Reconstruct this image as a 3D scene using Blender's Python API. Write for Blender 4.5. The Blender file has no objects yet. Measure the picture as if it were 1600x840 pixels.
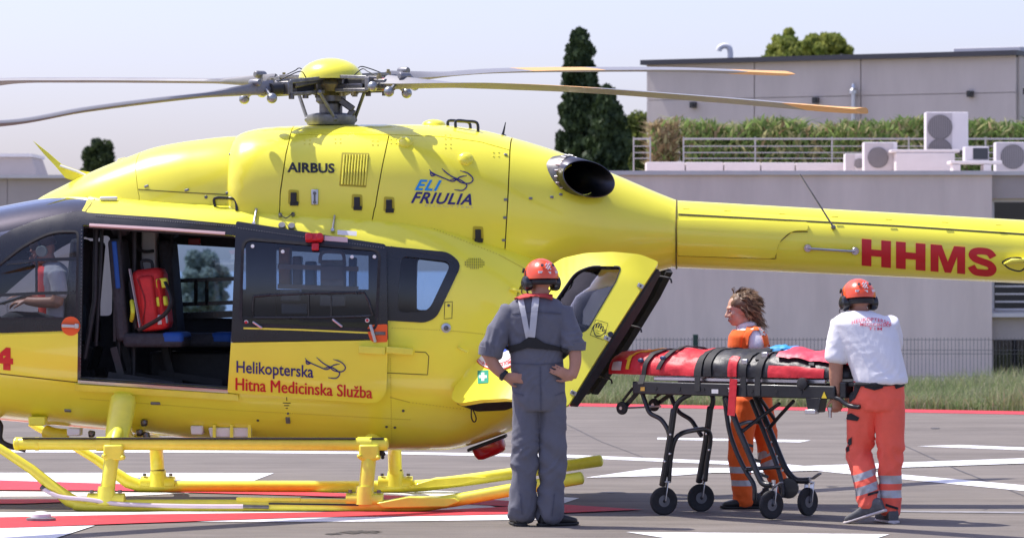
import bpy, bmesh, math, random
import numpy as np
from mathutils import Vector, Matrix, Quaternion, noise
from mathutils.geometry import delaunay_2d_cdt
random.seed(7); np.random.seed(7)
R = math.radians
sc = bpy.context.scene
COL = sc.collection
# ------------------------------------------------------------------ camera
F, D, CH = 6200.0, 29.0, 1.7          # focal length in photo pixels, distance to the aircraft, eye height
cam = bpy.data.cameras.new('camera')
cam.sensor_fit = 'HORIZONTAL'; cam.sensor_width = 36.0; cam.lens = F / 1600 * 36
cam.clip_start = 0.5; cam.clip_end = 20000
cam.dof.use_dof = True; cam.dof.focus_distance = 27.6; cam.dof.aperture_fstop = 6.3
camo = bpy.data.objects.new('camera', cam); COL.objects.link(camo)
camo.location = (0, -D, CH); camo.rotation_euler = (R(90), 0, 0)
sc.camera = camo
# ------------------------------------------------------------------ world and sun
SUNDIR = Vector((0.95, -0.36, -1.80)).normalized()      # the way the light travels
elev = math.asin(-SUNDIR.z)
w = bpy.data.worlds.new('World'); sc.world = w; w.use_nodes = True
nt = w.node_tree; nt.nodes.clear()
sky = nt.nodes.new('ShaderNodeTexSky'); sky.sky_type = 'NISHITA'; sky.sun_disc = False
sky.sun_elevation = elev; sky.sun_rotation = math.atan2(-SUNDIR.x, -SUNDIR.y)
sky.altitude = 50; sky.air_density = 1.0; sky.dust_density = 1.7; sky.ozone_density = 1.6
hsv = nt.nodes.new('ShaderNodeHueSaturation'); hsv.inputs['Saturation'].default_value = 0.80
mulc = nt.nodes.new('ShaderNodeMixRGB'); mulc.blend_type = 'MULTIPLY'; mulc.inputs[0].default_value = 1.0
mulc.inputs[2].default_value = (0.815, 0.78, 1.00, 1)
bg = nt.nodes.new('ShaderNodeBackground'); bg.inputs['Strength'].default_value = 0.15
wo = nt.nodes.new('ShaderNodeOutputWorld')
nt.links.new(sky.outputs[0], hsv.inputs['Color']); nt.links.new(hsv.outputs[0], mulc.inputs[1])
nt.links.new(mulc.outputs[0], bg.inputs[0]); nt.links.new(bg.outputs[0], wo.inputs[0])
sun = bpy.data.lights.new('sun', 'SUN'); sun.energy = 3.6; sun.angle = R(0.6); sun.color = (1.0, 0.95, 0.88)
suno = bpy.data.objects.new('sun', sun); COL.objects.link(suno)
suno.rotation_euler = SUNDIR.to_track_quat('-Z', 'Y').to_euler(); suno.location = (-12, 6, 25)
sc.view_settings.view_transform = 'Standard'; sc.view_settings.look = 'None'
sc.view_settings.exposure = 0.70; sc.view_settings.gamma = 1.0
sc.view_settings.use_curve_mapping = False
sc.render.engine = 'CYCLES'
sc.cycles.max_bounces = 10; sc.cycles.transparent_max_bounces = 24
sc.cycles.caustics_reflective = False; sc.cycles.caustics_refractive = False
sc.cycles.sample_clamp_indirect = 6

# ------------------------------------------------------------------ materials
MATS = {}
def M(name, col=(.5, .5, .5), rough=.5, metal=0.0, coat=0.0, var=0.0, vscale=3.0, bump=0.0, bscale=60.0,
      emit=None, spec=None, col2=None, stretch=None, sheen=0.0, rvar=0.0):
    if name in MATS: return MATS[name]
    m = bpy.data.materials.new(name); m.use_nodes = True
    n = m.node_tree.nodes; l = m.node_tree.links
    b = n['Principled BSDF']
    b.inputs['Base Color'].default_value = (*col, 1); b.inputs['Roughness'].default_value = rough
    b.inputs['Metallic'].default_value = metal
    if coat: b.inputs['Coat Weight'].default_value = coat; b.inputs['Coat Roughness'].default_value = .06
    if spec is not None: b.inputs['Specular IOR Level'].default_value = spec
    if sheen: b.inputs['Sheen Weight'].default_value = sheen
    tc = None
    if var or bump or col2 or rvar:
        tc = n.new('ShaderNodeTexCoord'); src = tc.outputs['Object']
        if stretch:
            mp = n.new('ShaderNodeMapping'); mp.inputs['Scale'].default_value = stretch
            l.new(src, mp.inputs[0]); src = mp.outputs[0]
    if var or col2 or rvar:
        t = n.new('ShaderNodeTexNoise'); t.inputs['Scale'].default_value = vscale
        t.inputs['Detail'].default_value = 6; t.inputs['Roughness'].default_value = .62
        l.new(src, t.inputs['Vector'])
    if var or col2:
        rp = n.new('ShaderNodeValToRGB'); e = rp.color_ramp.elements
        e[0].position = .3; e[1].position = .7
        c2 = col2 or tuple(min(1, c * (1 + var)) for c in col)
        c1 = tuple(c * (1 - var) for c in col) if not col2 else col
        e[0].color = (*c1, 1); e[1].color = (*c2, 1)
        l.new(t.outputs['Fac'], rp.inputs[0]); l.new(rp.outputs[0], b.inputs['Base Color'])
    if rvar:
        mr = n.new('ShaderNodeMapRange'); mr.inputs['To Min'].default_value = max(.02, rough - rvar); mr.inputs['To Max'].default_value = rough + rvar
        l.new(t.outputs['Fac'], mr.inputs['Value']); l.new(mr.outputs[0], b.inputs['Roughness'])
    if bump:
        t2 = n.new('ShaderNodeTexNoise'); t2.inputs['Scale'].default_value = bscale; t2.inputs['Detail'].default_value = 5
        l.new(src, t2.inputs['Vector'])
        bp = n.new('ShaderNodeBump'); bp.inputs['Strength'].default_value = bump; bp.inputs['Distance'].default_value = .02
        l.new(t2.outputs['Fac'], bp.inputs['Height']); l.new(bp.outputs[0], b.inputs['Normal'])
    if emit: b.inputs['Emission Color'].default_value = (*emit[0], 1); b.inputs['Emission Strength'].default_value = emit[1]
    MATS[name] = m; return m
def glass(name, tint, refl=1.0, rough=0.02):
    if name in MATS: return MATS[name]
    m = bpy.data.materials.new(name); m.use_nodes = True
    n = m.node_tree.nodes; l = m.node_tree.links; n.clear()
    o = n.new('ShaderNodeOutputMaterial'); mx = n.new('ShaderNodeMixShader'); fr = n.new('ShaderNodeFresnel'); fr.inputs['IOR'].default_value = 1.5
    mu = n.new('ShaderNodeMath'); mu.operation = 'MULTIPLY'; mu.inputs[1].default_value = refl; mu.use_clamp = True
    tr = n.new('ShaderNodeBsdfTransparent'); tr.inputs[0].default_value = (*tint, 1)
    gl = n.new('ShaderNodeBsdfGlossy'); gl.inputs['Roughness'].default_value = rough
    l.new(fr.outputs[0], mu.inputs[0]); l.new(mu.outputs[0], mx.inputs[0]); l.new(tr.outputs[0], mx.inputs[1]); l.new(gl.outputs[0], mx.inputs[2]); l.new(mx.outputs[0], o.inputs[0])
    MATS[name] = m; return m
def leafmat(name, c1, c2, scale=1.2, trans=.35):
    if name in MATS: return MATS[name]
    m = bpy.data.materials.new(name); m.use_nodes = True
    n = m.node_tree.nodes; l = m.node_tree.links
    b = n['Principled BSDF']; b.inputs['Roughness'].default_value = .65; b.inputs['Specular IOR Level'].default_value = .25
    tc = n.new('ShaderNodeTexCoord'); t = n.new('ShaderNodeTexNoise'); t.inputs['Scale'].default_value = scale; t.inputs['Detail'].default_value = 4
    rp = n.new('ShaderNodeValToRGB'); rp.color_ramp.elements[0].position = .32; rp.color_ramp.elements[1].position = .68
    rp.color_ramp.elements[0].color = (*c1, 1); rp.color_ramp.elements[1].color = (*c2, 1)
    tl = n.new('ShaderNodeBsdfTranslucent'); mx = n.new('ShaderNodeMixShader'); mx.inputs[0].default_value = trans
    l.new(tc.outputs['Object'], t.inputs['Vector']); l.new(t.outputs['Fac'], rp.inputs[0]); l.new(rp.outputs[0], b.inputs['Base Color']); l.new(rp.outputs[0], tl.inputs[0])
    l.new(b.outputs[0], mx.inputs[1]); l.new(tl.outputs[0], mx.inputs[2]); l.new(mx.outputs[0], n['Material Output'].inputs[0])
    MATS[name] = m; return m

YEL = M('yellow_paint', (.93, .85, .060), .30, coat=.5, var=.035, vscale=1.8, bump=.035, bscale=2.4, rvar=.07)
YELM = M('yellow_metal', (.86, .79, .07), .40, coat=.2, var=.08, vscale=9)
BLK = M('black_paint', (.012, .013, .016), .28, coat=.3, rvar=.1, vscale=6)
BLKM = M('black_matt', (.018, .018, .020), .6, var=.3, vscale=20)
RUB = M('rubber', (.022, .022, .024), .75, var=.3, vscale=30)
LINER = M('dark_liner', (.030, .032, .036), .7, var=.3, vscale=8)
STEEL = M('steel', (.55, .55, .56), .32, metal=1.0, rvar=.12, vscale=14)
DSTEEL = M('dark_steel', (.16, .155, .15), .42, metal=.9, var=.3, vscale=18)
GREYM = M('grey_metal', (.22, .22, .23), .45, metal=.5, var=.25, vscale=22)
WHITEM = M('white_metal', (.72, .71, .70), .5, var=.06, vscale=5)
REDP = M('red_lettering', (.62, .012, .018), .42, var=.06, vscale=10)
NAVY = M('navy_lettering', (.022, .016, .16), .45)
CYAN = M('cyan_lettering', (.01, .30, .72), .45)
INK = M('black_lettering', (.012, .014, .02), .5)
ORG = M('orange_plastic', (.85, .115, .012), .4, var=.06)
WHT = M('white_lettering', (.8, .8, .8), .5)
GLASS = glass('clear_glass', (.92, .93, .95), .8)
GLASSB = glass('blue_tinted_glass', (.66, .79, .93), .9)
GLASSD = glass('smoked_glass', (.66, .70, .76), 1.3)
GLASSW = glass('windscreen_glass', (.70, .73, .77), 2.6)

# ------------------------------------------------------------------ frames: pixel of the photograph + depth plane -> point
class Frame:
    def __init__(s, o=(0, 0, 0), yaw=0.0):
        s.o = Vector(o); s.yaw = yaw; s.c = math.cos(-yaw); s.s = math.sin(-yaw)
    def w2l(s, p):
        x, y, z = p[0] - s.o.x, p[1] - s.o.y, p[2] - s.o.z
        return Vector((s.c * x - s.s * y, s.s * x + s.c * y, z))
    def px(s, a, b, y=0.0):
        c = s.w2l((0, -D, CH)); dx, dy, dz = (a - 800) / F, 1.0, (420 - b) / F
        lx, ly = s.c * dx - s.s * dy, s.s * dx + s.c * dy
        t = (y - c.y) / ly
        return Vector((c.x + lx * t, y, c.z + dz * t))
W0 = Frame()
def P(a, b, Y): return W0.px(a, b, Y)
def G(a, b):
    d = CH * F / (b - 420.0); return Vector(((a - 800) * d / F, d - D, 0))

# ------------------------------------------------------------------ mesh building
def frames_along(pts):
    pts = [Vector(p) for p in pts]; T = []
    for i in range(len(pts)):
        a = pts[max(0, i - 1)]; b = pts[min(len(pts) - 1, i + 1)]
        T.append((b - a).normalized())
    up = Vector((0, 0, 1)) if abs(T[0].z) < .9 else Vector((0, 1, 0))
    n = (up - T[0] * up.dot(T[0])).normalized(); out = []
    for t in T:
        n = (n - t * n.dot(t)); n = n.normalized() if n.length > 1e-6 else t.orthogonal().normalized()
        out.append((t, n, t.cross(n)))
    return pts, out
def smooth_path(pts, k=6):
    pts = [Vector(p) for p in pts]; out = []
    for i in range(len(pts) - 1):
        p0 = pts[max(0, i - 1)]; p1 = pts[i]; p2 = pts[i + 1]; p3 = pts[min(len(pts) - 1, i + 2)]
        for j in range(k):
            t = j / k
            out.append(.5 * ((2 * p1) + (p2 - p0) * t + (2 * p0 - 5 * p1 + 4 * p2 - p3) * t * t + (3 * p1 - p0 - 3 * p2 + p3) * t ** 3))
    out.append(pts[-1]); return out
class MB:
    def __init__(s): s.v = []; s.f = []; s.m = []
    def add(s, V, Fc, m=0):
        o = len(s.v); s.v += [tuple(p) for p in V]; s.f += [tuple(i + o for i in f) for f in Fc]; s.m += [m] * len(Fc); return s
    def box(s, c, sz, mat=None, m=0, taper=None):
        x, y, z = sz[0] / 2, sz[1] / 2, sz[2] / 2
        V = [Vector((a * x, b * y, d * z)) for d in (-1, 1) for b in (-1, 1) for a in (-1, 1)]
        if taper: V = [Vector((p.x * taper[0], p.y * taper[1], p.z)) if p.z > 0 else p for p in V]
        V = [(mat @ p if mat else p) + Vector(c) for p in V]
        return s.add(V, [(0, 2, 3, 1), (4, 5, 7, 6), (0, 1, 5, 4), (2, 6, 7, 3), (0, 4, 6, 2), (1, 3, 7, 5)], m)
    def bar(s, a, b, w, h, m=0, up=(0, 0, 1)):
        a, b = Vector(a), Vector(b); t = (b - a); L = t.length; t.normalize(); up = Vector(up)
        sd = t.cross(up).normalized() if abs(t.dot(up)) < .99 else t.orthogonal().normalized(); u = sd.cross(t)
        mt = Matrix((t, sd, u)).transposed()
        return s.box((a + b) / 2, (L, w, h), mt, m)
    def tube(s, pts, r, n=10, caps=True, m=0, flat=1.0, dome=False):
        pts, fr = frames_along(pts); N = len(pts)
        rr = r if hasattr(r, '__len__') else [r] * N
        V = []; Fc = []
        rings = [(pts[i], fr[i], rr[i]) for i in range(N)]
        if dome:
            t0 = fr[0]; tN = fr[-1]; pre = []; post = []
            for a in (75, 45, 20):
                pre.append((pts[0] - t0[0] * rr[0] * math.sin(R(a)) * dome, t0, rr[0] * math.cos(R(a))))
                post.append((pts[-1] + tN[0] * rr[-1] * math.sin(R(a)) * dome, tN, rr[-1] * math.cos(R(a))))
            rings = pre + rings + post[::-1]
        for p, (t, u, b), q in rings:
            for k in range(n):
                a = 2 * math.pi * k / n
                V.append(p + u * (math.cos(a) * q * flat) + b * (math.sin(a) * q))
        for i in range(len(rings) - 1):
            for k in range(n):
                k2 = (k + 1) % n
                Fc.append((i * n + k, i * n + k2, (i + 1) * n + k2, (i + 1) * n + k))
        if caps: Fc.append(tuple(range(n - 1, -1, -1))); Fc.append(tuple((len(rings) - 1) * n + k for k in range(n)))
        return s.add(V, Fc, m)
    def loft(s, rings, caps=True, m=0, closed=True):
        n = len(rings[0]); V = [p for r in rings for p in r]; Fc = []
        for i in range(len(rings) - 1):
            for k in range(n if closed else n - 1):
                k2 = (k + 1) % n
                Fc.append((i * n + k, i * n + k2, (i + 1) * n + k2, (i + 1) * n + k))
        if caps: Fc.append(tuple(range(n - 1, -1, -1))); Fc.append(tuple((len(rings) - 1) * n + k for k in range(n)))
        return s.add(V, Fc, m)
    def ell(s, c, r, n=16, k=10, mat=None, m=0):
        if not hasattr(r, '__len__'): r = (r, r, r)
        V = []; Fc = []
        for i in range(k + 1):
            a = math.pi * i / k - math.pi / 2
            for j in range(n):
                b = 2 * math.pi * j / n
                p = Vector((r[0] * math.cos(a) * math.cos(b), r[1] * math.cos(a) * math.sin(b), r[2] * math.sin(a)))
                V.append((mat @ p if mat else p) + Vector(c))
        for i in range(k):
            for j in range(n):
                j2 = (j + 1) % n; Fc.append((i * n + j, i * n + j2, (i + 1) * n + j2, (i + 1) * n + j))
        return s.add(V, Fc, m)
    def lathe(s, prof, c=(0, 0, 0), axis=(0, 0, 1), n=24, m=0):
        ax = Vector(axis).normalized(); u = ax.orthogonal().normalized(); v = ax.cross(u); c = Vector(c)
        return s.loft([[c + ax * z + u * (math.cos(2 * math.pi * k / n) * r) + v * (math.sin(2 * math.pi * k / n) * r) for k in range(n)] for r, z in prof], True, m)
    def prism(s, poly, d0, d1, fn, m=0):
        n = len(poly); V = [fn(a, b, d0) for a, b in poly] + [fn(a, b, d1) for a, b in poly]
        Fc = [tuple(range(n)), tuple(range(2 * n - 1, n - 1, -1))] + [(i, i + n, (i + 1) % n + n, (i + 1) % n) for i in range(n)]
        return s.add(V, Fc, m)
    def build(s, name, mats, parent=None, smooth=38, bevel=0.0):
        me = bpy.data.meshes.new(name); me.from_pydata(s.v, [], s.f)
        if not isinstance(mats, (list, tuple)): mats = [mats]
        for q in mats: me.materials.append(q)
        if len(mats) > 1: me.polygons.foreach_set('material_index', s.m)
        bm = bmesh.new(); bm.from_mesh(me); bmesh.ops.recalc_face_normals(bm, faces=bm.faces); bm.to_mesh(me); bm.free()
        if smooth is not None:
            me.polygons.foreach_set('use_smooth', [True] * len(me.polygons)); me.set_sharp_from_angle(angle=R(smooth))
        me.update(); return link(name, me, parent, bevel)
def link(name, me, parent=None, bevel=0.0):
    o = bpy.data.objects.new(name, me); COL.objects.link(o)
    if parent: o.parent = parent
    if bevel:
        b = o.modifiers.new('bevel', 'BEVEL'); b.width = bevel; b.segments = 2; b.limit_method = 'ANGLE'; b.angle_limit = R(40)
    return o
def empty(name, loc=(0, 0, 0), yaw=0.0):
    o = bpy.data.objects.new(name, None); COL.objects.link(o); o.location = loc; o.rotation_euler = (0, 0, yaw); o.empty_display_size = .2; return o
def tag(o, label, cat, group=None, kind=None):
    o['label'] = label; o['category'] = cat
    if group: o['group'] = group
    if kind: o['kind'] = kind
    return o
def struct(o): o['kind'] = 'structure'; return o
def rot(axis, deg): return Matrix.Rotation(R(deg), 3, axis)
def rounded(pts, r, seg=5):
    out = []; n = len(pts)
    for i in range(n):
        p = np.array(pts[i], float); a = np.array(pts[i - 1], float) - p; b = np.array(pts[(i + 1) % n], float) - p
        la, lb = np.linalg.norm(a), np.linalg.norm(b)
        ri = (r[i] if hasattr(r, '__len__') else r); q = min(ri, la * .49, lb * .49)
        if q < 1e-6: out.append(tuple(p)); continue
        s, e = p + a / la * q, p + b / lb * q
        for k in range(seg + 1):
            t = k / seg; out.append(tuple((1 - t) ** 2 * s + 2 * t * (1 - t) * p + t * t * e))
    return out
# ================================================================== THE SETTING
def asphalt_mat():
    m = bpy.data.materials.new('asphalt'); m.use_nodes = True
    n = m.node_tree.nodes; l = m.node_tree.links; b = n['Principled BSDF']; b.inputs['Roughness'].default_value = .9; b.inputs['Specular IOR Level'].default_value = .25
    tc = n.new('ShaderNodeTexCoord')
    def nz(scale, det, st=None):
        t = n.new('ShaderNodeTexNoise'); t.inputs['Scale'].default_value = scale; t.inputs['Detail'].default_value = det; t.inputs['Roughness'].default_value = .6
        if st:
            mp = n.new('ShaderNodeMapping'); mp.inputs['Scale'].default_value = st; mp.inputs['Rotation'].default_value = (0, 0, R(4)); l.new(tc.outputs['Object'], mp.inputs[0]); l.new(mp.outputs[0], t.inputs[0])
        else: l.new(tc.outputs['Object'], t.inputs[0])
        return t
    a = nz(90, 3); c = nz(.9, 6); d = nz(1.0, 6, (.22, 2.6, 1)); g2_ = nz(1.0, 5, (1.6, 11, 1))
    r1 = n.new('ShaderNodeValToRGB'); r1.color_ramp.elements[0].position = .25; r1.color_ramp.elements[1].position = .75
    r1.color_ramp.elements[0].color = (.096, .084, .073, 1); r1.color_ramp.elements[1].color = (.240, .211, .183, 1)
    mx = n.new('ShaderNodeMath'); mx.operation = 'MULTIPLY_ADD'; mx.inputs[1].default_value = .45
    m2 = n.new('ShaderNodeMath'); m2.operation = 'MULTIPLY_ADD'; m2.inputs[1].default_value = .42; m2.inputs[2].default_value = -.34
    m3 = n.new('ShaderNodeMath'); m3.operation = 'MULTIPLY_ADD'; m3.inputs[1].default_value = .46
    m4 = n.new('ShaderNodeMath'); m4.operation = 'MULTIPLY_ADD'; m4.inputs[1].default_value = .40
    l.new(c.outputs['Fac'], m2.inputs[0]); l.new(a.outputs['Fac'], mx.inputs[0]); l.new(m2.outputs[0], mx.inputs[2])
    l.new(d.outputs['Fac'], m3.inputs[0]); l.new(mx.outputs[0], m3.inputs[2]); l.new(g2_.outputs['Fac'], m4.inputs[0]); l.new(m3.outputs[0], m4.inputs[2]); l.new(m4.outputs[0], r1.inputs[0]); l.new(r1.outputs[0], b.inputs['Base Color'])
    bp = n.new('ShaderNodeBump'); bp.inputs['Strength'].default_value = .5; bp.inputs['Distance'].default_value = .008; l.new(a.outputs['Fac'], bp.inputs['Height']); l.new(bp.outputs[0], b.inputs['Normal'])
    return m
ASPH = asphalt_mat()
def paint_mat(name, c, worn):
    m = bpy.data.materials.new(name); m.use_nodes = True
    n = m.node_tree.nodes; l = m.node_tree.links; b = n['Principled BSDF']; b.inputs['Roughness'].default_value = .75
    tc = n.new('ShaderNodeTexCoord'); t = n.new('ShaderNodeTexNoise'); t.inputs['Scale'].default_value = 7; t.inputs['Detail'].default_value = 9; t.inputs['Roughness'].default_value = .72
    l.new(tc.outputs['Object'], t.inputs[0])
    rp = n.new('ShaderNodeValToRGB'); e = rp.color_ramp.elements; e[0].position = .30; e[1].position = .45
    e[0].color = (*worn, 1); e[1].color = (*c, 1); l.new(t.outputs['Fac'], rp.inputs[0]); l.new(rp.outputs[0], b.inputs['Base Color'])
    return m
WPAINT = paint_mat('white_road_paint', (.74, .74, .74), (.40, .39, .39))
RPAINT = paint_mat('red_road_paint', (.60, .035, .050), (.36, .07, .075))
# far edge of the tarmac, running slightly towards the viewer to the right
E0 = G(890, 629.5); E1 = G(1600, 642.5); ed = (E1 - E0).normalized()
EA = E0 - ed * 60; EB = E0 + ed * 60
tar = MB().add([(-60, -45, 0), (60, -45, 0), (EB.x, EB.y, 0), (EA.x, EA.y, 0)], [(0, 1, 2, 3)]).build('tarmac', ASPH, None, None); struct(tar)
def marking(name, poly, mat, z=.004):
    me = MB().add([(p.x, p.y, z) for p in poly], [tuple(range(len(poly)))]).build(name, mat, tar, None); return me
nrm = Vector((-ed.y, ed.x, 0))
marking('edge_marking', [EA - nrm * .95, EB - nrm * .95, EB - nrm * .02, EA - nrm * .02], RPAINT)
def gpoly(*pp): return [G(a, b) for a, b in pp]
marking('pad_line', gpoly((-700, 702), (300, 703.5), (620, 706), (878, 710), (1147, 721), (1230, 725.5), (1600, 758), (1600, 767), (1230, 731), (1147, 726), (878, 714.5), (620, 709.5), (300, 706.8), (-700, 706)), WPAINT)
marking('pad_line', gpoly((1017, 737.5), (1156, 733), (1230, 729.5), (1700, 713), (1700, 721), (1250, 736.5), (1156, 739.5)), WPAINT, .008)
marking('pad_arrow', gpoly((915, 746.5), (1020, 731.5), (1220, 731), (1060, 743)), WPAINT, .006)
marking('pad_line', gpoly((1027, 683.6), (1267, 687.6), (1250, 691), (1027, 686.4)), WPAINT)
marking('pad_line', gpoly((1433, 697), (1500, 695), (1720, 703.5), (1720, 707.5)), WPAINT)
marking('pad_line', gpoly((978, 831), (1390, 834.6), (1340, 850), (1100, 850)), WPAINT)
marking('pad_line', gpoly((1400, 797.5), (1700, 800.5), (1700, 803), (1400, 800)), M('faded_paint', (.26, .25, .255), .8, var=.25, vscale=8))
# the big red and white triangle under the aircraft
marking('triangle_border', gpoly((-500, 738), (428, 739), (394, 752), (905, 778), (870, 790), (560, 772), (-500, 748)), WPAINT, .004)
marking('triangle_border', gpoly((-500, 764), (300, 770), (60, 782), (-500, 782)), WPAINT, .004)
marking('triangle_stripe', gpoly((-500, 748), (0, 751), (180, 756.5), (500, 770), (760, 781), (1005, 797), (860, 795), (620, 783), (480, 775), (200, 767.5), (0, 766), (-500, 763)), RPAINT, .008)
marking('triangle_stripe', gpoly((-300, 782), (60, 780.5), (200, 781), (40, 787.5), (-300, 791)), RPAINT, .008)
marking('triangle_border', gpoly((-300, 800), (220, 800), (760, 788), (840, 812), (550, 815), (-300, 815)), WPAINT, .0045)
marking('triangle_stripe', gpoly((-300, 811), (0, 809), (220, 804.5), (500, 801), (700, 797), (860, 789), (1005, 797), (860, 803), (640, 807), (480, 809), (220, 818), (0, 826), (-300, 836)), RPAINT, .0085)
marking('triangle_border', gpoly((-300, 836), (0, 826), (148, 821.5), (60, 850), (-300, 870)), WPAINT, .0065)
STAIN = M('oil_stain', (.05, .045, .043), .6, var=.3, vscale=9)
for (cx_, cy_, rx_, ry_, sd_) in ((560, 831, 34, 2.2, 1), (520, 834, 14, .9, 2), (1462, 669, 7, .8, 3), (960, 769, 22, .7, 4), (1300, 760, 9, .5, 5)):
    rn = random.Random(sd_); marking('oil_stain', [G(cx_ + rx_ * (1 + .4 * rn.uniform(-1, 1)) * math.cos(2 * math.pi * k / 26), cy_ + ry_ * (1 + .5 * rn.uniform(-1, 1)) * math.sin(2 * math.pi * k / 26)) for k in range(26)], STAIN, .0036)
CRK = M('tar_joint', (.075, .068, .066), .6)
def tarline(pts, w_):
    q = [G(a, b) for a, b in pts]; L_, R_ = [], []
    for i, p in enumerate(q):
        t = (q[min(i + 1, len(q) - 1)] - q[max(0, i - 1)]).normalized(); nn_ = Vector((-t.y, t.x, 0)) * w_ * random.uniform(.5, 1.2); L_.append(p - nn_); R_.append(p + nn_)
    marking('tar_joint', L_ + R_[::-1], CRK, .0032)
tarline([(-100, 668), (300, 669), (700, 671), (1100, 673.5), (1700, 678)], .012); tarline([(1320, 655), (1400, 690), (1500, 735), (1640, 790)], .010); tarline([(880, 660), (940, 690), (1010, 716)], .008)
# land beyond the tarmac, falling away to the sea
gnx, gny = 40, 60
V = []; Fc = []
for j in range(gny + 1):
    y = -70 + 470 * (j / gny) ** 1.0
    for i in range(gnx + 1):
        x = -300 + 600 * i / gnx
        z = -.03 if y < 45 else -.03 - 9.0 * min(1, (y - 45) / 200) ** 1.3 + .3 * noise.noise((x * .03, y * .03, 0))
        V.append((x, y, z))
for j in range(gny):
    for i in range(gnx):
        a = j * (gnx + 1) + i; Fc.append((a, a + 1, a + gnx + 2, a + gnx + 1))
struct(MB().add(V, Fc).build('ground', M('dry_ground', (.20, .17, .11), .95, col2=(.12, .14, .06), vscale=.5, bump=.3, bscale=9)))
struct(MB().add([(-6000, 150, -7.5), (6000, 150, -7.5), (6000, 14000, -7.5), (-6000, 14000, -7.5)], [(0, 1, 2, 3)]).build('sea', M('sea_water', (.03, .09, .16), .14, bump=.25, bscale=.35), None, None))
pl = empty('pad_light', G(64, 814)); tag(pl, 'white domed pad light set into the red stripe by the skid', 'pad light')
MB().lathe([(.10, .010), (.10, .024), (.075, .030)], n=20).build('base_ring', GREYM, pl)
MB().lathe([(.070, .029), (.066, .05), (.04, .066), (.001, .072)], n=20).build('lens', WHITEM, pl)

# ---------------------------------------------------------------- roof building on the right (low annex with terrace)
CONC = M('grey_render', (.76, .65, .585), .9, var=.085, vscale=1.6, bump=.12, bscale=14, stretch=(1.6, 1.6, .35))
CONCD = M('dark_render', (.44, .39, .37), .9, var=.05, vscale=2)
CAPM = M('pale_coping', (.62, .60, .60), .8, var=.06)
ax0, ax1, ax2 = P(835, 0, 27).x, P(1550, 0, 27).x, P(2300, 0, 27).x
top = P(0, 269, 27).z
an = empty('annex_building', ((ax0 + ax2) / 2, 27, 0)); tag(an, 'low grey rendered building with flat roof terrace behind the tail boom', 'building')
def abox(name, x0, x1, y0, y1, z0, z1, mat, par=an, bevel=.0):
    o = par.location; return MB().box(((x0 + x1) / 2 - o.x, (y0 + y1) / 2 - o.y, (z0 + z1) / 2 - o.z), (x1 - x0, y1 - y0, z1 - z0)).build(name, mat, par, None, bevel)
abox('wall', ax0, ax1, 27, 39, -.05, top - .04, CONC)
abox('coping', ax0 - .03, ax1 + .02, 26.95, 27.35, top - .04, top + .02, CAPM)
abox('coping', ax1 + .022, ax2, 27.10, 27.50, top - .04, top + .018, CAPM)
zA, zB, zC, zD = P(0, 310, 27.15).z, P(0, 490, 27.15).z, P(0, 530, 27.15).z, P(0, 600, 27.15).z
abox('lintel', ax1, ax2, 27.15, 27.40, zA, top - .04, CONCD)
abox('spandrel', ax1, ax2, 27.15, 27.40, zC, zB, CONCD)
abox('plinth', ax1, ax2, 27.15, 27.40, -.05, zD - .25, CONCD)
abox('roof_slab', ax1 + .002, ax2, 27.42, 39, top - .3, top - .05, CAPM)
abox('back_wall', ax1 + .002, ax2, 30, 30.2, -.05, top - .32, M('room_wall', (.25, .22, .2), .9))
abox('window_sill', ax1 - .04, ax2, 27.02, 27.148, zB - .045, zB + .012, CAPM)
wx = ax1
for k in range(4):
    x0 = ax1 + .002 + k * 1.55
    wn = MB(); 
    for (xa, xb, za, zb) in ((x0, x0 + .06, zB, zA), (x0 + 1.44, x0 + 1.5, zB, zA), (x0 + .061, x0 + 1.439, zB, zB + .05), (x0 + .061, x0 + 1.439, zA - .05, zA)):
        wn.box(((xa + xb) / 2 - an.location.x, 27.28 - 27, (za + zb) / 2), (xb - xa, .07, zb - za))
    wf = wn.build('window', CAPM, an, None)
    MB().box((x0 + .75 - an.location.x, .29, (zA + zB) / 2), (1.38, .008, zA - zB - .1)).build('pane', GLASSD, wf, None)
    for q in range(4):
        zz = P(0, 447 + q * 12, 27.2).z
        MB().box((x0 + .75 - an.location.x, .22, zz), (1.37, .02, .025)).build('guard_rail', CAPM, wf, None)
    wl = MB()
    for (xa, xb, za, zb) in ((x0, x0 + .05, zD - .25, zC), (x0 + 1.45, x0 + 1.5, zD - .25, zC)):
        wl.box(((xa + xb) / 2 - an.location.x, .28, (za + zb) / 2), (xb - xa, .07, zb - za))
    wf = wl.build('window', CONCD, an, None)
    MB().box((x0 + .75 - an.location.x, .29, (zC + zD - .25) / 2), (1.4, .008, zC - zD + .25)).build('pane', GLASSD, wf, None)
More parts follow.
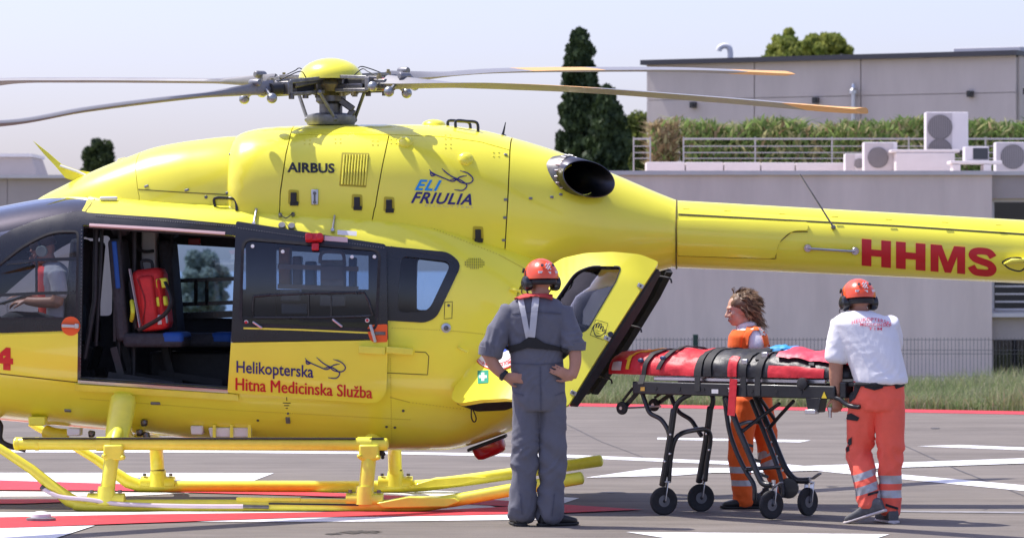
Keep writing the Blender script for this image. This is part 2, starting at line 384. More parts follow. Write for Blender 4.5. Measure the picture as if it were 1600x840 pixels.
# terrace things
RW = M('render_white', (.66, .61, .60), .85, var=.06, vscale=2)
def slabthing(name, label, cat, boxes, mat, Y):
    base = empty(name, (P((boxes[0][0] + boxes[0][2]) / 2, 0, Y).x, Y, top - .05)); tag(base, label, cat)
    for i, (x0, y0, x1, y1, dp, nm) in enumerate(boxes):
        a = P(x0, y1, Y); b = P(x1, y0, Y); z0 = top - .055 if y1 >= 266 else a.z
        MB().box(((a.x + b.x) / 2 - base.location.x, dp / 2 + .002 * i, (z0 + b.z) / 2 - base.location.z), (b.x - a.x, dp, b.z - z0)).build(nm, mat, base, None, .012)
    return base
for i, (x0, x1) in enumerate(((1010, 1070), (1071.5, 1130), (1131.5, 1188), (1189.5, 1242), (1243.5, 1318))):
    slabthing('planter', ['pale concrete planter at the terrace corner under brown reeds', 'second pale planter from the terrace corner', 'third pale planter from the terrace corner', 'fourth pale planter from the terrace corner', 'long pale planter ending at the smallest air conditioner'][i], 'planter', [(x0, 253 + i * .3, x1, 270, .6, 'trough')], RW, 33.0)['group'] = 'planters on the roof terrace'
slabthing('plinth_block', 'white rendered block with overhanging slab between two air conditioners', 'plinth', [(1400, 238.5, 1492, 270, .9, 'block'), (1392, 233.5, 1500, 238, 1.0, 'slab')], RW, 31.5)
slabthing('roof_bench', 'small white slab bench on two legs under the dark panel', 'bench', [(1485, 251, 1566, 256, .5, 'slab'), (1489, 256.5, 1501, 270, .4, 'leg'), (1537, 256.5, 1549, 270, .4, 'leg')], RW, 30.2)
ACW = M('ac_casing', (.70, .66, .66), .55, var=.04); ACG = M('ac_grille', (.20, .185, .19), .6); ACP = M('ac_panel', (.50, .46, .465), .6)
def ac(label, x0, y0, x1, y1, fans, Y, dp=.32, split=.62):
    a = P(x0, y1, Y); b = P(x1, y0, Y); wd, ht = b.x - a.x, b.z - a.z
    r = empty('air_conditioner', ((a.x + b.x) / 2, Y + dp / 2, a.z)); tag(r, label, 'air conditioner', 'air conditioners on the roof terrace')
    MB().box((0, 0, ht / 2), (wd, dp, ht)).build('casing', ACW, r, None, .012)
    MB().box((-wd / 2 + wd * split / 2 + .01, -dp / 2 - .004, ht / 2), (wd * split, .008, ht * .94)).build('front_panel', ACP, r, None)
    n = len(fans)
    for (fx, fz, fr) in fans:
        c = Vector((-wd / 2 + fx * wd, -dp / 2 - .01, fz * ht)); fr *= wd
        g = MB().lathe([(fr * 1.04, 0), (fr * 1.04, .012), (fr, .016), (fr * .97, .004), (.001, .004)], c, (0, -1, 0), 28).build('fan_grille', ACG, r)
        s = MB()
        for k in range(-5, 6):
            q = k / 5.6 * fr; h = math.sqrt(max(0, fr * fr - q * q)) * .96
            s.box((c.x + q, c.y - .014, c.z), (.009, .008, 2 * h))
        s.build('grille_bars', M('ac_bars', (.30, .28, .285), .5), g, None)
    for sx in (-.35, .35): MB().box((sx * wd, 0, -.03), (.06, dp * .9, .058)).build('foot', RUB, r, None)
    return r
ac('tall double fan air conditioner standing above the white block', 1447, 175, 1513, 235, ((.325, .60, .285), (.325, -.02, .285)), 32.8, split=.60)
ac('white single fan air conditioner left of the white block', 1350, 222, 1402, 268, ((.42, .47, .30),), 31.9, split=.86)
ac('smallest air conditioner seen partly side on, leftmost of the terrace units', 1320.5, 240, 1348, 268, ((.80, .45, .27),), 32.4, split=.5)
ac('white air conditioner at the right edge of the picture', 1556, 222, 1622, 268, ((.40, .50, .28),), 31.3, split=.7)
dp = empty('control_cabinet', P(1527, 251, 30.3)); tag(dp, 'white cabinet with dark square panel on the slab bench', 'cabinet')
MB().box((0, .2, .105), (.36, .3, .21)).build('cabinet_body', ACW, dp, None, .01)
MB().box((.055, .044, .105), (.225, .01, .165)).build('dark_panel', M('dark_screen', (.035, .04, .048), .3), dp, None)
# railing
RAILM = M('rail_grey', (.40, .385, .38), .6)
ra = empty('terrace_railing', (P(1300, 0, 33.7).x, 33.7, top)); tag(ra, 'pale horizontal bar railing along the roof terrace', 'railing')
xs = [P(a, 0, 33.7).x - ra.location.x for a in (990, 1016)] + [P(a, 0, 33.7).x - ra.location.x for a in (1068, 1180, 1300, 1420, 1540, 1660, 1780, 1900)]
for x in xs: MB().box((x, 0, (P(0, 214, 33.7).z - top) / 2), (.022, .022, P(0, 214, 33.7).z - top)).build('post', RAILM, ra, None)
for yy in (217, 228.5, 238.5, 247.5):
    z = P(0, yy, 33.7).z - top
    for (xa, xb) in ((xs[0], xs[1]), (xs[2], xs[-1])):
        MB().box(((xa + xb) / 2, -.02, z), (xb - xa, .022, .015 if yy > 220 else .028)).build('bar', RAILM, ra, None)
# upper building
ub = empty('upper_building', (P(1010, 0, 46).x, 46, top - .1)); ul = P(1010, 0, 46); ur = P(1588, 0, 42.6)
ub.rotation_euler.z = math.atan2(ur.y - ul.y, ur.x - ul.x); tag(ub, 'grey panelled upper storey with dark roof edge behind the terrace hedge', 'building')
UL = (ur - ul); UL.z = 0; UL = UL.length; uh = P(1010, 102, 46).z - top + .1
UC = M('upper_render', (.58, .515, .47), .9, var=.07, vscale=1.4, bump=.1, bscale=10, stretch=(1.5, 1.5, .4))
pw = [0, P(1200, 0, 44.9).x - ul.x, P(1388, 0, 43.8).x - ul.x, UL]
hz = P(1200, 153, 44.9).z - top + .1
MB().box((UL / 2, 4.05, uh / 2 - .01), (UL - .02, 8, uh - .02)).build('core', M('joint_dark', (.48, .43, .39), .9), ub, None)
for i in range(3):
    for (z0, z1) in ((0, hz - .006), (hz + .006, uh)):
        MB().box(((pw[i] + pw[i + 1]) / 2, .015, (z0 + z1) / 2), (pw[i + 1] - pw[i] - .02, .03, z1 - z0)).build('wall_panel', UC, ub, None)
MB().box((UL + .012, 4.1, uh / 2), (.03, 8, uh)).build('side_wall', UC, ub, None)
MB().box((UL / 2, 4.0, uh + .045), (UL + .12, 8.3, .09)).build('roof_edge', M('dark_flashing', (.05, .05, .06), .5), ub, None)
MB().box((UL - .75, 1.2, uh + .14), (1.3, 1.4, .10)).build('roof_hatch', CAPM, ub, None, .01)
for a, b in ((1090, 160), (1277, 157), (1505, 152), (1586, 150)):
    q = P(a, b, 44.3); lx = (q.x - ul.x) / math.cos(ub.rotation_euler.z); lz = q.z - top + .1
    MB().box((lx, -.06, lz), (.10, .115, .11)).box((lx, -.125, lz), (.06, .02, .06)).build('wall_lamp', BLK, ub, None)
q = P(1381, 190, 43.7); lx = (q.x - ul.x); z0 = -.02; z1 = P(0, 137, 43.7).z - top + .1
MB().lathe([(.045, z0), (.045, z1 - .1), (.085, z1 - .1), (.085, z1 - .04), (.04, z1), (.03, z1 + .08), (.001, z1 + .1)], (lx, -.13, 0), n=14).build('flue_pipe', STEEL, ub)
vp = empty('roof_vent', P(1141, 96, 47.5)); tag(vp, 'white swan neck vent pipe on the roof edge', 'vent pipe'); vp.location.z = top - .1 + uh + .08
MB().tube(smooth_path([(0, 0, 0), (0, 0, .24), (-.03, 0, .34), (-.12, 0, .37), (-.20, 0, .33), (-.22, 0, .27)], 5), .055, 12).build('pipe', WHITEM, vp)
MB().lathe([(.085, 0), (.085, .03), (.055, .04)], n=14).build('flange', WHITEM, vp)

# ---------------------------------------------------------------- building far left
lb = empty('left_building', (P(-300, 0, 43).x, 43, 0)); tag(lb, 'grey flat roofed building behind the nose at the left', 'building')
lt = P(0, 276, 43).z; x0 = P(-900, 0, 43).x - lb.location.x; x1 = P(150, 0, 43).x - lb.location.x; xj = P(12, 0, 43).x - lb.location.x
MB().box(((x0 + xj) / 2, 4, lt / 2 - .03), (xj - x0 - .02, 8, lt)).build('wall', CONCD, lb, None)
MB().box(((x1 + xj) / 2, 4, lt / 2 - .03), (x1 - xj, 8, lt)).build('wall', CONCD, lb, None)
MB().box(((x0 + x1) / 2, 3.96, lt), (x1 - x0 + .1, 8.2, .06)).build('coping', CAPM, lb, None)
q0 = P(-60, 243, 46).x - lb.location.x; q1 = P(48, 243, 46).x - lb.location.x; zt = P(0, 245, 46).z
MB().add([(q0, 3, lt + .031), (q1 + .14, 3, lt + .031), (q1, 3.1, zt), (q0, 3.1, zt), (q0, 5, lt + .031), (q1 + .14, 5, lt + .031), (q1, 4.9, zt), (q0, 4.9, zt)],
         [(0, 1, 2, 3), (5, 4, 7, 6), (1, 5, 6, 2), (4, 0, 3, 7), (3, 2, 6, 7), (0, 4, 5, 1)]).build('roof_housing', CONCD, lb, None, .01)
MB().box(((q0 + q1) / 2, 4, zt + .03), (q1 - q0 + .06, 2, .06)).build('housing_cap', CAPM, lb, None)

# ---------------------------------------------------------------- fence
fe = empty('mesh_fence', (P(1087, 0, 24.5).x, 24.5, 0)); tag(fe, 'low dark green welded mesh fence in front of the grey wall', 'fence')
FG = M('fence_green', (.02, .06, .045), .5); FW = M('fence_wire', (.085, .088, .095), .5)
ft = P(0, 528, 24.5).z
for k in range(-2, 4):
    x = k * 2.5
    MB().box((x, .035, ft / 2 + .02), (.06 if k else .07, .04, ft + (.06 if k == 0 else .0))).build('post', FG if k == 0 else FW, fe, None, .004)
    if k == 3: break
    b = MB()
    for i in range(1, 50): b.box((x + i * .05, 0, ft / 2 + .02), (.005, .005, ft - .02))
    for zz in (.05, .25, ft - .21, ft - .16, ft - .02): b.box((x + 1.25, -.006, zz), (2.46, .006, .006))
    b.build('mesh_panel', FW, fe, None)

# ---------------------------------------------------------------- grass, reeds
def blades(name, n, fn, mats, lean=.3, wd=.006):
    V = []; Fc = []; mi = []
    for i in range(n):
        x, y, z, h, m = fn(i); a = random.uniform(0, 6.283); l = random.gauss(.12, lean) * h; la = random.gauss(0, .7)
        dx, dy = math.cos(la) * l, math.sin(la) * l; cx, cy = math.cos(a) * wd, math.sin(a) * wd * .6
        o = len(V); hm = .55 * h
        V += [(x - cx, y - cy, z), (x + cx, y + cy, z), (x + cx * .8 + dx * .3, y + cy * .8 + dy * .3, z + hm), (x - cx * .8 + dx * .3, y - cy * .8 + dy * .3, z + hm), (x + dx, y + dy, z + h)]
        Fc += [(o, o + 1, o + 2, o + 3), (o + 3, o + 2, o + 4)]; mi += [m, m]
    me = bpy.data.meshes.new(name); me.from_pydata(V, [], Fc)
    for q in mats: me.materials.append(q)
    me.polygons.foreach_set('material_index', mi); me.update(); return link(name, me)
GR = [leafmat('grass_green', (.18, .26, .09), (.34, .40, .18), 1.5), leafmat('grass_straw', (.38, .36, .20), (.52, .49, .32), 2.0), leafmat('grass_olive', (.22, .26, .12), (.36, .39, .20), 1.0)]
def gfn(i):
    x = random.uniform(-2.5, 11.5); u = random.random() ** 1.25; off = .12 + u * 4.0
    p = E0 + ed * ((x - E0.x) / ed.x) + nrm * off
    cl = noise.noise((x * .9, p.y * .7, 3)); h = (.15 + .18 * min(1, off / 2.5)) * (1 + .45 * cl) * random.uniform(.6, 1.25)
    if x > 5.6 and random.random() < .25: h *= 1.5
    return p.x, p.y, -.03, h, random.choices((0, 1, 2), (4, max(.3, 2.2 + 3 * cl), 3))[0]
tag(blades('tall_grass', 62000, gfn, GR, .45, .0075), 'tall pale wind-blown grass between the tarmac and the fence', 'grass', kind='stuff')
HG = [leafmat('reed_green', (.09, .16, .04), (.26, .36, .11), 3.0, .5), leafmat('reed_brown', (.26, .19, .10), (.42, .34, .20), 2.0, .5), leafmat('reed_olive', (.26, .28, .11), (.50, .48, .26), 1.4, .5)]
def hedge(name, label, a0, a1, brown, n):
    xa, xb = P(a0, 0, 35.5).x, P(a1, 0, 35.5).x; zb = top - .05
    def fn(i):
        x = random.uniform(xa, xb); y = 35.2 + random.random() * .9; cl = noise.noise((x * 1.3, 7, 1)); f = noise.noise((x * 4.2, 2, 9))
        topz = P(0, 184 - (x - 2.4) * .6, 35.5).z - zb + .12 * cl + .08 * f
        z = zb + topz * random.random() ** .75 * .88; h = min(random.uniform(.07, .17), zb + topz * random.uniform(.9, 1.08) - z)
        if h < .06: h = .06
        return x, y, z, h, random.choices((0, 1, 2), (.6, 5, 1.5) if brown else (6 + 4 * f, .8, 3))[0]
    return tag(blades(name, n, fn, HG, 1.0, .028), label, 'hedge', kind='stuff')
hedge('reed_clump', 'clump of dry brown reeds at the terrace corner', 1014, 1058, True, 2200)
hedge('terrace_hedge', 'long green hedge of narrow leaves behind the terrace railing', 1066, 2100, False, 30000)

# ---------------------------------------------------------------- trees
BARK = M('bark', (.10, .075, .055), .9, var=.3, vscale=6, bump=.5, bscale=20)
def leafcloud(name, pts, mat, parent, size, dirfn=None):
    V = []; Fc = []
    for (p, s) in pts:
        a = Vector((random.gauss(0, 1), random.gauss(0, 1), random.gauss(0, 1) + (.8 if dirfn else 0))).normalized(); b = a.orthogonal().normalized()
        b = (Matrix.Rotation(random.uniform(0, 6.28), 3, a) @ b); c = a.cross(b)
        L = size * s * random.uniform(.7, 1.3); Wd = L * .42; o = len(V)
        if dirfn: b = (Vector((random.gauss(0, .35), random.gauss(0, .35), 1))).normalized(); c = b.orthogonal(); c = Matrix.Rotation(random.uniform(0, 6.28), 3, b) @ c; Wd = L * .3
        V += [p - b * L * .5, p + c * Wd, p + b * L * .5, p - c * Wd]; Fc.append((o, o + 1, o + 2, o + 3))
    me = bpy.data.meshes.new(name); me.from_pydata([tuple(q) for q in V], [], Fc); me.materials.append(mat); return link(name, me, parent)
def tree(name, label, loc, h, fn_clumps, n, mat, size, trunk_r, group=None, up=False, trunk_top=.8):
    r = empty(name, loc); tag(r, label, 'tree', group)
    t = MB().tube(smooth_path([(0, 0, -.1), (.03 * h * .1, 0, h * .3), (-.02 * h * .1, .02, h * .55), (0, 0, h * trunk_top)], 4), [trunk_r * (1.25 - 1.1 * i / 12) for i in range(13)], 9)
    cl = fn_clumps()
    for (c, rr) in cl[:14]:
        s0 = Vector((0, 0, max(h * .25, c.z - rr * 1.4) * .85)); t.tube([s0, s0.lerp(c, .5) + Vector((0, 0, -.05 * h * .1)), c], [trunk_r * .42, trunk_r * .28, trunk_r * .1], 6)
    t.build('trunk', BARK, r)
    pts = []
    tot = sum(rr ** 2 for c, rr in cl)
    for (c, rr) in cl:
        for i in range(max(6, int(n * rr ** 2 / tot))):
            d = Vector((random.gauss(0, 1), random.gauss(0, 1), random.gauss(0, 1))).normalized(); q = random.random() ** .33
            pts.append((c + d * rr * q, 1))
    leafcloud('crown', pts, mat, r, size, up); return r
CYP = leafmat('cypress_leaf', (.016, .032, .014), (.070, .105, .038), 2.6, .18)
PIN = leafmat('pine_leaf', (.08, .12, .03), (.26, .28, .07), 1.3, .45)
DKL = leafmat('dark_leaf', (.022, .042, .016), (.085, .11, .04), 2.0, .25)
PINB = leafmat('haze_grey_pine_leaf', (.24, .26, .21), (.40, .42, .33), .7, .45)  # leaves greyed and lightened, distance haze put into their colour
def cyp(H, W, seed, prof):
    pf = lambda u: float(np.interp(u, [p[0] for p in prof], [p[1] for p in prof]))
    def f():
        rnd = random.Random(seed); out = []
        for i in range(420):
            u = rnd.random() ** .9; z = H * u; rad = W * pf(u); a = rnd.uniform(0, 6.283); q = max(0, rad - .14) * math.sqrt(rnd.uniform(.15, 1))
            out.append((Vector((math.cos(a) * q, math.sin(a) * q, z - .10)), rnd.uniform(.13, .24)))
        return out
    return f
def at(px, py, Y): p = P(px, py, Y); return p
d1 = 76
p = P(905, 50, d1); tree('cypress_tree', 'tall dark cypress, taller of the pair behind the exhaust', (p.x, d1, -2.0), p.z + 2.0, cyp(p.z + 2.0, 1.0, 4, ((0, .85), (.3, .85), (.55, .76), (.75, .60), (.88, .48), (.96, .36), (1, .16))), 30000, CYP, .16, .16, 'cypress trees', True)
p = P(949, 136, d1 - 2.5); tree('cypress_tree', 'shorter broad dark cypress in front of the taller one', (p.x, d1 - 2.5, -2.0), p.z + 2.0, cyp(p.z + 2.0, 1.0, 9, ((0, 1.0), (.4, 1.0), (.62, .90), (.74, .76), (.86, .56), (.95, .34), (1, .12))), 30000, CYP, .16, .16, 'cypress trees', True)
def blobs(h, cz, rx, rz, k, r0, seed, flat=1.0):
    def f():
        rnd = random.Random(seed); out = []
        while len(out) < k:
            d = Vector((rnd.uniform(-1, 1), rnd.uniform(-1, 1), rnd.uniform(-1, 1)))
            if d.length > 1 or d.length < .35: continue
            out.append((Vector((d.x * rx, d.y * rx, cz + d.z * rz)), r0 * rnd.uniform(.6, 1.25)))
        return out
    return f
Yp = 95; p = P(1258, 36, Yp); zz = p.z + 2
tree('umbrella_pine', 'sunlit rounded pine crown rising above the upper building', (p.x, Yp, -2), zz, blobs(zz, zz - 1.15, 1.42, 1.0, 110, .24, 3), 22000, leafmat('bright_pine_leaf', (.14, .20, .04), (.42, .44, .11), 2.5, .5), .13, .18, None, True)  # lighter yellow-green leaf colour for this crown
Yp = 80; p = P(996, 165, Yp); zz = p.z + 2
tree('shade_tree', 'small green tree between the cypresses and upper building', (p.x + .1, Yp, -2), zz, blobs(zz, zz - 1.2, .55, 1.1, 40, .28, 8), 6000, PIN, .13, .12)
Yp = 190; p = P(154, 214, Yp); zz = p.z + 8
tree('dark_tree', 'dark round topped tree showing above the cockpit roof', (p.x, Yp, -8), zz, blobs(zz, zz - 4.3, 1.0, 4.0, 300, .40, 5), 36000, DKL, .24, .22)
Yp = 215; p = P(318, 392, Yp); zz = p.z + 8
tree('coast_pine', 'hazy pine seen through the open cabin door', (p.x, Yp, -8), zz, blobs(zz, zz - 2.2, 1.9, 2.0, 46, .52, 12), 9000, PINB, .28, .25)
Yp = 170; p = P(660, 440, Yp)
# ================================================================== THE HELICOPTER
HY = R(-3.0)
HF = Frame((-1.5, 0, 0), HY)
heli = empty('helicopter', (-1.5, 0, 0), HY)
tag(heli, 'yellow rescue helicopter with open side and rear doors standing on skids', 'helicopter')
hp = HF.px
def pchip(xs, ys):
    xs = np.array(xs, float); ys = np.array(ys, float); h = np.diff(xs); dl = np.diff(ys) / h; m = np.zeros(len(xs))
    for i in range(1, len(xs) - 1):
        m[i] = 0 if dl[i - 1] * dl[i] <= 0 else 2 * dl[i - 1] * dl[i] / (dl[i - 1] + dl[i])
    m[0] = dl[0]; m[-1] = dl[-1]
    def f(x):
        x = min(max(x, xs[0]), xs[-1]); i = int(min(max(np.searchsorted(xs, x) - 1, 0), len(h) - 1)); t = (x - xs[i]) / h[i]
        return (2 * t ** 3 - 3 * t * t + 1) * ys[i] + (t ** 3 - 2 * t * t + t) * h[i] * m[i] + (-2 * t ** 3 + 3 * t * t) * ys[i + 1] + (t ** 3 - t * t) * h[i] * m[i + 1]
    return f
class Loft:
    """stations: (px, py_top, py_mid, py_bot, half width, n_top, n_bot) measured on the aircraft's centre plane"""
    def __init__(s, st):
        X = [hp(a[0], 0, 0).x for a in st]; zt = [hp(a[0], a[1], 0).z for a in st]; zm = [hp(a[0], a[2], 0).z for a in st]; zb = [hp(a[0], a[3], 0).z for a in st]
        s.x0, s.x1 = X[0], X[-1]
        s.f = [pchip(X, q) for q in (zt, zm, zb, [a[4] for a in st], [a[5] for a in st], [a[6] for a in st])]
        s.cache = {}
        xm = (s.x0 + s.x1) / 2
        ph = np.linspace(-math.pi / 2, math.pi * 1.5, 721); pts = [s.pt(xm, a) for a in ph]
        L = [0]
        for i in range(1, 721): L.append(L[-1] + (pts[i] - pts[i - 1]).length)
        s.P = L[-1]; s.ph = ph; s.L = np.array(L)
    def sec(s, x):
        k = round(x, 5)
        if k not in s.cache: s.cache[k] = [f(x) for f in s.f]
        return s.cache[k]
    def pt(s, x, a):
        zt, zm, zb, w, n1, n2 = s.sec(x); c, q = math.cos(a), math.sin(a); n = n1 if q >= 0 else n2; h = zt - zm if q >= 0 else zm - zb
        return Vector((x, -w * math.copysign(abs(c) ** (2 / n), c), zm + h * math.copysign(abs(q) ** (2 / n), q)))
    def nr(s, x, a):
        e = 1e-3; d1 = s.pt(x + e, a) - s.pt(x - e, a); d2 = s.pt(x, a + .004) - s.pt(x, a - .004)
        n = d1.cross(d2)
        if n.length < 1e-9: return Vector((0, 0, 1))
        n.normalize(); zm = s.sec(x)[1]; p = s.pt(x, a)
        if n.dot(Vector((0, p.y, p.z - zm))) < 0: n = -n
        return n
    def ab(s, px, py):
        y = -s.sec((s.x0 + s.x1) / 2)[3]
        for i in range(14):
            p = hp(px, py, y); zt, zm, zb, w, n1, n2 = s.sec(p.x); up = p.z >= zm
            q = (p.z - zm) / (zt - zm) if up else (zm - p.z) / (zm - zb); q = min(max(q, 0), .9995); n = n1 if up else n2
            y2 = -w * (1 - q ** n) ** (1 / n); y = y * .4 + y2 * .6
        a = math.asin(q ** (n / 2)); return (p.x, a if up else -a)
    def at(s, px, py, off=0.0):
        x, a = s.ab(px, py); return s.pt(x, a) + s.nr(x, a) * off
    def t(s, a): return float(np.interp(a, s.ph, s.L))
    def ti(s, t): return float(np.interp(t, s.L, s.ph))
    def loop(s, pts, step=6):
        out = []; n = len(pts)
        for i in range(n):
            p, q = pts[i], pts[(i + 1) % n]; k = max(1, int(math.hypot(q[0] - p[0], q[1] - p[1]) / step))
            for j in range(k): out.append(s.ab(p[0] + (q[0] - p[0]) * j / k, p[1] + (q[1] - p[1]) * j / k))
        return out
def mirror(lp): return [(x, math.pi - a) for x, a in lp]
def inside(p, poly):
    x, y = p; c = False; n = len(poly); j = n - 1
    for i in range(n):
        if (poly[i][1] > y) != (poly[j][1] > y) and x < (poly[j][0] - poly[i][0]) * (y - poly[i][1]) / (poly[j][1] - poly[i][1]) + poly[i][0]: c = not c
        j = i
    return c
def inside_np(P_, poly):
    x = P_[:, 0]; y = P_[:, 1]; c = np.zeros(len(P_), bool); n = len(poly); j = n - 1
    for i in range(n):
        xi, yi = poly[i]; xj, yj = poly[j]
        if yi != yj:
            hit = ((yi > y) != (yj > y)) & (x < (xj - xi) * (y - yi) / (yj - yi) + xi); c ^= hit
        j = i
    return c
def densify(lp, step):
    out = []; n = len(lp)
    for i in range(n):
        p, q = np.array(lp[i]), np.array(lp[(i + 1) % n]); k = max(1, int(np.linalg.norm(q - p) / step))
        for j in range(k): out.append(tuple(p + (q - p) * j / k))
    return out
def cdt(outer, holes, sp):
    loops = [outer] + holes; V = []; E = []
    for lp in loops:
        o = len(V); n = len(lp); V += [Vector(p) for p in lp]; E += [(o + i, o + (i + 1) % n) for i in range(n)]
    A = np.array(outer); x0, y0 = A.min(0); x1, y1 = A.max(0)
    gx = np.arange(x0 + sp * .5, x1, sp); gy = np.arange(y0 + sp * .5, y1, sp)
    g = np.array([(a + (sp * .25 if j % 2 else -sp * .25), b) for j, b in enumerate(gy) for a in gx]) if len(gx) and len(gy) else np.zeros((0, 2))
    if len(g):
        k = inside_np(g, outer)
        for h in holes: k &= ~inside_np(g, h)
        g = g[k]
        B = np.array([p for lp in loops for p in lp])
        if len(g):
            keep = np.array([np.min((B[:, 0] - p[0]) ** 2 + (B[:, 1] - p[1]) ** 2) > (sp * .35) ** 2 for p in g]); g = g[keep]
            V += [Vector(p) for p in g]
    vo, eo, fo, *_ = delaunay_2d_cdt(V, E, [], 0, 1e-7)
    vo = [(v.x, v.y) for v in vo]; cen = np.array([((vo[a][0] + vo[b][0] + vo[c][0]) / 3, (vo[a][1] + vo[b][1] + vo[c][1]) / 3) for a, b, c in fo])
    k = inside_np(cen, outer)
    for h in holes: k &= ~inside_np(cen, h)
    return vo, [f for f, q in zip(fo, k) if q]
def shell(name, fn, nfn, vo, fo, off, th, mats, parent, rim=0):
    """solid sheet with analytic normals: outer face at off, inner at off-th, walls along every open edge"""
    n = len(vo); S = [fn(*p) for p in vo]; N = [nfn(*p) for p in vo]
    V = [s + q * off for s, q in zip(S, N)]; Nn = list(N); Fc = []; mi = []
    flip = None
    for a, b, c in fo:
        g = (V[b] - V[a]).cross(V[c] - V[a])
        Fc.append((a, b, c) if g.dot(N[a]) > 0 else (a, c, b)); mi.append(0)
    ec = {}
    for f in Fc:
        for i in range(3): e = (f[i], f[(i + 1) % 3]); ec[tuple(sorted(e))] = None if tuple(sorted(e)) in ec else e
    nf = len(Fc)
    if th:
        V += [s + q * (off - th) for s, q in zip(S, N)]; Nn += [-q for q in N]
        Fc += [(a + n, c + n, b + n) for a, b, c in Fc[:nf]]; mi += [1] * nf
        for e in ec.values():
            if not e: continue
            a, b = e; o = len(V); V += [V[a], V[b], V[b + n], V[a + n]]
            g = (V[b] - V[a]).cross(V[a] - V[a + n]); 
            Fc.append((o + 1, o, o + 3, o + 2)); g = g.normalized() if g.length > 1e-12 else Vector((0, 0, 1)); Nn += [g] * 4; mi.append(rim)
    me = bpy.data.meshes.new(name); me.from_pydata([tuple(p) for p in V], [], Fc)
    if not isinstance(mats, (list, tuple)): mats = [mats, mats]
    for q in mats: me.materials.append(q)
    me.polygons.foreach_set('material_index', mi); me.polygons.foreach_set('use_smooth', [True] * len(Fc)); me.update()
    me.normals_split_custom_set_from_vertices([tuple(q) for q in Nn])
    return link(name, me, parent)
def patch(name, sf, outer, holes=(), off=0.0, th=.012, mats=None, parent=None, sp=.06, rim=0):
    parent = parent or heli
    T = lambda lp: densify([(x, sf.t(a)) for x, a in lp], sp * .6)
    vo, fo = cdt(T(outer), [T(h) for h in holes], sp)
    return shell(name, lambda x, t: sf.pt(x, sf.ti(t)), lambda x, t: sf.nr(x, sf.ti(t)), vo, fo, off, th, mats, parent, rim)
def pxpatch(name, sf, poly, holes=(), off=0.0, th=.01, mats=None, parent=None, sp=.06, mir=False):
    o = sf.loop(poly); h = [sf.loop(q) for q in holes]
    if mir: o = mirror(o); h = [mirror(q) for q in h]
    return patch(name, sf, o, h, off, th, mats, parent, sp)
def ribbon(name, sf, pts, wd, off, mat, parent=None, th=.002, step=8):
    q = []
    for i in range(len(pts) - 1):
        p, r = pts[i], pts[i + 1]; k = max(1, int(math.hypot(r[0] - p[0], r[1] - p[1]) / step))
        q += [(p[0] + (r[0] - p[0]) * j / k, p[1] + (r[1] - p[1]) * j / k) for j in range(k)]
    q.append(pts[-1]); A = [sf.ab(*p) for p in q]; C = [sf.pt(*a) for a in A]; N = [sf.nr(*a) for a in A]
    rings = []
    for i in range(len(C)):
        t = (C[min(i + 1, len(C) - 1)] - C[max(0, i - 1)]).normalized(); b = t.cross(N[i]).normalized() * wd / 2; c = C[i] + N[i] * off
        rings.append([c - b, c + b, c + b - N[i] * (off + th), c - b - N[i] * (off + th)])
    return MB().loft(rings).build(name, mat, parent or heli, 50)
def axes_at(sf, px, py, off=0.0):
    x, a = sf.ab(px, py); c = sf.pt(x, a); n = sf.nr(x, a); u = Vector((1, 0, 0)); u = (u - n * u.dot(n)).normalized(); v = n.cross(u)
    if v.z < 0: v = -v
    return c + n * off, u, v, n
def stud(mb, sf, px, py, w, h, d, off=0.0, ang=0.0, m=0):
    c, u, v, n = axes_at(sf, px, py, off)
    if ang: u, v = u * math.cos(ang) + v * math.sin(ang), v * math.cos(ang) - u * math.sin(ang)
    return mb.box(c + n * d / 2, (w, h, d), Matrix((u, v, n)).transposed(), m)
def disc(mb, sf, px, py, r, d, off=0.0, n=18, m=0):
    c, u, v, nn = axes_at(sf, px, py, off); return mb.lathe([(r, 0), (r, d * .8), (r * .9, d), (.0005, d)], c, nn, n, m)
# ------------------------------------------------ lettering
def text_mesh(s, bold=0.0, shear=0.0, spacing=1.0, res=3):
    cu = bpy.data.curves.new('t', 'FONT'); cu.body = s; cu.size = 1; cu.offset = bold; cu.shear = shear; cu.space_character = spacing; cu.resolution_u = res
    ob = bpy.data.objects.new('t', cu); COL.objects.link(ob); dg = bpy.context.evaluated_depsgraph_get(); dg.update()
    me = bpy.data.meshes.new_from_object(ob.evaluated_get(dg)); bpy.data.objects.remove(ob); bpy.data.curves.remove(cu); return me
def lettering(name, s, quad, fn, mat, parent, off=.003, bold=0.0, shear=0.0, spacing=1.0, cuts=0, bend=None):
    """quad = px of the text's lower left, lower right, upper right, upper left corner (cap height)"""
    me = text_mesh(s, bold, shear, spacing); bm = bmesh.new(); bm.from_mesh(me); bmesh.ops.triangulate(bm, faces=bm.faces)
    for _ in range(cuts): bmesh.ops.subdivide_edges(bm, edges=[e for e in bm.edges if e.calc_length() > .12], cuts=1)
    bmesh.ops.triangulate(bm, faces=bm.faces)
    xs = [v.co.x for v in bm.verts]; x0, x1 = min(xs), max(xs); capz = .73
    (ax, ay), (bx, by), (cx, cy), (dx, dy) = quad
    for v in bm.verts:
        u = (v.co.x - x0) / (x1 - x0); t = v.co.y / capz
        px = (1 - u) * (1 - t) * ax + u * (1 - t) * bx + u * t * cx + (1 - u) * t * dx; py = (1 - u) * (1 - t) * ay + u * (1 - t) * by + u * t * cy + (1 - u) * t * dy
        if bend: py += bend(u)
        v.co = fn(px, py, off)
    bm.to_mesh(me); bm.free(); me.materials.clear(); me.materials.append(mat); me.update(); o = link(name, me, parent); return o
